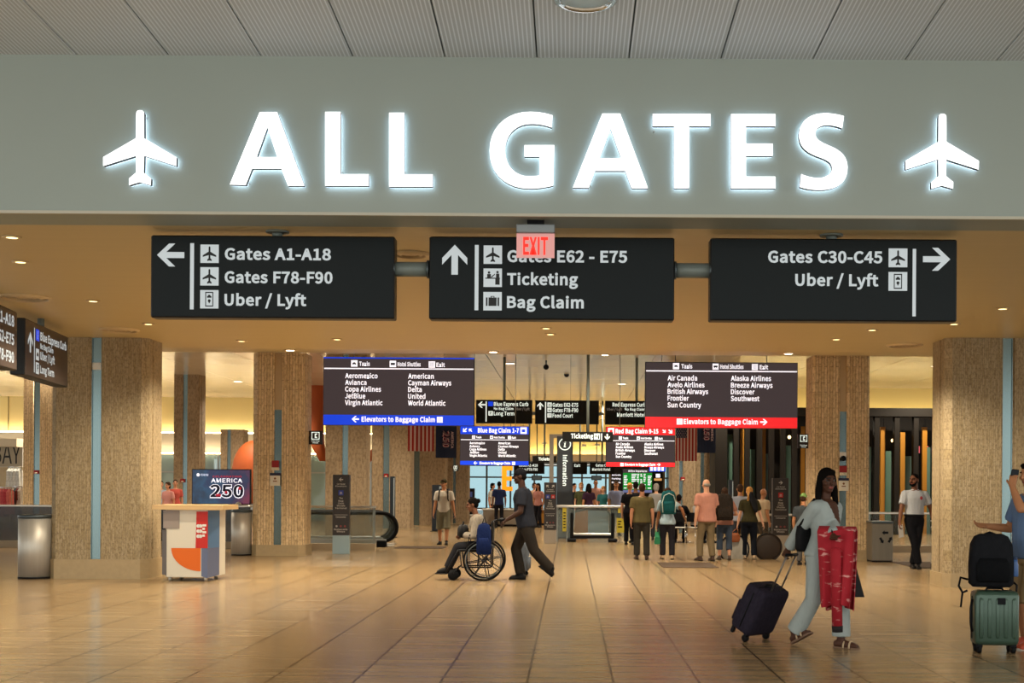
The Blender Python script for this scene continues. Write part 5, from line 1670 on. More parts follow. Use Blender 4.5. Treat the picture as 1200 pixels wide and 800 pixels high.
# ------------------------------------------------------------------ clothes shop at the far left
YB = 50.0
b = Board('shop_sign', 'white-framed shop sign with dark letters BAY at the far left edge', 'sign', -40, 515, 26.5, 547, YB, depth=.1, body=mat('shop_board', '#a79c86', .5), edge=M['white'], bev=.004)
b.text('lettering', mat('shop_black', '#1b1a1a', .5), 'BAY', -8, 543, 23, 32, bold=.0)
m = MB()
for x in (-.9, .9): m.box(x - .03, .02, -b.t.location.z, x + .03, .08, 0)
m.build('support_post', M['white'], b.t); b.done()
b_ = MB(); b_.box(-34, 50.6, 0, X(30, 560, 50.6), 50.8, 2.6); struct('wall_shop', b_, mat('shop_wall', '#c3b291', .6))
b_ = MB(); b_.box(-34, 49.4, 2.98, X(27, 560, 50), 50.8, 3.3); struct('trim_5', b_, M['cream'])
def rack(u0, u1, v_top, Y, cols, label, glabel, n):
    A, B = at(u0, v_top, Y).x, at(u1, v_top, Y).x
    h = Z((u0 + u1) / 2, v_top, Y)
    t = thing('clothes_rack', label, 'clothes rack', ((A + B) / 2, Y, 0), 0, 'clothes racks of the shop')
    w = (B - A) / 2
    a = MB(); a.tube([(-w, 0, h), (w, 0, h)], .02, 8); a.build('rail', M['chrome'], t)
    for s in (-1, 1):
        a = MB(); a.tube([(s * w, 0, h), (s * w, 0, 0)], .02, 8); a.tube([(s * w, -.25, .02), (s * w, .25, .02)], .02, 8); a.build('upright', M['chrome'], t)
    for i in range(n):
        x = -w + (i + .5) * 2 * w / n
        c = cols[i % len(cols)]
        g_ = thing('garment', glabel[i % len(glabel)], 'clothing', ((A + B) / 2 + x, Y, h), 0, 'garments on the racks')
        d = .5 * (w / n)
        L_ = .85 + .1 * ((i * 7) % 3)
        q = MB()
        q.loft([[(-.03, -.08, -.05), (.03, -.08, -.05), (.03, .08, -.05), (-.03, .08, -.05)], [(-.05, -.22, -.16), (.05, -.22, -.16), (.05, .22, -.16), (-.05, .22, -.16)],
                [(-.06, -.2, -.5), (.06, -.2, -.5), (.06, .2, -.5), (-.06, .2, -.5)], [(-.08, -.24, -L_), (.08, -.24, -L_), (.08, .24, -L_), (-.08, .24, -L_)]])
        q.build('fabric', mat('garment_' + c[1:], c, .8, var=.5, vscale=(14, 14, 14)), g_)
        q = MB(); q.tube([(0, -.18, -.14), (0, 0, -.05), (0, .18, -.14)], .008, 6); q.tube([(0, 0, -.05), (0, 0, .02)], .006, 6); q.build('hanger', M['chrome'], g_)
rack(-3, 13.5, 571, 46, ['#b23a44', '#c96a62', '#b84a50'], 'chrome clothes rack of red printed garments at the far left', ['red printed garment on the rack at the far left'], 5)
rack(15.5, 26, 570, 46.6, ['#c9bfae', '#41525a', '#7a3a34', '#d0c8ba'], 'chrome clothes rack of pale and dark garments beside the flecked column', ['pale garment on the rack beside the flecked column', 'dark slate garment on the rack beside the flecked column', 'rust garment on the rack beside the flecked column'], 4)
rack(10, 25, 547, 49.0, ['#d8d6d0', '#cfd0cc'], 'high clothes rail of white shirts under the BAY sign', ['white shirt on the high rail under the BAY sign'], 4)

# ------------------------------------------------------------------ plain orange sculpture high in the concourse
t = thing('orange_sculpture', 'large smooth orange sculpture curving down behind the ribbed column and the blue board', 'sculpture', (at(320, 560, 52).x, 52, 0))
ox = t.location.x
q = lambda u, v: (at(u, v, 52).x - ox, 0, Z(u, v, 52))
a = MB(); a.sm = True
P = [q(371, 424), q(370, 445), q(371, 470), q(369, 495), q(372, 520), q(380, 540)]
R_ = [.42, .42, .4, .34, .28, .2]
rings = []
for (x, y, z), r in zip(P, R_):
    rings.append([(x + r * math.cos(i * PI / 8), y + r * .8 * math.sin(i * PI / 8), z) for i in range(16)])
a.loft(rings)
a.build('hanging_limb', mat('sculpture_orange', '#a04d24', .6, var=.25, vscale=(2, 2, 1)), t)
a = MB()
x, y, z = q(296, 553)
a.ball((x, .2, z), (.88, .7, 1.3), 24, 16); a.build('rounded_body', MATS['sculpture_orange'], t)
a = MB(); a.tube([q(428, 541), q(440, 528), q(452, 516)], .16, 12); a.build('slanting_limb', MATS['sculpture_orange'], t)
a = MB(); x, y, z = q(371, 424); a.tube([(x, 0, z - .1), (x, 0, UZ)], .06, 10); x2, y2, z2 = q(296, 553); a.tube([(x2, .2, 0), (x2, .2, z2 - 1.0)], .12, 10); x3, y3, z3 = q(452, 516); a.tube([(x3, 0, z3), (x3, 0, UZ)], .03, 8); a.build('support', M['alum'], t)

# ------------------------------------------------------------------ departures wall in the distance
Yw = 68.0
t = thing('departures_wall', 'dark free-standing wall carrying the green departures board in the distance', 'wall panel', (at(746, 598, Yw).x, Yw, 0))
ox = t.location.x
D = lambda u: at(u, 570, Yw).x - ox
a = MB(); a.box(D(714.5), .1, 0, D(778), .35, Z(746, 546, Yw)); a.build('dark_panel', mat('panel_darkbrown', '#241d18', .5), t)
a = MB(); a.box(D(713.5), .06, 0, D(716), .36, Z(746, 546, Yw)); a.box(D(777), .06, 0, D(779.5), .36, Z(746, 546, Yw)); a.build('edge_posts', mat('panel_edge', '#8c7f6a', .5), t)
a = MB()
for s, v in (('Arrivals', 557.5), ('Parking', 561.8), ('Rentals', 566.2)):
    text(a, s, D(717), Z(746, v, Yw), 2.0 * Yw / F, 10.5 * Yw / F, 'l', .03, .09)
a.build('lettering', LED, t)
b = Board('departures_board', 'green departures board covered in white rows above the man in olive', 'display', 729.5, 549, 764.5, 577.5, 67.7, depth=.36, body=M['screen'], bev=.004)
GRN = mat('board_green', '#0d8a2c', .4, emit=.55, emit_col='#10a436')
b.rect('green_field', GRN, 730, 554, 764, 573.6); b.rect('blue_footer', mat('board_footer', '#6a78b0', .4, emit=.5), 730, 574, 764, 577)
b.text('lettering', LED, 'Airline Departures', 736, 552.8, 2.2, 22, bold=.03)
for i in range(9):
    v = 556.2 + i * 2.0
    for u, w in ((731, 4.4), (740, 5.6), (746.4, 2.6), (750.4, 2.4), (754.2, 2.6), (759, 4.4)):
        if (i + int(u)) % 7 != 3:
            b.rect('flight_rows', LED, u, v - 1.1, u + w * (.7 + .3 * ((i * 5 + int(u)) % 3) / 2), v, -.006)
b.done()
b = Board('hanging_sign', 'small blue lit sign above the departures board', 'sign', 760.5, 546, 780, 552.6, 64, depth=.1, body=M['blue'], bev=.004)
for i in range(4):
    b.rect('pictogram', LED, 762 + i * 4.3, 547.2, 765 + i * 4.3, 551.4)
r = MB(); r.tube([(0, .05, b.h - .01), (0, .05, UZ - b.t.location.z)], .02, 8); r.build('hanger_rod', M['dsteel'], b.t); b.done()
b = Board('hanging_sign', 'small dark sign with white and amber marks right of the departures board', 'sign', 765.5, 553, 776.5, 565, 67.8, depth=.1, body=M['farsign'], bev=.004)
b.rect('pictogram', LED, 768.5, 555, 773.5, 559.4); b.rect('amber_strip', mat('amber_lit', '#d9a060', .4, emit=.8), 766.5, 560.4, 775.5, 563); 
r = MB(); r.box(-.05, .02, -b.t.location.z, .05, .08, .01); r.build('support_post', M['black'], b.t); b.done()
# small monitors hanging before the entrance doors
for u, lab in ((629, 'small dark monitor hanging before the entrance glass, nearer the pusher'), (699, 'small dark monitor hanging before the entrance glass, right of the information pillar')):
    b = Board('hanging_monitor', lab, 'monitor', u - 6, 557, u + 6, 562.5, 72, depth=.12, body=M['black'])
    b.rect('screen_image', mat('dim_monitor', '#3a444a', .3, emit=.1), u - 5, 557.8, u + 5, 561.8)
    r = MB(); r.tube([(0, .06, b.h - .01), (0, .06, UZ - b.t.location.z)], .03, 8); r.build('hanger_rod', M['dsteel'], b.t); b.done()
# counters and kiosks in the middle distance
def counter(u0, u1, vt, Y, label, c, name='service_counter', d=.8):
    A, B = at(u0, 600, Y).x, at(u1, 600, Y).x
    h = Z((u0 + u1) / 2, vt, Y)
    t = thing(name, label, 'counter', ((A + B) / 2, Y, 0), 0, 'service counters in the distance')
    w = (B - A) / 2
    a = MB(); a.box(-w, 0, .08, w, d, h - .05, .01); a.build('body', c, t)
    a = MB(); a.box(-w - .04, -.06, h - .05, w + .04, d + .04, h, .01); a.build('worktop', M['white'], t)
    a = MB(); a.box(-w + .05, .05, 0, w - .05, d - .05, .08); a.build('plinth', M['black'], t)
counter(566, 607, 596, 50, 'grey service counter behind the wheelchair and its pusher', mat('counter_grey', '#8d8376', .5))
counter(627, 640, 596, 52, 'amber-fronted service counter left of the dark totem with two markers', mat('counter_amber', '#a8742f', .5))
counter(538, 562, 603, 54, 'pale service counter behind the seated passenger', mat('counter_pale', '#a89a84', .5))
b = Board('kiosk_screen', 'small bright blue screen on a stand behind the wheelchair pusher', 'display', 574, 573, 585, 590, 53, depth=.08, body=M['black'])
b.rect('screen_image', mat('kiosk_blue_lit', '#3a74d8', .3, emit=.9), 575, 574.5, 584, 582); b.rect('screen_image_pale', LED, 577, 576, 581, 579, -.006)
r = MB(); r.box(-.05, .02, -b.t.location.z, .05, .06, .01); r.box(-.25, -.15, -b.t.location.z, .25, .25, -b.t.location.z + .03); r.build('stand', M['black'], b.t); b.done()
b = Board('kiosk_screen', 'dark self-service screen with a blue mark behind the seated passenger', 'display', 547, 572, 556, 588, 55.5, depth=.08, body=M['farsign'])
b.rect('screen_image', mat('kiosk_dim', '#3c4a78', .3, emit=.4), 549.5, 576, 553.5, 582)
r = MB(); r.box(-.05, .02, -b.t.location.z, .05, .06, .01); r.box(-.25, -.15, -b.t.location.z, .25, .25, -b.t.location.z + .03); r.build('stand', M['black'], b.t); b.done()
# dark floor mat in the middle of the hall
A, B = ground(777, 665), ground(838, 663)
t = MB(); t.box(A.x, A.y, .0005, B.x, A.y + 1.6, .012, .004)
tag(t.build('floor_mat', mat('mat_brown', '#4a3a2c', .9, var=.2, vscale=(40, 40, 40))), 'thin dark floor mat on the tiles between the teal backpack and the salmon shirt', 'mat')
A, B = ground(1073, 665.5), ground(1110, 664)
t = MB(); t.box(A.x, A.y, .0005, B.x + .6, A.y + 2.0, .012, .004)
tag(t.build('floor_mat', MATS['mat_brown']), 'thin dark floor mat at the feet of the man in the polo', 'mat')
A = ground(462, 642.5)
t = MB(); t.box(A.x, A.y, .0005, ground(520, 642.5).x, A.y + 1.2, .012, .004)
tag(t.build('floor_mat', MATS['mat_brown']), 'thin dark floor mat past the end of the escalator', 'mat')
# dome cameras, sprinklers on the far ceiling
for u, v, Yc, lab in ((664, 439, 46, 'black dome camera under the far ceiling in the middle'), (640, 430, 41, 'small dark sprinkler fitting under the far ceiling, nearer the left hanging sign')):
    p = at(u, v, Yc)
    t = thing('dome_camera', lab, 'camera', (p.x, Yc, p.z), 0, 'dark fittings under the far ceiling')
    a = MB(); a.ball((0, 0, 0), (.09, .09, .09), 14, 8); a.build('dome', M['black'], t)
    a = MB(); a.tube([(0, 0, .05), (0, 0, UZ - p.z)], .025, 8); a.build('stem', M['dsteel'], t)
# small ceiling lamps of the far entrance
for u, v in ((638, 520.5), (613, 521), (684, 523), (700, 522)):
    p = at(u, v, 74)
    t = thing('pendant_downlight', 'small bright downlight under the yellow wall at the far entrance', 'ceiling light', (p.x, 74, p.z), 0, 'small downlights at the far entrance')
    a = MB(); a.lathe([(.12, 0), (.14, .1), (.05, .14), (.04, .14), (.001, .01)], 16); a.build('lamp_shade', M['white'], t)
    a = MB(); a.lathe([(.001, -.005), (.11, -.004), (.11, .01), (.001, .012)], 14); a.build('lens', M['slit'], t)
    a = MB(); a.tube([(0, 0, .13), (0, 0, UZ - p.z)], .012, 6); a.build('cord', M['dsteel'], t)
# ------------------------------------------------------------------ people
DG = bpy.context.evaluated_depsgraph_get
SKIN = dict(light='#c0896a', fair='#cc9a7c', tan='#a8734f', brown='#6d4631', dark='#4a2e21', deep='#3a241a')
def skin_mat(k):
    return mat('skin_' + k, SKIN[k], .55, spec=.22, var=.06, vscale=(9, 9, 9))
def cloth_mat(name, col, var=.1, bump=.5, scale=14):
    return mat(name, col, .85, var=var, vscale=(scale, scale, scale * .5), bump=bump, bscale=(scale * 1.6, scale * 1.6, scale * .8), spec=.04)

def fuse(mb, voxel, smooth=2, fac=.5):
    """union of overlapping closed shapes into one continuous surface"""
    me = mb.mesh('fuse')
    o = bpy.data.objects.new('fuse', me)
    COL.objects.link(o)
    r = o.modifiers.new('r', 'REMESH'); r.mode = 'VOXEL'; r.voxel_size = voxel; r.use_smooth_shade = True
    if smooth:
        s = o.modifiers.new('s', 'SMOOTH'); s.factor = fac; s.iterations = smooth
    out = bpy.data.meshes.new_from_object(o.evaluated_get(DG()))
    bpy.data.objects.remove(o); bpy.data.meshes.remove(me)
    return out
def link_mesh(name, me, mats, parent):
    me.materials.clear()
    for m in (mats if isinstance(mats, (list, tuple)) else [mats]):
        me.materials.append(m)
    me.name = name
    o = bpy.data.objects.new(name, me)
    COL.objects.link(o)
    o.parent = parent
    return o

def V(*a): return Vector(a)
def ik(a, b, l1, l2, pole):
    d = b - a
    L = d.length
    if L > (l1 + l2) * .999:
        b = a + d * ((l1 + l2) * .999 / L); d = b - a; L = d.length
    n = d.normalized()
    q = (l1 * l1 - l2 * l2 + L * L) / (2 * L)
    h = math.sqrt(max(l1 * l1 - q * q, 0))
    p = Vector(pole); p = p - n * p.dot(n)
    p.normalize()
    return a + n * q + p * h, b

class Person:
    """local frame: facing -y, own left on +x, feet on z = 0; lengths for a 1.75 m adult, scaled by H"""
    def __init__(s, label, loc, heading=0, H=1.75, skin='light', fem=False, bulk=1.0, pelvis=(0, 0, .93), lean=(0, 0), yaw=0, head=(0, 0, 0),
                 feet=((-.10, 0, .085), (.10, 0, .085)), toes=(8, 8), pitch=(0, 0), hands=None, poles=None, knees=None, palm=None, curl=(.5, .5), hdir=None, detail=1, group=None, shoulder=0.0):
        s.label, s.H, s.k, s.fem, s.bulk, s.detail = label, H, H / 1.75, fem, bulk, detail
        s.t = thing('person', label, 'person', loc, heading, group)
        s.skin = skin_mat(skin)
        s.pel = Vector(pelvis)
        lx, ly = math.radians(lean[0]), math.radians(lean[1])   # sideways, forward
        s.up = Vector((math.sin(lx), -math.sin(ly), math.cos(lx) * math.cos(ly))).normalized()
        yw = math.radians(yaw)
        s.sd = Vector((math.cos(yw), math.sin(yw), 0)); s.sd = (s.sd - s.up * s.sd.dot(s.up)).normalized()
        s.fw = s.up.cross(s.sd) * -1 if False else s.sd.cross(s.up)   # points to -y when upright
        if s.fw.y > 0 and abs(yaw) < 60: s.fw = -s.fw
        s.neck = s.pel + s.up * .535
        sw = (.165 if fem else .182) + (bulk - 1) * .04
        s.sh = [s.pel + s.up * (.448 + shoulder) - s.sd * sw, s.pel + s.up * (.448 + shoulder) + s.sd * sw]
        hx = .092
        hip_sd = V(math.cos(yw * .4), math.sin(yw * .4), 0)
        s.hip = [s.pel - hip_sd * hx + V(0, 0, -.03), s.pel + hip_sd * hx + V(0, 0, -.03)]
        s.ank, s.knee, s.elb, s.wri = [], [], [], []
        kn = knees or ((-.12, -1, 0), (.12, -1, 0))
        for i in (0, 1):
            k, a = ik(s.hip[i], Vector(feet[i]), .425, .405, kn[i])
            s.knee.append(k); s.ank.append(a)
        if hands is None:
            hands = tuple(s.sh[i] + V((-.06, .06)[i], -.03, -.53) for i in (0, 1))
        pl = poles or ((-.5, 1, -.3), (.5, 1, -.3))
        for i in (0, 1):
            h = hands[i]
            if h is None:
                h = s.sh[i] + V((-.06, .06)[i], -.03, -.53)
            e, w = ik(s.sh[i], Vector(h), .29, .255, pl[i])
            s.elb.append(e); s.wri.append(w)
        s.toes, s.pitch, s.curl = toes, pitch, curl
        s.palm = palm or (V(1, 0, 0), V(-1, 0, 0))
        s.hdir = hdir or (None, None)
        hy, hp, hr = (math.radians(a) for a in head)
        R = Matrix.Rotation(hy + yw, 3, 'Z') @ Matrix.Rotation(hp, 3, 'X') @ Matrix.Rotation(hr, 3, 'Y')
        s.HR = R
        s.hc = s.neck + s.up * .045 + R @ V(0, -.022, .135)
    # --- torso rings, inflated by g
    def ring(s, f, rx, ry, g=0, dy=0):
        c = s.pel + s.up * (.535 * f) + s.fw * dy
        t = min(max(f, 0), 1)
        sd = s.sd
        return [tuple(c + sd * ((rx * s.bulk + g) * math.copysign(abs(math.cos(a)) ** .85, math.cos(a))) + s.fw * ((ry * s.bulk + g) * math.sin(a))) for a in (2 * PI * i / 20 for i in range(20))]
    def prof(s):
        if s.fem:
            return [(-.25, .11, .085, 0), (-.12, .168, .112, -.012), (.02, .172, .115, -.01), (.2, .14, .098, 0), (.34, .123, .09, .004), (.52, .136, .10, .012), (.70, .152, .115, .016), (.84, .155, .10, .004), (.93, .13, .078, 0), (1.0, .07, .062, 0)]
        b = (s.bulk - 1) * .12
        return [(-.25, .11, .09, 0), (-.12, .158, .112, -.008), (.02, .160, .112, 0), (.2, .148, .108 + b, .004 + b * .5), (.38, .150, .112 + b, .006 + b * .4), (.55, .162, .116, .006), (.72, .175, .120, .006), (.85, .172, .104, 0), (.93, .14, .082, 0), (1.0, .075, .065, 0)]
    def torso(s, mb, g=0, lo=-.25, hi=1.0, flare=0):
        P = s.prof()
        rs = []
        def lerp(f):
            for a, b_ in zip(P, P[1:]):
                if a[0] <= f <= b_[0]:
                    t = (f - a[0]) / (b_[0] - a[0])
                    return tuple(x + (y - x) * t for x, y in zip(a, b_))
            return P[0] if f < P[0][0] else P[-1]
        fs = sorted(set([lo, hi] + [p[0] for p in P if lo < p[0] < hi]))
        for f in fs:
            q = lerp(f)
            e = flare * max(0, (.3 - f) / .55)
            rs.append(s.ring(f, q[1], q[2], g + e, q[3]))
        mb.sm = True
        mb.loft(rs)
        return mb
    def leg(s, mb, i, g=0, to=1.0, cuff=0, flat=True):
        th, kn, ca, an = .082 * (1.04 if s.fem else 1.0) * (s.bulk * .5 + .5), .058, .054, .040
        a, k, f = s.hip[i], s.knee[i], s.ank[i]
        if to <= .5:
            e = a.lerp(k, to * 2)
            mb.capsule(a, th + g, e, th + (kn - th) * to * 2 + g + cuff, 14, flat1=flat)
            return
        mb.capsule(a, th + g, k, kn + g, 14)
        t = (to - .5) * 2
        if g == 0:
            m = k.lerp(f, .3); back = -s.fw * .012
            mb.capsule(k, kn * .95, m + back, ca, 12); mb.capsule(m + back, ca, f, an, 12)
        else:
            e = k.lerp(f, t)
            mb.capsule(k, kn + g, e, (kn + (an - kn) * t) + g + cuff, 14, flat1=flat)
    def arm(s, mb, i, g=0, to=1.0, cuff=0):
        a, e, w = s.sh[i], s.elb[i], s.wri[i]
        k = .92 if s.fem else 1.0
        k *= s.bulk * .4 + .6
        R = (.056 * k, .041 * k, .027 * k)
        if to <= .5:
            q = a.lerp(e, to * 2)
            mb.capsule(a, R[0] + g, q, R[0] + (R[1] - R[0]) * to * 2 + g + cuff, 12, flat1=True)
            return
        mb.capsule(a, R[0] + g, e, R[1] + g, 12)
        t = (to - .5) * 2
        q = e.lerp(w, t)
        if g == 0:
            mb.capsule(e, R[1], e.lerp(w, .3), R[1] * 1.0, 12); mb.capsule(e.lerp(w, .3), R[1], q, R[2], 12)
        else:
            mb.capsule(e, R[1] + g, q, R[1] + (R[2] - R[1]) * t + g + cuff, 12, flat1=True)
    def hand(s, mb, i):
        w = s.wri[i]
        d = (Vector(s.hdir[i]) if s.hdir[i] is not None else (w - s.elb[i])).normalized()
        n = Vector(s.palm[i]); n = (n - d * n.dot(d)).normalized()       # palm faces n
        sd = d.cross(n).normalized()                                      # across the palm
        # thumb side: forward when the arm hangs
        th = sd if sd.dot(s.fw) > 0 else -sd
        if abs(sd.dot(s.fw)) < .25 and sd.dot(V(0, 0, 1)) * th.dot(V(0, 0, 1)) >= 0 and sd.z < -.3:
            th = -sd
        for o in (-.026, -.009, .009, .026):
            mb.capsule(w + d * .008 + th * o * .75, .0155, w + d * .082 + th * o, .0128, 8)
        c = s.curl[i]
        for o, L in ((.028, .074), (.0095, .083), (-.0095, .077), (-.028, .060)):
            p = w + d * .084 + th * o
            a1, a2, a3 = c * .7, c * 1.7, c * 2.5
            q1 = p + (d * math.cos(a1) + n * math.sin(a1)) * L * .45 + th * o * .12
            q2 = q1 + (d * math.cos(a2) + n * math.sin(a2)) * L * .32
            q3 = q2 + (d * math.cos(a3) + n * math.sin(a3)) * L * .24
            mb.capsule(p, .0095, q1, .0088, 7); mb.capsule(q1, .0088, q2, .0082, 7); mb.capsule(q2, .0082, q3, .0075, 7)
        p = w + d * .022 + th * .026
        q = p + (d * .62 + th * .62 + n * .35).normalized() * .042
        r = q + (d * .8 + th * .15 + n * (.25 + .5 * c)).normalized() * .032
        mb.capsule(p, .0135, q, .0105, 7); mb.capsule(q, .0105, r, .009, 7)
        return w + d * .085 + n * .03
    def grip(s, i):
        w = s.wri[i]
        d = (Vector(s.hdir[i]) if s.hdir[i] is not None else (w - s.elb[i])).normalized()
        n = Vector(s.palm[i]); n = (n - d * n.dot(d)).normalized()
        return (w + d * .092 + n * .028)
    def foot(s, mb, i, g=0):
        a = s.ank[i]
        an = math.radians(s.toes[i]) * (-1, 1)[i]
        pt = math.radians(s.pitch[i])
        R = Matrix.Rotation(an, 3, 'Z') @ Matrix.Rotation(pt, 3, 'X')
        P = lambda x, y, z: a + R @ V(x, y, z)
        mb.capsule(P(0, .045, -.045), .036 + g, P(0, -.02, -.04), .038 + g, 10)
        mb.capsule(P(0, -.02, -.035), .036 + g, P(.0, -.13, -.055), .030 + g, 10)
        for x in (-.018, .018):
            mb.capsule(P(x * .6, -.02, -.052), .028 + g, P(x, -.155, -.062), .022 + g, 10)
        mb.capsule(P(0, .0, .02), .038 + g * .6, P(0, .02, -.04), .036 + g * .6, 10)
    def H_(s, x, y, z): return s.hc + s.HR @ V(x, y, z)
    def ell(s, mb, c, r):
        """ellipsoid in the head frame"""
        n, k = 16, 10
        rings = []
        for i in range(k + 1):
            t = -PI / 2 + PI * i / k
            q = max(math.cos(t), .03)
            rings.append([tuple(s.H_(c[0] + r[0] * q * math.cos(2 * PI * j / n), c[1] + r[1] * q * math.sin(2 * PI * j / n), c[2] + r[2] * math.sin(t))) for j in range(n)])
        mb.sm = True
        mb.loft(rings)
    def head_shape(s, mb):
        mb.capsule(s.neck - s.up * .06, .062 if not s.fem else .054, s.hc + s.HR @ V(0, .018, -.05), .054 if not s.fem else .047, 14)
        s.ell(mb, (0, .008, .022), (.074, .094, .096))
        s.ell(mb, (0, -.022, -.035), (.059, .066, .078))
        s.ell(mb, (0, -.058, -.088), (.030, .026, .024))           # chin
        s.ell(mb, (0, -.083, .030), (.050, .014, .014))            # brow
        mb.capsule(s.H_(0, -.088, .022), .010, s.H_(0, -.112, -.020), .014, 8)  # nose
        for x in (-1, 1):
            s.ell(mb, (x * .012, -.098, -.024), (.010, .010, .008))
            s.ell(mb, (x * .045, -.060, -.022), (.024, .024, .022))   # cheek
            s.ell(mb, (x * .076, .012, -.004), (.010, .022, .032))    # ear
        s.ell(mb, (0, -.086, -.054), (.024, .012, .007)); s.ell(mb, (0, -.084, -.065), (.021, .012, .007))   # lips
    def body(s, bare_feet=False):
        mb = MB(); mb.sm = True
        s.torso(mb)
        mb.capsule(s.sh[0] + s.sd * .02, .06, s.neck - s.up * .03, .05, 12); mb.capsule(s.sh[1] - s.sd * .02, .06, s.neck - s.up * .03, .05, 12)
        for i in (0, 1):
            s.leg(mb, i); s.arm(mb, i); s.foot(mb, i)
            s.hand(mb, i)
        s.head_shape(mb)
        vox = .0075 if s.detail else .013
        me = fuse(mb, vox, 2, .4)
        eye, lip, brow = mat('eye_dark', '#1b1512', .3), mat('lips', '#7d3f38', .5), mat('brow_hair', '#1d1613', .8)
        o = link_mesh('body', me, [s.skin, eye, lip, brow], s.t)
        ex = [s.H_(x * .030, -.082, .008) for x in (-1, 1)]
        bx = [s.H_(x * .031, -.094, .032) for x in (-1, 1)]
        lp = s.H_(0, -.094, -.0595)
        mi = [0] * len(me.polygons)
        Ri = s.HR.transposed()
        for p in me.polygons:
            c = p.center
            if (c - s.hc).length > .15:
                continue
            l = Ri @ (c - s.hc)
            if l.y > -.05: continue
            if any(abs(l.x - x * .031) < .014 and abs(l.z - .008) < .0075 for x in (-1, 1)): mi[p.index] = 1
            elif abs(l.x) < .022 and abs(l.z + .0595) < .011: mi[p.index] = 2
            elif any(abs(l.x - x * .031) < .019 and abs(l.z - .033) < .006 for x in (-1, 1)): mi[p.index] = 3
        me.polygons.foreach_set('material_index', mi)
        s.finish(o)
        s.bodyo = o
        return o
    def finish(s, o):
        o.scale = (s.k,) * 3
        return o
    def shirt(s, m, sleeve='short', hem=-.12, g=.016, flare=.01, name='shirt', collar=True, to=None, cuff=.008, hi=.97):
        mb = MB(); mb.sm = True
        s.torso(mb, g, hem, hi, flare)
        for i in (0, 1):
            inn = s.sd * (.03, -.03)[i]
            mb.capsule(s.sh[i] + inn, .062 + g, s.neck - s.up * .055, .045 + g, 12)
            if sleeve != 'none':
                s.arm(mb, i, g + .004, to if to is not None else (.34 if sleeve == 'short' else .97), cuff)
        me = fuse(mb, .012 if s.detail else .018, 3)
        o = s.finish(link_mesh(name, me, m, s.t))
        if collar:
            c = MB(); c.sm = True
            n = 16
            r = .066 if s.fem else .073
            base = s.neck - s.up * .015
            rings = []
            for z, rr in ((-.02, r + .012), (.012, r + .002), (.026, r), (.026, r - .008), (-.01, r - .004)):
                rings.append([tuple(base + s.up * (z - (.018 if math.sin(a) > .8 else 0)) + s.sd * rr * math.cos(a) + s.fw * rr * math.sin(a)) for a in (2 * PI * j / n for j in range(n))])
            c.loft(rings, cap=False)
            s.finish(c.build('collar', m, s.t))
        return o
    def trousers(s, m, to=.985, g=.014, cuff=.012, name='trousers', top=.14, belt=None):
        mb = MB(); mb.sm = True
        s.torso(mb, g * .8, -.25, top)
        mb.ball(tuple(s.pel + V(0, 0, -.09)), (.10, .085, .07))
        for i in (0, 1):
            s.leg(mb, i, g, to, cuff)
        me = fuse(mb, .012 if s.detail else .018, 3)
        o = s.finish(link_mesh(name, me, m, s.t))
        if belt:
            b_ = MB(); b_.sm = True
            P = s.prof()
            b_.loft([s.ring(f, .158 if not s.fem else .15, .112, g + .008, 0) for f in (top - .06, top + .01)])
            s.finish(b_.build('belt', belt, s.t))
        return o
    def shoes(s, m, sole=None, name='shoe'):
        for i in (0, 1):
            mb = MB(); mb.sm = True
            s.foot(mb, i, .008)
            me = fuse(mb, .010 if s.detail else .014, 2)
            o = s.finish(link_mesh(name, me, m, s.t))
            a = s.ank[i]
            an = math.radians(s.toes[i]) * (-1, 1)[i]
            R = Matrix.Rotation(an, 3, 'Z') @ Matrix.Rotation(math.radians(s.pitch[i]), 3, 'X')
            q = MB()
            out = [(0, .085), (.03, .075), (.038, .02), (.034, -.05), (.046, -.12), (.036, -.175), (0, -.19), (-.036, -.175), (-.046, -.12), (-.034, -.05), (-.038, .02), (-.03, .075)]
            q.loft([[tuple(a + R @ V(x, y, z)) for x, y in out[::-1]] for z in (-.088, -.066)])
            so = s.finish(q.build('sole', sole or M['rubber'], None))
            so.parent = o
            so.scale = (1, 1, 1)
    def hair(s, m, style='short'):
        mb = MB(); mb.sm = True
        if style == 'short':
            s.ell(mb, (0, .020, .040), (.080, .096, .092)); s.ell(mb, (0, .05, -.01), (.072, .062, .07))
            s.ell(mb, (0, -.045, .092), (.055, .05, .028))
        elif style == 'buzz':
            s.ell(mb, (0, .017, .040), (.0775, .092, .086)); s.ell(mb, (0, .05, -.01), (.068, .058, .06))
        elif style == 'balding':
            s.ell(mb, (0, .05, -.002), (.079, .062, .05))
        elif style == 'long':
            s.ell(mb, (0, .020, .040), (.085, .100, .094)); s.ell(mb, (0, -.030, .088), (.066, .06, .034))
            for x in (-1, 1):
                mb.capsule(s.H_(x * .066, .02, .04), .034, s.H_(x * .085, .01, -.10), .036, 10); mb.capsule(s.H_(x * .085, .01, -.10), .036, s.H_(x * .098, -.012, -.22), .026, 10)
            mb.capsule(s.H_(0, .07, .03), .06, s.H_(0, .075, -.14), .075, 12); mb.capsule(s.H_(0, .075, -.14), .075, s.H_(0, .07, -.25), .05, 12)
        elif style == 'bob':
            s.ell(mb, (0, .022, .038), (.090, .102, .094)); s.ell(mb, (0, .045, -.03), (.092, .072, .10)); s.ell(mb, (0, -.04, .092), (.06, .05, .03))
        elif style == 'bun':
            s.ell(mb, (0, .020, .040), (.081, .097, .092)); s.ell(mb, (0, .05, 0), (.074, .06, .07)); s.ell(mb, (0, .115, .05), (.045, .04, .042))
        elif style == 'ponytail':
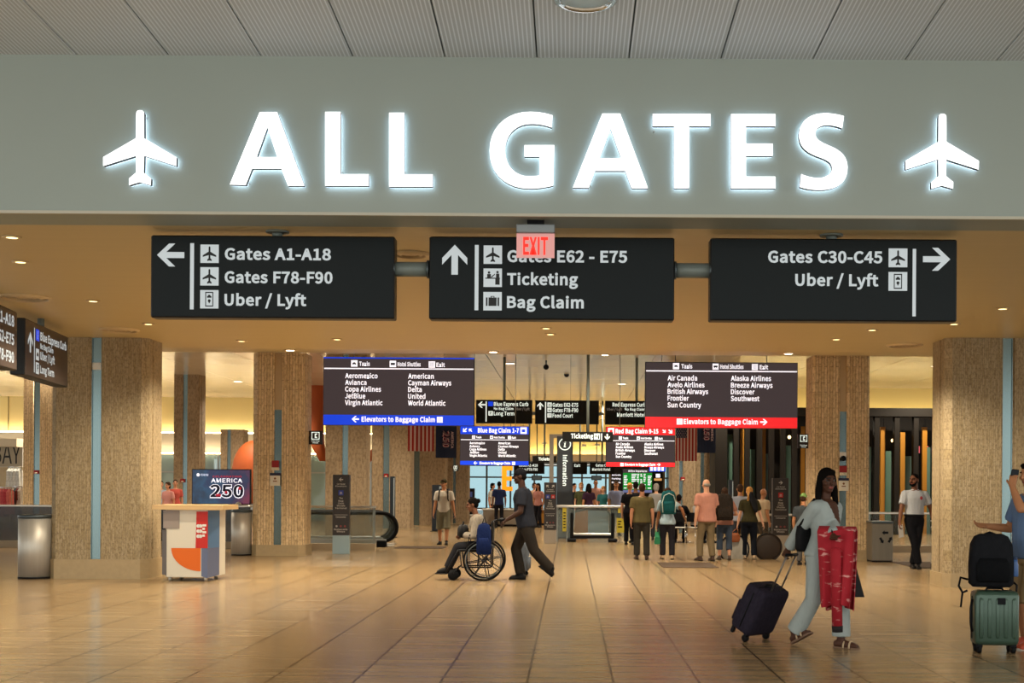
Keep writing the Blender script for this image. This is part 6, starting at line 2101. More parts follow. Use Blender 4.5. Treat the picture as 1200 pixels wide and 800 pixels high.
            s.ell(mb, (0, .020, .040), (.084, .099, .092)); s.ell(mb, (0, .05, 0), (.076, .062, .07)); s.ell(mb, (0, -.04, .092), (.06, .05, .03))
            mb.capsule(s.H_(0, .105, .02), .035, s.H_(.03, .125, -.12), .04, 10); mb.capsule(s.H_(.03, .125, -.12), .04, s.H_(.06, .10, -.27), .018, 10)
        me = fuse(mb, .009 if s.detail else .013, 2)
        return s.finish(link_mesh('hair', me, m, s.t))
    def beard(s, m):
        mb = MB(); mb.sm = True
        s.ell(mb, (0, -.052, -.088), (.045, .045, .032)); s.ell(mb, (0, -.088, -.045), (.026, .012, .006))
        for x in (-1, 1):
            mb.capsule(s.H_(x * .060, -.01, -.03), .016, s.H_(x * .040, -.055, -.082), .024, 8)
        me = fuse(mb, .008, 1)
        return s.finish(link_mesh('beard', me, m, s.t))
    def cap(s, m, back=False, m2=None):
        mb = MB(); mb.sm = True
        s.ell(mb, (0, .014, .052), (.086, .101, .082))
        me = fuse(mb, .009 if s.detail else .013, 2)
        o = s.finish(link_mesh('cap', me, m, s.t))
        b_ = MB(); b_.sm = True
        R1 = [(x, -.075 - .075 * math.sqrt(max(0, 1 - (x / .075) ** 2))) for x in [-.075 + .15 * i / 12 for i in range(13)]]
        top = [tuple(s.H_(x, y, .050 - .1 * (abs(y) - .075))) for x, y in R1] + [tuple(s.H_(x, -.06, .052)) for x in (.075, 0, -.075)]
        bot = [tuple(s.H_(x, y, .044 - .1 * (abs(y) - .075))) for x, y in R1] + [tuple(s.H_(x, -.06, .046)) for x in (.075, 0, -.075)]
        b_.loft([bot, top])
        v = b_.build('visor', m2 or m, None); v.parent = o
        return o
    def world(s, p):
        """local point to world"""
        R = Matrix.Rotation(s.t.rotation_euler[2], 3, 'Z')
        return Vector(s.t.location) + R @ (Vector(p) * s.k)

BLACKH = mat('hair_black', '#100d0b', .85, spec=.04, bump=.5, bscale=(90, 90, 30))
BROWNH = mat('hair_brown', '#3b281c', .75, spec=.08, bump=.5, bscale=(90, 90, 30))
GREYH = mat('hair_grey', '#8f8880', .75, spec=.08, bump=.5, bscale=(90, 90, 30))
BLONDH = mat('hair_blond', '#a8763e', .75, spec=.08, bump=.5, bscale=(90, 90, 30))
SHOE_B = mat('shoe_black', '#141313', .5, spec=.15)
SHOE_BR = mat('shoe_brown', '#3c2a20', .5)
SHOE_T = mat('shoe_tan', '#a48a6c', .6)
SHOE_W = mat('shoe_pale', '#b9b2a8', .6)

def fit(v_top, v_feet, u, Y=None):
    """ground point and standing height from a person's head and feet in the photograph"""
    p = ground(u, v_feet) if Y is None else Vector((at(u, v_feet, Y).x, Y, 0))
    return p, Z(u, v_top, p.y)

def backpack(name, label, cat, loc, rz, w, d, h, m, m2, straps=True, tilt=0, group=None, handle=True):
    """rounded daypack standing on its base, back towards +y"""
    t = thing(name, label, cat, loc, rz, group)
    t.rotation_euler = (tilt, 0, rz)
    def rr(sx, sy, z, cy=0):
        return [(sx * math.copysign(abs(math.cos(a)) ** .5, math.cos(a)), cy + sy * math.copysign(abs(math.sin(a)) ** .5, math.sin(a)), z) for a in (2 * PI * i / 24 for i in range(24))]
    a = MB(); a.sm = True
    a.loft([rr(w * .42, d * .36, 0), rr(w * .5, d * .48, h * .06), rr(w * .5, d * .5, h * .45), rr(w * .47, d * .45, h * .8), rr(w * .38, d * .34, h * .95), rr(w * .25, d * .2, h)])
    a.build('main_pack', m, t)
    a = MB(); a.sm = True
    a.loft([rr(w * .34, d * .1, h * .1, -d * .47), rr(w * .38, d * .16, h * .14, -d * .5), rr(w * .38, d * .16, h * .42, -d * .5), rr(w * .30, d * .08, h * .55, -d * .45)])
    a.build('front_pocket', m2, t)
    a = MB(); a.tube([(w * .46 * math.cos(x), -d * .28, h * .5 + h * .46 * math.sin(x)) for x in [PI * i / 16 for i in range(17)]], .006, 6)
    a.build('zip', M['black'], t)
    if handle:
        a = MB(); a.tube([(-.05, d * .3, h * .9), (-.045, d * .3, h * .99), (0, d * .3, h * 1.02), (.045, d * .3, h * .99), (.05, d * .3, h * .9)], .011, 8); a.build('carry_loop', m2, t)
    if straps:
        for x in (-1, 1):
            a = MB(); a.sm = True
            pts = [(x * w * .22, d * .42, h * .88), (x * w * .26, d * .62, h * .8), (x * w * .3, d * .68, h * .5), (x * w * .36, d * .55, h * .18), (x * w * .38, d * .4, h * .08)]
            rings = []
            for p in pts:
                rings.append([(p[0] - .03, p[1], p[2] - .0), (p[0] + .03, p[1], p[2]), (p[0] + .03, p[1] + .014, p[2] + .01), (p[0] - .03, p[1] + .014, p[2] + .01)])
            a.loft(rings); a.build('shoulder_strap', m2, t)
    return t
# ------------------------------------------------------------------ the travellers
def wl(loc, heading, H, wp):
    R = Matrix.Rotation(-heading, 3, 'Z')
    return (R @ (Vector(wp) - Vector(loc))) / (H / 1.75)
D2R = math.radians

# woman in grey walking with a suitcase
loc = Vector((at(962, 640, 12.5).x, 12.5, 0)); hd = D2R(48); HT = 1.74
rh = wl(loc, hd, HT, (at(918, 655, 12.65).x, 12.72, .84))
lh = wl(loc, hd, HT, (at(975, 610, 12.2).x, 12.12, 1.10))
w1 = Person('woman in pale grey suit walking with a dark suitcase, red jacket on her arm', loc, hd, HT, 'dark', True,
            pelvis=(0, -.02, .915), lean=(0, 3), yaw=-6, head=(-26, 4, 0), feet=((-.07, .25, .125), (.07, -.19, .085)), toes=(6, 8), pitch=(-28, 0),
            hands=(rh, lh), poles=((-.6, .8, -.2), (.7, .6, -.6)), palm=(V(1, .2, 0), V(0, 0, 1)), curl=(.75, .35), hdir=(None, None))
w1.body()
GREY_S = cloth_mat('suit_grey', '#9aa29f')
w1.trousers(GREY_S, .97, .022, .03)
jk = w1.shirt(GREY_S, 'long', -.05, .02, .02, 'jacket', False, .95, .014)
jk.data.materials.append(w1.skin)
def neck_v(po):
    d = po - w1.neck
    x, z, f_ = d.dot(w1.sd), d.dot(w1.up), d.dot(w1.fw)
    return f_ > .02 and z > -.24 and abs(x) < .012 + (z + .24) * .30
for po in jk.data.polygons:
    if neck_v(po.center): po.material_index = 1
w1.hair(BLACKH, 'long')
sand = mat('sandal_tan', '#6b5240', .6)
for i in (0, 1):
    a_ = w1.ank[i]; an = D2R(w1.toes[i]) * (-1, 1)[i]
    R = Matrix.Rotation(an, 3, 'Z') @ Matrix.Rotation(D2R(w1.pitch[i]), 3, 'X')
    q = MB()
    out = [(0, .085), (.03, .075), (.038, .02), (.036, -.05), (.048, -.12), (.038, -.18), (0, -.195), (-.038, -.18), (-.048, -.12), (-.036, -.05), (-.038, .02), (-.03, .075)]
    q.loft([[tuple(a_ + R @ V(x, y, z)) for x, y in out[::-1]] for z in (-.09, -.072)])
    so = w1.finish(q.build('sandal', sand, w1.t))
    q = MB(); q.sm = True
    for yy in (-.10, -.04):
        q.tube([tuple(a_ + R @ V(.055 * math.cos(x), yy, -.078 + .062 * math.sin(x))) for x in [PI * j / 8 for j in range(9)]], .009, 6)
    st = q.build('strap', mat('sandal_strap', '#b9a080', .5), None); st.parent = so
g = w1.world(w1.grip(0))
# her black shoulder bag
sh = w1.world(w1.sh[0]); hp = w1.world(w1.hip[0])
t = thing('shoulder_bag', 'black shoulder bag tucked under the arm of the woman in grey', 'bag', (hp.x - .10, hp.y + .10, 0), hd)
a = MB(); a.sm = True
a.loft([[(.15 * sx * math.copysign(abs(math.cos(x)) ** .6, math.cos(x)), .055 * sx * math.sin(x), z) for x in [2 * PI * i / 20 for i in range(20)]] for z, sx in ((.93, .8), (.96, 1), (1.1, .98), (1.18, .85), (1.19, .7))])
a.build('bag_body', mat('bag_black', '#0d0d0f', .7, spec=.2), t)
a = MB(); R = Matrix.Rotation(-hd, 3, 'Z')
top = R @ (V(sh.x, sh.y, 0) - t.location); 
a.tube([(-.12, 0, 1.17), (top.x * .5 - .08, top.y * .5 - .05, 1.34), (top.x - .01, top.y - .0, sh.z + .085), (top.x * .6 + .05, top.y * .6 + .1, 1.33), (.12, 0, 1.17)], .012, 8)
a.build('strap', M['black'], t)

# the suitcase she pulls
def trolley_case(name, label, loc, rz, w, d, h, m, handle_to=None, tilt=0, ribs=0, four=False, group='wheeled suitcases', m_trim=None, hand_h=.45):
    t = thing(name, label, 'suitcase', loc, 0, group)
    t.rotation_euler = Euler((tilt, 0, rz), 'XYZ')
    m_trim = m_trim or M['black']
    z0 = .075
    a = MB(); a.sm = False
    def rr(g_, z, n=40):
        out = []
        for i in range(n):
            an = 2 * PI * i / n
            cx = (w / 2 + g_) * math.copysign(abs(math.cos(an)) ** .28, math.cos(an)); cy = (d / 2 + g_) * math.copysign(abs(math.sin(an)) ** .28, math.sin(an))
            out.append((cx, cy, z))
        return out
    a.sm = True
    a.loft([rr(-.035, z0), rr(-.01, z0 + .012), rr(0, z0 + .045), rr(0, z0 + h - .045), rr(-.01, z0 + h - .012), rr(-.035, z0 + h)])
    a.build('shell', m, t)
    if ribs:
        for i in range(ribs):
            x = -w * .36 + w * .72 * i / (ribs - 1)
            a = MB(); a.sm = True
            for s in (-1,):
                a.loft([[(x - .022, s * (d / 2 + e), z), (x + .022, s * (d / 2 + e), z), (x + .014, s * (d / 2 + e + .012), z), (x - .014, s * (d / 2 + e + .012), z)][:: 1] for z, e in ((z0 + .05, -.02), (z0 + .09, -.004), (z0 + h - .09, -.004), (z0 + h - .05, -.02))])
            a.build('rib', m, t)
    else:
        a = MB(); a.sm = True
        a.loft([[(x * w * .4, -d / 2 - y, z) for x, y in ((-1, -.02), (-.95, .03), (.95, .03), (1, -.02))] for z in (z0 + .05, z0 + h * .52)]); a.build('front_pocket', m, t)
        a = MB(); a.tube([(-w * .38, -d / 2 - .032, z0 + h * .53), (w * .38, -d / 2 - .032, z0 + h * .53)], .006, 6); a.build('zip', M['chrome'], t)
    a = MB(); a.tube(rr(.002, 0)[:0] + [(x, -.0, z) for x, z in [(-w / 2 - .001, z0 + .06), (-w / 2 - .001, z0 + h - .06), (-w / 2 + .05, z0 + h + .001), (w / 2 - .05, z0 + h + .001), (w / 2 + .001, z0 + h - .06), (w / 2 + .001, z0 + .06), (w / 2 - .05, z0), (-w / 2 + .05, z0)]], .007, 6, closed=True)
    a.build('zip_seam', m_trim, t)
    for x in (-1, 1):
        for y in ((-1, 1) if four else (1,)):
            a = MB(); a.M = Matrix.Translation((x * (w / 2 - .05), y * (d / 2 - .05), .036)) @ Matrix.Rotation(PI / 2, 4, 'Y')
            a.lathe([(.016, -.018), (.036, -.016), (.036, .016), (.016, .018)], 16)
            wh = a.build('wheel', M['rubber'], t)
            a = MB(); a.box(x * (w / 2 - .05) - .028, y * (d / 2 - .05) - .02, .05, x * (w / 2 - .05) + .028, y * (d / 2 - .05) + .02, z0 + .02, .006); a.build('wheel_housing', m_trim, t)
        if not four:
            a = MB(); a.box(x * (w / 2 - .06) - .02, -d / 2 + .02, 0, x * (w / 2 - .06) + .02, -d / 2 + .06, z0 + .01, .006); a.build('foot', m_trim, t)
    a = MB(); a.tube([(-.08, -.0, z0 + h - .005), (-.07, 0, z0 + h + .022), (.07, 0, z0 + h + .022), (.08, 0, z0 + h - .005)], .012, 8); a.build('carry_handle', m_trim, t)
    if handle_to is not None:
        L = handle_to
        a = MB()
        for x in (-.075, .075):
            a.tube([(x, d / 2 - .05, z0 + h - .02), (x, d / 2 - .05, z0 + h + L)], .009, 8)
        a.build('telescopic_rods', mat('rod_grey', '#6f6a66', .35, .7), t)
        a = MB(); a.tube([(-.09, d / 2 - .05, z0 + h + L), (.09, d / 2 - .05, z0 + h + L)], .015, 10); a.build('grip', m_trim, t)
    return t
PURP = cloth_mat('suitcase_aubergine', '#2a2630', .35, .4, 40)
# pulled towards the hand: tilts along the walking direction
base = Vector((at(877, 745, 13.05).x, 13.05, 0))
dirh = Vector((g.x - base.x, g.y - base.y, 0)); Lh = dirh.length; rzc = math.atan2(dirh.y, dirh.x) - PI / 2
# lean the case so that its handle ends in her hand; wheels carry it
d_, h_ = .27, .50
yl = d_ / 2 - .05
wheel_y = yl
tl = math.atan2(Lh - .0, g.z)
tot = math.hypot(Lh, g.z)
ct = trolley_case('wheeled_suitcase', 'dark aubergine soft suitcase on wheels pulled by the woman in grey', base, rzc, .44, d_, h_, PURP, max(tot - .075 - h_, .2), -tl * .98)
# wheels touch: the wheel axis lies at local (yl, .036); keep its centre at height .036
ct.location.z = .036 - (-math.sin(tl * .98) * yl + math.cos(tl * .98) * .036)

# the red patterned jacket over her forearm
e, wv = w1.world(w1.elb[1]), w1.world(w1.wri[1])
mid = e.lerp(wv, .62)
t = thing('red_jacket', 'red jacket with pale streaks draped over the forearm of the woman in grey', 'jacket', (mid.x, mid.y, 0))
m = bpy.data.materials.new('red_patterned_cloth'); m.use_nodes = True
nt = m.node_tree; N, L = nt.nodes, nt.links
pb = N['Principled BSDF']; pb.inputs['Roughness'].default_value = .85
tc = N.new('ShaderNodeTexCoord'); mp = N.new('ShaderNodeMapping'); mp.inputs['Scale'].default_value = (7, 7, 22); mp.inputs['Rotation'].default_value = (0, D2R(14), 0)
L.new(tc.outputs['Object'], mp.inputs[0])
nz = N.new('ShaderNodeTexNoise'); nz.inputs['Scale'].default_value = 1; nz.inputs['Detail'].default_value = 3; L.new(mp.outputs[0], nz.inputs['Vector'])
rp = N.new('ShaderNodeValToRGB'); rp.color_ramp.elements[0].position = .60; rp.color_ramp.elements[0].color = (*lin('#9c0f20'), 1); rp.color_ramp.elements[1].position = .68; rp.color_ramp.elements[1].color = (*lin('#cf8f88'), 1)
L.new(nz.outputs['Fac'], rp.inputs[0]); L.new(rp.outputs[0], pb.inputs['Base Color'])
ax = (wv - e); ax.z = 0; ax.normalize(); nx = Vector((-ax.y, ax.x, 0))
def drape(mb, c, half, z_top, z_a, z_b, thick, seed, phase=0.0):
    """cloth folded over an arm: near fall to z_a, far fall to z_b, with vertical folds"""
    rows = []
    K = 22
    zs = [(1, z_a), (1, (z_a * .66 + z_top * .34)), (1, (z_a * .33 + z_top * .67)), (1, z_top - .05), (0, z_top), (-1, z_top - .05), (-1, (z_b * .4 + z_top * .6)), (-1, z_b)]
    for lay in (0, 1):
        for side, z in zs:
            r = []
            for i in range(K + 1):
                u = -1 + 2 * i / K
                drop = (z_top - z) / max(z_top - min(z_a, z_b), .01)
                fold = .04 * math.sin(u * 10 + seed + drop * 1.5) * drop
                off = side * (.07 + .02 * drop) + fold + (-thick if lay else 0) * (1 if side >= 0 else -1)
                spread = half * (1 - .22 * drop)
                zz = z + .025 * math.sin(u * 3 + seed) * drop - (thick if lay and side == 0 else 0)
                p = ax * (u * spread) - nx * off * (1 if nx.y > 0 else -1) + c
                r.append((p.x, p.y, zz))
            rows.append(r)
    n = len(zs)
    vs = [p for r in rows for p in r]
    fs = []
    for l in (0, 1):
        for a_ in range(n - 1):
            for i in range(K):
                q = ((l * n + a_) * (K + 1) + i, (l * n + a_) * (K + 1) + i + 1, (l * n + a_ + 1) * (K + 1) + i + 1, (l * n + a_ + 1) * (K + 1) + i)
                fs.append(q if l == 0 else q[::-1])
    for a_ in range(n - 1):
        for i in (0, K):
            q = (a_ * (K + 1) + i, (a_ + 1) * (K + 1) + i, (n + a_ + 1) * (K + 1) + i, (n + a_) * (K + 1) + i)
            fs.append(q)
    for a_ in (0, n - 1):
        for i in range(K):
            fs.append((a_ * (K + 1) + i, a_ * (K + 1) + i + 1, (n + a_) * (K + 1) + i + 1, (n + a_) * (K + 1) + i))
    mb.sm = True
    mb.add(vs, fs)
zt_ = mid.z + .055
a = MB(); ax = Vector((.88, -.47, 0)); nx = Vector((.47, .88, 0)); drape(a, Vector((.03, -.03, 0)), .18, zt_, .44, .40, .03, 1.0); a.build('jacket_body', m, t)
a = MB(); a.sm = True
q0 = ax * .05 - nx * (.10 if nx.y > 0 else -.10)
a.capsule((q0.x, q0.y, zt_ - .25), .055, (q0.x + .02, q0.y, .24), .05, 14, flat1=True); a.build('sleeve', m, t)
a = MB(); a.sm = True; a.capsule((q0.x + .02, q0.y, .25), .053, (q0.x + .022, q0.y, .19), .05, 14, flat0=True, flat1=True); a.build('dark_cuff', mat('cuff_black', '#1c1718', .8), t)
# black tote hanging behind the jacket
p = at(996, 700, 12.5)
t = thing('tote_bag', 'black tote bag hanging behind the red jacket', 'bag', (p.x, 12.45, 0))
a = MB(); a.sm = False
zb, ztp = Z(996, 699, 12.45), Z(996, 655, 12.45)
a.loft([[(-.16, -.05, zb), (.12, -.05, zb), (.12, .05, zb), (-.16, .05, zb)], [(-.1, -.04, ztp), (.02, -.04, ztp), (.02, .04, ztp), (-.1, .04, ztp)]]); a.build('bag_body', mat('tote_black', '#151416', .7), t)
a = MB(); hx = wv.x - t.location.x - .02; a.tube([(-.08, 0, ztp - .01), (hx * .6 - .06, (wv.y - 12.45) * .5, ztp + .12), (hx, wv.y - 12.45, wv.z + .05), (hx * .5, (wv.y - 12.45) * .5 + .02, ztp + .12), (0, 0, ztp - .01)], .01, 8); a.build('handle', M['black'], t)

# green hard suitcase with the backpack on top
YG_ = ground(1165, 767).y + .2
kg = YG_ / F
GRNS = mat('suitcase_green', '#3a4f42', .3, .3, coat=.25)
c = trolley_case('hard_suitcase', 'green ribbed hard-shell suitcase standing under the black backpack', (at(1165, 767, YG_).x, YG_, 0), D2R(-4), 51 * kg, .25, 63 * kg, GRNS, None, 0, 5, True)
a = MB(); a.box(-.035 + .03, -.155, .075 + 63 * kg - .12, .035 + .03, -.13, .075 + 63 * kg - .06, .004); a.build('black_badge', M['black'], c)
a = MB(); a.tube([(-.215, -.03, .2), (-.235, -.06, .28), (-.235, -.06, .42), (-.215, -.03, .5)], .012, 8); a.build('side_handle', M['black'], c)
ztop = .075 + 63 * kg + .036
BK = cloth_mat('backpack_black', '#1b1c1f', .25, .5, 30)
bp = backpack('black_backpack', 'black backpack sitting on top of the green hard suitcase', 'backpack', (at(1161, 690, YG_).x, YG_ + .0, ztop), D2R(-8), 50 * kg, .22, 62 * kg, BK, cloth_mat('backpack_black_trim', '#121315', .2, .5, 30), True)
a = MB(); a.tube([(-.2, .08, .06), (-.27, .05, .08), (-.29, .03, .0), (-.26, 0, -.06), (-.22, -.02, -.04)], .012, 6); a.tube([(-.26, 0, -.06), (-.275, 0, -.2)], .01, 6); a.build('loose_strap', M['black'], bp)
a = MB(); a.tube([(.19, .02, .06), (.235, -.02, .02), (.225, -.04, -.07)], .01, 6); a.build('loose_strap', M['black'], bp)
p = at(1188, 675, YG_ - .03)
t = thing('water_bottle', 'blue water bottle in the side pocket of the black backpack', 'bottle', (p.x + .005, YG_ - .04, ztop + .1))
a = MB(); a.lathe([(.030, 0), (.034, .01), (.034, .11), (.026, .135), (.026, .16), (.001, .16)], 20); a.build('bottle_body', mat('bottle_blue', '#3c5a8a', .3), t)
a = MB(); a.lathe([(.024, .16), (.024, .185), (.001, .187)], 16); a.build('cap', mat('bottle_cap', '#2a3c5c', .4), t)

# man at the right edge, phone at his ear
loc = Vector((at(1209, 640, 12.55).x, 12.55, 0)); hd = D2R(-72); HT = 1.80
ph = wl(loc, hd, HT, (at(1186, 572, 12.4).x, 12.40, 1.58))
gh = wl(loc, hd, HT, (at(1160, 614, 12.7).x, 12.8, 1.18))
m2 = Person('man in blue shirt and khaki shorts at the frame edge, phone held to his ear', loc, hd, HT, 'tan', False, 1.08, head=(12, 5, 0), hands=(gh, ph), poles=((-.5, .3, -1), (.35, -.55, -.55)),
            palm=(V(.6, 0, .8), V(-.7, .75, 0)), curl=(.35, .55), hdir=(None, (-.25, .35, 1)), feet=((-.11, .02, .085), (.12, -.08, .085)))
m2.body(); m2.shirt(cloth_mat('shirt_blue', '#5d7394'), 'short', -.16, .024, .02); m2.trousers(cloth_mat('shorts_khaki', '#9a8462'), .56, .03, .012, 'shorts'); m2.hair(BLACKH, 'short'); m2.shoes(mat('shoe_red', '#a8442c', .6), SHOE_W)
gp = m2.world(m2.grip(1))
t = thing('mobile_phone', 'dark mobile phone held to the ear of the man in the blue shirt', 'phone', gp, hd + .3)
t.rotation_euler = (D2R(12), D2R(8), hd + 1.2)
a = MB(); a.box(-.036, -.005, -.06, .036, .005, .09, .004); a.build('case', M['black'], t)
a = MB(); a.box(-.033, -.0065, -.056, .033, -.005, .086); a.build('screen', mat('phone_glass', '#20262c', .1), t)

# man in the pale polo by the right column
loc = ground(1071, 666); loc.z = 0; HT = 1.84
m3 = Person('man in pale grey polo and black trousers standing with crossed ankles, looking aside', loc, D2R(4), HT, 'brown', False, 1.02, pelvis=(.0, 0, .925), lean=(1, -1), head=(-48, 2, 0),
            feet=((.055, -.09, .085), (-.005, .06, .085)), toes=(14, -6), knees=((.05, -1, 0), (.0, -1, 0)),
            hands=((-.31, -.10, .86), (.34, -.06, .86)), poles=((-1, .5, 0), (1, .5, 0)), palm=(V(1, 0, 0), V(-1, 0, 0)), curl=(.8, .85))
m3.body(); m3.shirt(cloth_mat('polo_grey', '#a2a5a9'), 'short', .09, .02, .01); m3.trousers(cloth_mat('trousers_black', '#17171a'), .985, .018, .008, belt=M['black']); m3.hair(BLACKH, 'buzz'); m3.beard(BLACKH); m3.shoes(SHOE_B)
a = MB(); cpt = m3.pel + m3.up * .385 + m3.fw * .152 + m3.sd * .075
a.ball(tuple(cpt), (.026, .008, .034), 12, 8); m3.finish(a.build('chest_badge', mat('badge_red', '#9a2a2a', .5), m3.t))
a = MB(); a.tube([tuple(m3.wri[1] + (m3.elb[1] - m3.wri[1]).normalized() * .03 + V(.036 * math.cos(x), .036 * math.sin(x), 0)) for x in [2 * PI * i / 14 for i in range(14)]], .010, 6, closed=True); m3.finish(a.build('wrist_watch', mat('watch_pale', '#b7b2a8', .4), m3.t))
gp = m3.world(m3.grip(0))
t = thing('folded_paper', 'white folded papers held in the hand of the man in the polo', 'papers', gp, D2R(10))
t.rotation_euler = (D2R(8), D2R(-12), D2R(20))
a = MB()
for i in range(3): a.box(-.055 + i * .006, -.004 + i * .004, -.20 + i * .01, .055 - i * .004, -.001 + i * .004, .05)
a.build('sheets', mat('paper_white', '#cfcbc2', .7), t)
gp = m3.world(m3.grip(1))
t = thing('push_cart', 'slim grey push cart held by the man in the polo, half behind the right column', 'cart', (gp.x + .12, gp.y + .05, 0), D2R(10))
a = MB(); rx = gp.x - t.location.x
for y in (-.09, .09):
    a.tube([(rx, y - .05, gp.z), (rx + .1, y, .55), (rx + .22, y, .14)], .016, 8)
a.tube([(rx, -.14, gp.z), (rx, .04, gp.z)], .018, 8)
a.build('frame', M['alum'], t)
a = MB(); a.box(rx + .02, -.12, .10, rx + .42, .12, .13, .01); a.build('platform', M['alum'], t)
for x in (.07, .37):
    for y in (-.09, .09):
        a = MB(); a.M = Matrix.Translation((rx + x, y, .05)) @ Matrix.Rotation(PI / 2, 4, 'X'); a.lathe([(.015, -.015), (.05, -.014), (.05, .014), (.015, .015)], 14); a.build('wheel', M['rubber'], t)

# ------------------------------------------------------------------ wheelchair, passenger and pusher
YW = 21.25
kw = YW / F
wc = Vector((at(568, 655, YW).x, YW, 0))
t = thing('wheelchair', 'black wheelchair with spoked wheels rolling left with a seated passenger', 'wheelchair', wc, -PI / 2)
# local: facing -y (so it rolls towards -x in the hall), own left on +x
RW = .335
FR = mat('chair_frame_black', '#1a1a1d', .35, .5)
for x in (-.29, .29):
    a = MB(); a.M = Matrix.Translation((x, 0, RW)) @ Matrix.Rotation(PI / 2, 4, 'Y')
    a.tube([(RW * .965 * math.cos(q), RW * .965 * math.sin(q), 0) for q in [2 * PI * i / 40 for i in range(40)]], .0165, 8, closed=True)
    wh = a.build('drive_wheel', M['rubber'], t)
    a = MB(); a.M = Matrix.Translation((x, 0, RW)) @ Matrix.Rotation(PI / 2, 4, 'Y')
    for i in range(8):
        q = 2 * PI * i / 8 + .2
        a.tube([(.03 * math.cos(q), .03 * math.sin(q), 0), (RW * .95 * math.cos(q), RW * .95 * math.sin(q), 0)], .0085, 6)
    a.lathe([(.001, -.03), (.035, -.03), (.035, .03), (.001, .03)], 14); s_o = a.build('spokes', mat('spoke_grey', '#2b2b2e', .4, .4), None); s_o.parent = wh
    a = MB(); a.M = Matrix.Translation((x + (.035 if x > 0 else -.035), 0, RW)) @ Matrix.Rotation(PI / 2, 4, 'Y')
    a.tube([(RW * .86 * math.cos(q), RW * .86 * math.sin(q), 0) for q in [2 * PI * i / 36 for i in range(36)]], .009, 6, closed=True); s_o = a.build('push_rim', M['dsteel'], None); s_o.parent = wh
    a = MB()
    a.tube([(x * .83, .12, .50), (x * .83, .14, .98), (x * .83, .22, 1.0), (x * .83, .30, 1.0)], .013, 8)     # back post and push handle
    a.tube([(x * .83, .12, .50), (x * .83, -.42, .50), (x * .83, -.50, .36), (x * .83, -.62, .12)], .013, 8)
    a.tube([(x * .83, .12, .22), (x * .83, -.36, .22), (x * .83, -.40, .50)], .013, 8)
    a.tube([(x * .83, .12, .50), (x * .83, .12, .22)], .013, 8)
    a.tube([(x * .83, .13, .72), (x * .83, -.24, .72), (x * .83, -.28, .50)], .012, 8)
    a.build('side_frame', FR, t)
    a = MB(); a.tube([(x * .83, .22, 1.0), (x * .83, .33, 1.0)], .02, 8); a.build('hand_grip', M['rubber'], t)
    a = MB(); a.box(x * .83 - .03, -.24, .73, x * .83 + .03, .08, .76, .01); a.build('armrest_pad', M['rubber'], t)
    a = MB(); a.M = Matrix.Translation((x * .83, -.50, .09)) @ Matrix.Rotation(PI / 2, 4, 'Y'); a.lathe([(.02, -.016), (.088, -.015), (.088, .015), (.02, .016)], 20); a.build('caster_wheel', M['rubber'], t)
    a = MB(); a.tube([(x * .83, -.50, .09), (x * .83 + .025, -.46, .17), (x * .83, -.40, .24)], .012, 6); a.build('caster_fork', FR, t)
    a = MB(); a.box(x * .83 - (.20 if x > 0 else -.02), -.80, .10, x * .83 - (.02 if x > 0 else -.20), -.60, .12, .006); a.build('footplate', FR, t)
a = MB(); a.box(-.23, -.40, .485, .23, .12, .515, .01); a.build('seat', mat('chair_vinyl', '#1f2126', .6), t)
a = MB(); a.loft([[(-.235, .115, z), (.235, .115, z), (.235, .14 + (z - .5) * .02, z), (-.235, .14 + (z - .5) * .02, z)] for z in (.52, .75, .96)]); a.build('backrest', MATS['chair_vinyl'], t)
a = MB()
for zz in (.35,):
    a.tube([(-.24, -.1, .24), (.24, -.1, .48)], .012, 6); a.tube([(.24, -.1, .24), (-.24, -.1, .48)], .012, 6)
a.build('cross_brace', FR, t)
PAT = cloth_mat('blouse_patterned', '#8a8174', .6, .4, 26)
# passenger sits on the seat: pelvis at seat height
mp_ = Person('seated passenger with dark hair and a pale patterned top in the wheelchair', (wc.x, wc.y, 0), -PI / 2, 1.66, 'brown', True, 1.05, pelvis=(0, -.04, .615), lean=(0, 13), head=(0, 12, 0),
             feet=((-.13, -.64, .21), (.13, -.64, .21)), toes=(4, 4), knees=((-.15, -1, .6), (.15, -1, .6)), hands=((-.08, -.36, .76), (.09, -.38, .78)), poles=((-.8, .6, -.9), (.8, .6, -.9)), palm=(V(0, 0, -1), V(0, 0, -1)), curl=(.6, .6))
mp_.body(); mp_.trousers(cloth_mat('trousers_charcoal', '#242427'), .985, .02, .012); mp_.shirt(PAT, 'long', -.02, .024, .01, 'blouse', True, .9); mp_.hair(BLACKH, 'bun'); mp_.shoes(SHOE_B)
cp = V(wc.x - .37, wc.y, .70)
t = thing('lap_bag', 'black handbag on the lap of the seated wheelchair passenger', 'bag', (wc.x - .36, wc.y, .70), -PI / 2)
a = MB(); a.sm = True
a.loft([[(.17 * sx * math.cos(x), .10 * sx * math.sin(x), z) for x in [2 * PI * i / 20 for i in range(20)]] for z, sx in ((0, .75), (.04, 1), (.14, .95), (.2, .7), (.22, .3))]); a.build('bag_body', mat('bag_black', '#0d0d0f', .7, spec=.2), t)
a = MB(); a.tube([(-.09, 0, .18), (-.06, 0, .26), (.06, 0, .26), (.09, 0, .18)], .01, 8); a.build('handle', M['black'], t)
BL = cloth_mat('bag_navy', '#18244a', .2, .5, 24)
t = backpack('navy_rucksack', 'navy blue rucksack hung beside the wheel of the wheelchair', 'rucksack', (at(567, 650, YW - .42).x, YW - .42, .44), 0, .24, .16, .50, BL, BL, False)
a = MB(); a.tube([(-.04, .04, .47), (0, .14, .62), (.04, .04, .47)], .012, 8); a.build('hanging_strap', M['black'], t)

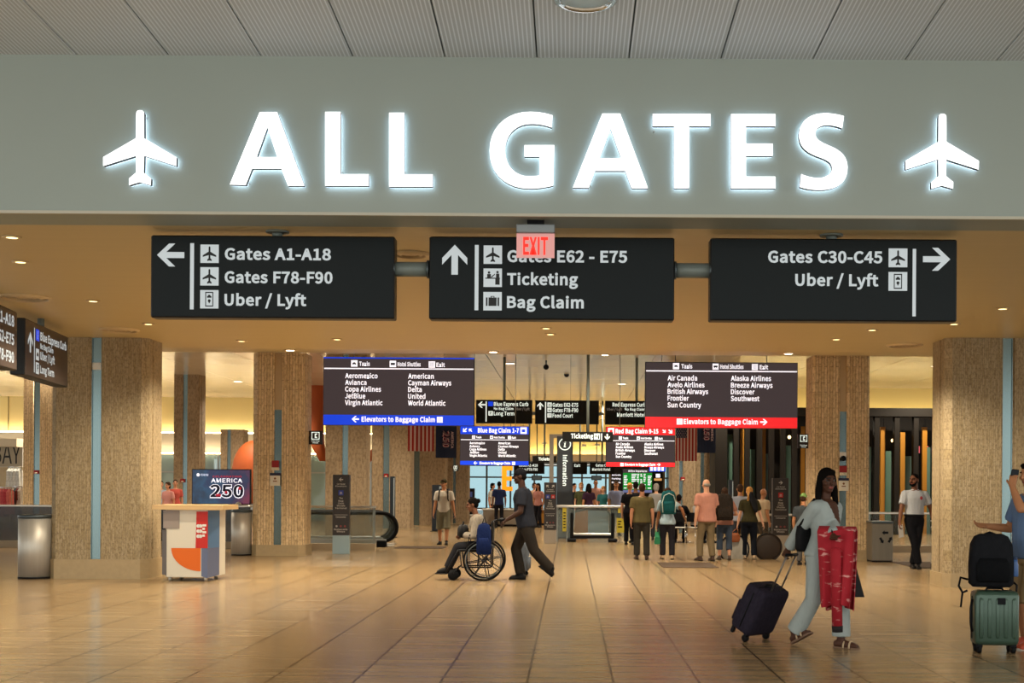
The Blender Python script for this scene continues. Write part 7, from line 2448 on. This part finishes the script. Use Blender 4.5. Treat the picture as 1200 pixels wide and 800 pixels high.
# pusher
loc = Vector((at(616, 680, YW).x, YW, 0)); HT = 1.86; hd = -PI / 2
h0 = wl(loc, hd, HT, (wc.x + .37, wc.y + .24, 1.0)); h1 = wl(loc, hd, HT, (wc.x + .37, wc.y - .24, 1.0))
m4 = Person('man in dark tee and cap striding left, pushing the wheelchair', loc, hd, HT, 'deep', False, 1.08, pelvis=(0, .0, .905), lean=(0, 7), head=(0, 4, 0), feet=((-.09, -.08, .085), (.09, .40, .17)), toes=(4, 6), pitch=(0, -38),
            hands=(h0, h1), poles=((-.5, .6, -1), (.5, .6, -1)), palm=(V(0, 0, -1), V(0, 0, -1)), curl=(.9, .9))
m4.body(); m4.shirt(cloth_mat('tee_charcoal', '#25272e'), 'short', -.17, .026, .015); m4.trousers(cloth_mat('trousers_umber', '#2a2622'), .985, .026, .016); m4.hair(BLACKH, 'buzz'); m4.cap(cloth_mat('cap_black', '#16161a')); m4.shoes(SHOE_B)
# narrow grey suitcase standing just behind him
YSc = 22.3
trolley_case('wheeled_suitcase', 'narrow grey-blue suitcase standing behind the legs of the wheelchair pusher', (at(612, 672, YSc).x, YSc, 0), D2R(80), .32, .20, .50, cloth_mat('suitcase_greyblue', '#5a6068', .2, .3, 30), None, 0, 0, True)

# man in shorts
p, H_ = fit(562, 638, 520)
m5 = Person('man in cap, pale tee and shorts walking towards us with a backpack', (p.x, p.y, 0), D2R(-4), H_, 'tan', False, 1.0, head=(-14, 4, 0), feet=((-.11, .06, .085), (.10, -.16, .085)), hands=((-.26, -.10, .84), (.30, -.05, .84)), curl=(.5, .6), detail=0)
m5.body(); m5.shirt(cloth_mat('tee_cream', '#b3a898'), 'short', -.12, .022, .015); m5.trousers(cloth_mat('shorts_sage', '#6a6552'), .56, .034, .02, 'shorts'); m5.hair(BROWNH, 'short'); m5.cap(cloth_mat('cap_olive', '#33301f')); m5.shoes(SHOE_B)
R = Matrix.Rotation(D2R(-4), 3, 'Z'); bp_ = Vector((p.x, p.y, 0)) + R @ V(0, .22, 0)
bk = backpack('black_backpack', 'black backpack on the shoulders of the man in shorts', 'backpack', (bp_.x, bp_.y, 1.02), D2R(176), .30, .18, .46, BK, BK, False)
for x in (-.11, .11):
    a = MB(); a.tube([(x, -.10, .40), (x, .10, .47), (x * 1.05, .31, .40), (x * 1.15, .36, .2), (x * 1.3, .20, .04), (x, -.05, .05)], .018, 6); a.build('shoulder_strap', M['black'], bk)

# group seen from behind on the right
def back_view(label, u, vt, vf, skin, fem, bulk, hair, hstyle, top, bottom, shoe, turn=180, sleeve='short', hands=None, feet=None, kind='trousers', bto=.985, detail=0, hem=-.14, head=(0, 0, 0), Y=None, poles=None, lean=(0, 2), collar=True, curl=(.5, .5)):
    p, H = fit(vt, vf, u, Y)
    q = Person(label, (p.x, p.y, 0), D2R(turn), H, skin, fem, bulk, lean=lean, head=head, feet=feet or ((-.11, .06, .085), (.11, -.10, .085)), hands=hands, poles=poles, detail=detail, curl=curl)
    q.body(); q.shirt(top, sleeve, hem, .024, .015, collar=collar); q.trousers(bottom, bto, .02, .014, kind)
    if hair: q.hair(hair, hstyle)
    q.shoes(shoe)
    return q
p1 = back_view('man in olive tee and dark trousers walking away, seen from behind', 752, 567, 655.5, 'light', False, 1.12, BROWNH, 'short', cloth_mat('tee_olive', '#5d5438'), cloth_mat('trousers_dark', '#33302b'), SHOE_BR)
p2 = back_view('person in pale blue tee with a teal backpack walking away', 782, 572, 655, 'tan', True, 1.0, BROWNH, 'bob', cloth_mat('tee_skyblue', '#9fb4be'), cloth_mat('leggings_black', '#28262a'), SHOE_T, hands=((-.42, .08, 1.02), (.26, -.10, .80)), poles=((-.6, 1, -.2), (.5, 1, 0)))
TEAL = cloth_mat('backpack_teal', '#1d5053', .2, .5, 20)
b_ = backpack('teal_backpack', 'teal backpack with pale piping on the back of the person in pale blue', 'backpack', (p2.t.location.x, p2.t.location.y - .24, .98), 0, .33, .2, .5, TEAL, TEAL, False)
a = MB(); a.tube([(-.13, -.145, .04), (-.145, -.13, .25), (-.10, -.12, .40), (0, -.10, .45), (.10, -.12, .40), (.145, -.13, .25), (.13, -.145, .04)], .011, 6); a.build('pale_piping', mat('piping_pale', '#b4c4bc', .6), b_)
for x in (-.11, .11):
    a = MB(); a.tube([(x, .10, .40), (x, -.02 + .1, .47), (x, .3, .44), (x * 1.2, .38, .2), (x * 1.3, .16, .04)], .016, 6); a.build('shoulder_strap', TEAL, b_)
gp = p2.world(p2.grip(1))
t = thing('green_pouch', 'small bright green bag held low beside the person with the teal backpack', 'bag', (gp.x, gp.y, gp.z - .34))
a = MB(); a.loft([[(-.07, -.03, 0), (.07, -.03, 0), (.07, .03, 0), (-.07, .03, 0)], [(-.06, -.04, .15), (.06, -.04, .15), (.06, .04, .15), (-.06, .04, .15)], [(-.05, -.01, .27), (.05, -.01, .27), (.05, .01, .27), (-.05, .01, .27)]]); a.build('bag_body', mat('pouch_green', '#2f8a5e', .6), t)
a = MB(); a.tube([(-.04, 0, .265), (-.02, 0, .34), (.02, 0, .34), (.04, 0, .265)], .008, 6); a.build('handle', mat('pouch_green', '#2f8a5e', .6), t)
p3 = back_view('man with cropped grey hair in a salmon shirt and khaki trousers, seen from behind', 828, 562, 657, 'fair', False, 1.18, GREYH, 'balding', cloth_mat('shirt_salmon', '#b57f6e'), cloth_mat('trousers_khaki', '#6f6048'), SHOE_BR, turn=200, hem=-.17)
p4 = back_view('woman in jeans with a dark patterned backpack next to the salmon shirt', 849, 572, 656, 'light', True, 1.05, BROWNH, 'bob', cloth_mat('blouse_dusty', '#9a6a58'), cloth_mat('jeans_blue', '#3c4552'), SHOE_BR, bto=.8, hands=((-.20, -.2, 1.1), (.22, -.2, 1.12)))
DK = cloth_mat('backpack_umber', '#2c2621', .5, .6, 30)
b_ = backpack('dark_backpack', 'dark mottled backpack on the woman in jeans beside the salmon shirt', 'backpack', (p4.t.location.x - .05, p4.t.location.y - .25, .86), 0, .40, .22, .56, DK, DK, False)
for x in (-.11, .11):
    a = MB(); a.tube([(x, .10, .44), (x, .08, .53), (x, .3, .50), (x * 1.2, .40, .3), (x * 1.3, .16, .06)], .016, 6); a.build('shoulder_strap', DK, b_)
p5 = back_view('man in grey-blue tee half hidden between the backpack and the olive top', 867, 568, 651, 'tan', False, 1.0, BROWNH, 'short', cloth_mat('tee_greyblue', '#8d919c'), cloth_mat('trousers_slate', '#3a3c44'), SHOE_B)
p6 = back_view('woman in dark olive top and black jeans, gold hair tied up, seen from behind', 878, 571, 655, 'fair', True, 1.05, BLONDH, 'ponytail', cloth_mat('top_darkolive', '#35311f'), cloth_mat('jeans_black', '#17191f'), SHOE_T, sleeve='short', hands=((-.34, -.05, .86), (.28, -.05, .84)), hem=-.06)
gl_, gr_ = p6.world(p6.grip(1)), p6.world(p6.grip(0))
t = thing('black_scarf', 'black scarf hanging over the back of the woman in dark olive', 'scarf', (p6.t.location.x + .07, p6.t.location.y - .17, 1.02))
a = MB(); a.sm = True; a.loft([[(.05 * s_ * math.cos(x) + ox_, .03 * math.sin(x), z) for x in [2 * PI * i / 14 for i in range(14)]] for z, s_, ox_ in ((0, .5, .05), (.1, 1.2, .03), (.25, 1.5, -.01), (.38, 1.1, -.05), (.45, .6, -.06))]); a.build('fabric', mat('scarf_black', '#121214', .9), t)
def round_bag(name, label, c, r, th, m, m2, handle_to):
    t = thing(name, label, 'bag', c, 0)
    a = MB(); a.sm = True
    a.M = Matrix.Rotation(PI / 2, 4, 'X')
    a.lathe([(.001, -th), (r * .8, -th), (r, -th * .5), (r, th * .5), (r * .8, th), (.001, th)], 30); a.build('bag_body', m, t)
    a = MB(); a.tube([(r * 1.0 * math.cos(q), -th * .55, r * 1.0 * math.sin(q)) for q in [2 * PI * i / 30 for i in range(30)]], .018, 6, closed=True); a.build('rim', m2, t)
    a = MB(); d = Vector(handle_to) - Vector(c); a.tube([(-r * .4, 0, r * .88), (d.x, d.y, d.z), (r * .4, 0, r * .88)], .012, 6); a.build('handle', m2, t)
    return t
round_bag('round_bag', 'round dark brown bag hanging from the hand of the woman in dark olive', (gr_.x + .1, gr_.y - .02, gr_.z - .42), .30, .07, mat('bag_darkbrown', '#2c2016', .6), mat('bag_rim_brown', '#1d150f', .6), gr_)
round_bag('striped_tote', 'round pale striped tote with a dark rim beside the woman in dark olive', (gl_.x - .08, gl_.y + .04, gl_.z - .46), .32, .05, cloth_mat('tote_pale', '#9a9488', .5, .3, 8), M['black'], gl_)
t = thing('orange_pouch', 'small tan orange handbag on the striped tote beside the woman in dark olive', 'bag', (gl_.x - .10, gl_.y - .10, gl_.z - .30))
a = MB(); a.sm = True; a.loft([[(.13 * s_ * math.cos(x), .035 * math.sin(x), z) for x in [2 * PI * i / 18 for i in range(18)]] for z, s_ in ((0, .8), (.05, 1.05), (.14, 1), (.2, .7))]); a.build('bag_body', mat('pouch_tan', '#8c4a22', .5), t)
a = MB(); a.tube([(-.08, 0, .18), (.08, .09, .31), (.09, 0, .18)], .008, 6); a.build('handle', mat('pouch_tan', '#8c4a22', .5), t)
p7 = back_view('bald man in cream shirt standing behind the round brown bag', 893, 573, 648, 'tan', False, 1.1, None, None, cloth_mat('shirt_cream', '#b7a285'), cloth_mat('trousers_taupe', '#4d4338'), SHOE_B, turn=120)
p8, H_ = fit(577, 662, 941)
q = Person('person in green and white cap hidden behind the walking woman in grey', (p8.x, p8.y, 0), D2R(150), H_ * .98, 'tan', False, detail=0)
q.body(); q.shirt(cloth_mat('tee_slate', '#3b3f42'), 'short'); q.trousers(cloth_mat('trousers_grey', '#4a4744')); q.hair(BROWNH, 'short'); q.cap(cloth_mat('cap_green', '#6d8a4e'), m2=cloth_mat('cap_white', '#c9cbb8')); q.shoes(SHOE_B)

# ------------------------------------------------------------------ farther people
def far_person(label, u, vt, H, Y, skin, fem, hair, hs, top, bot, turn, sleeve='short', hands=None):
    v_ = at(u, vt, Y)
    q = Person(label, (v_.x, Y, 0), D2R(turn), H, skin, fem, detail=0, hands=hands)
    q.body(); q.shirt(cloth_mat('far_' + top[1:], top), sleeve, collar=False); q.trousers(cloth_mat('far_' + bot[1:], bot))
    if hair: q.hair(hair, hs)
    q.shoes(SHOE_B)
    return q
far_person('woman with tied gold hair in a black top by the glass enclosure', 738, 577, 1.66, 34.6, 'fair', True, BLONDH, 'bun', '#141316', '#17171a', 165)
far_person('man in a lilac-blue shirt beyond the glass enclosure', 722, 576, 1.74, 41, 'tan', False, BROWNH, 'short', '#8088a6', '#2b2d33', 10)
far_person('man in black beside the olive tee, farther down the hall', 745, 574, 1.7, 36, 'brown', False, BLACKH, 'short', '#17171a', '#17171a', 190)
far_person('person with pale hair in grey, just past the olive tee', 769, 573, 1.66, 38, 'fair', True, GREYH, 'bob', '#8a8682', '#2b2d33', 170)
far_person('man with short dark hair in a dark jacket behind the glass enclosure', 673, 579, 1.68, 47, 'fair', False, BLACKH, 'short', '#23262c', '#2b2d33', 20)
far_person('woman with gold hair in an olive top behind the glass enclosure', 681, 577, 1.7, 46, 'fair', True, BLONDH, 'bob', '#4a4c32', '#2b2d33', 0)
far_person('woman with black hair in plum behind the glass enclosure', 690, 579, 1.66, 44, 'tan', True, BLACKH, 'long', '#33202e', '#2b2d33', 200)
far_person('man in a salmon pink shirt beyond the glass enclosure', 698, 573, 1.82, 49, 'tan', False, BROWNH, 'buzz', '#b08478', '#2b2d33', 5)
far_person('child in teal behind the glass enclosure, nearest its end', 707, 581, 1.58, 45, 'fair', True, BLONDH, 'bob', '#2f6468', '#2b2d33', 10)
far_person('woman in white and red near the amber counter', 631, 577, 1.68, 49, 'tan', True, BLACKH, 'long', '#b07a70', '#1d1c20', -30)
far_person('woman in peach top at the amber counter', 626, 575, 1.7, 50.6, 'light', True, BROWNH, 'bob', '#c09a80', '#2b2d33', 30)
far_person('person in white with dark hair at the blue kiosk screen', 577, 578, 1.68, 51, 'light', True, BLACKH, 'bob', '#c4beb4', '#1d1c20', 60)
far_person('man in navy tee at the counter behind the wheelchair', 585, 575, 1.74, 48.5, 'brown', False, BLACKH, 'buzz', '#22294a', '#1d1c20', 190)
far_person('person with dark hair in pale blue beyond the guard behind the kiosk', 188.5, 575, 1.66, 42, 'light', True, BLACKH, 'bun', '#9aa4b4', '#2b2d33', 30)
far_person('woman in pink top beyond the guard behind the kiosk', 197, 577, 1.62, 41, 'light', True, BROWNH, 'bob', '#c58a82', '#2b2d33', -20)
far_person('woman in coral red top beyond the guard behind the kiosk', 205.5, 573.5, 1.7, 42.5, 'light', True, BROWNH, 'bun', '#b8544a', '#2b2d33', 15)

# cafe table with two seated people
YC = 36.5
c = at(801, 610, YC)
t = thing('cafe_table', 'small pale round table between the two seated people', 'table', (c.x, YC + .15, 0))
a = MB(); a.lathe([(.001, .70), (.34, .70), (.36, .715), (.36, .73), (.34, .735), (.001, .735)], 28); a.build('tabletop', M['white'], t)
a = MB(); a.lathe([(.24, 0), (.24, .02), (.05, .05), (.035, .1), (.035, .70)], 20); a.build('pedestal', M['chrome'], t)
def chair(x, y, rz, label):
    t = thing('cafe_chair', label, 'chair', (x, y, 0), rz, 'cafe chairs')
    a = MB(); a.box(-.21, -.21, .43, .21, .21, .46, .015); a.build('seat', M['white'], t)
    a = MB(); a.box(-.2, .19, .60, .2, .22, .86, .012); a.build('backrest', M['black'], t)
    for x_ in (-.19, .19):
        for y_ in (-.19, .19):
            a = MB(); a.tube([(x_, y_, .43), (x_ * 1.1, y_ * 1.1, 0)], .012, 6); a.build('leg', M['chrome'], t)
        a = MB(); a.tube([(x_, .19, .43), (x_, .205, .84)], .012, 6); a.build('back_post', M['chrome'], t)
    return t
def seated(label, x, y, turn, skin, fem, hair, hs, top, bot):
    q = Person(label, (x, y, 0), D2R(turn), 1.72, skin, fem, 1.0, pelvis=(0, .02, .555), lean=(0, 8), feet=((-.12, -.42, .085), (.12, -.34, .085)), knees=((-.15, -1, .5), (.15, -1, .5)), hands=((-.14, -.40, .80), (.16, -.40, .80)), poles=((-.8, .3, -.6), (.8, .3, -.6)), palm=(V(0, 0, -1), V(0, 0, -1)), detail=0)
    q.body(); q.shirt(cloth_mat('far_' + top[1:], top), 'short', -.1, collar=False); q.trousers(cloth_mat('far_' + bot[1:], bot)); q.hair(hair, hs); q.shoes(SHOE_B)
    return q
x1, x2 = at(796.5, 600, YC).x, at(812, 600, YC - .6).x
chair(x1 - .08, YC - .62, D2R(180 - 10), 'cafe chair under the seated man in black')
seated('man in black seated at the cafe table, seen from behind', x1 - .08, YC - .60, 170, 'brown', False, BLACKH, 'short', '#141316', '#1d1c20')
chair(x2 + .12, YC - .55, D2R(120), 'cafe chair under the seated person in grey')
seated('person in pale grey seated at the cafe table, dark hair', x2 + .12, YC - .53, 120, 'light', True, BLACKH, 'bob', '#a29c98', '#1d1c20')
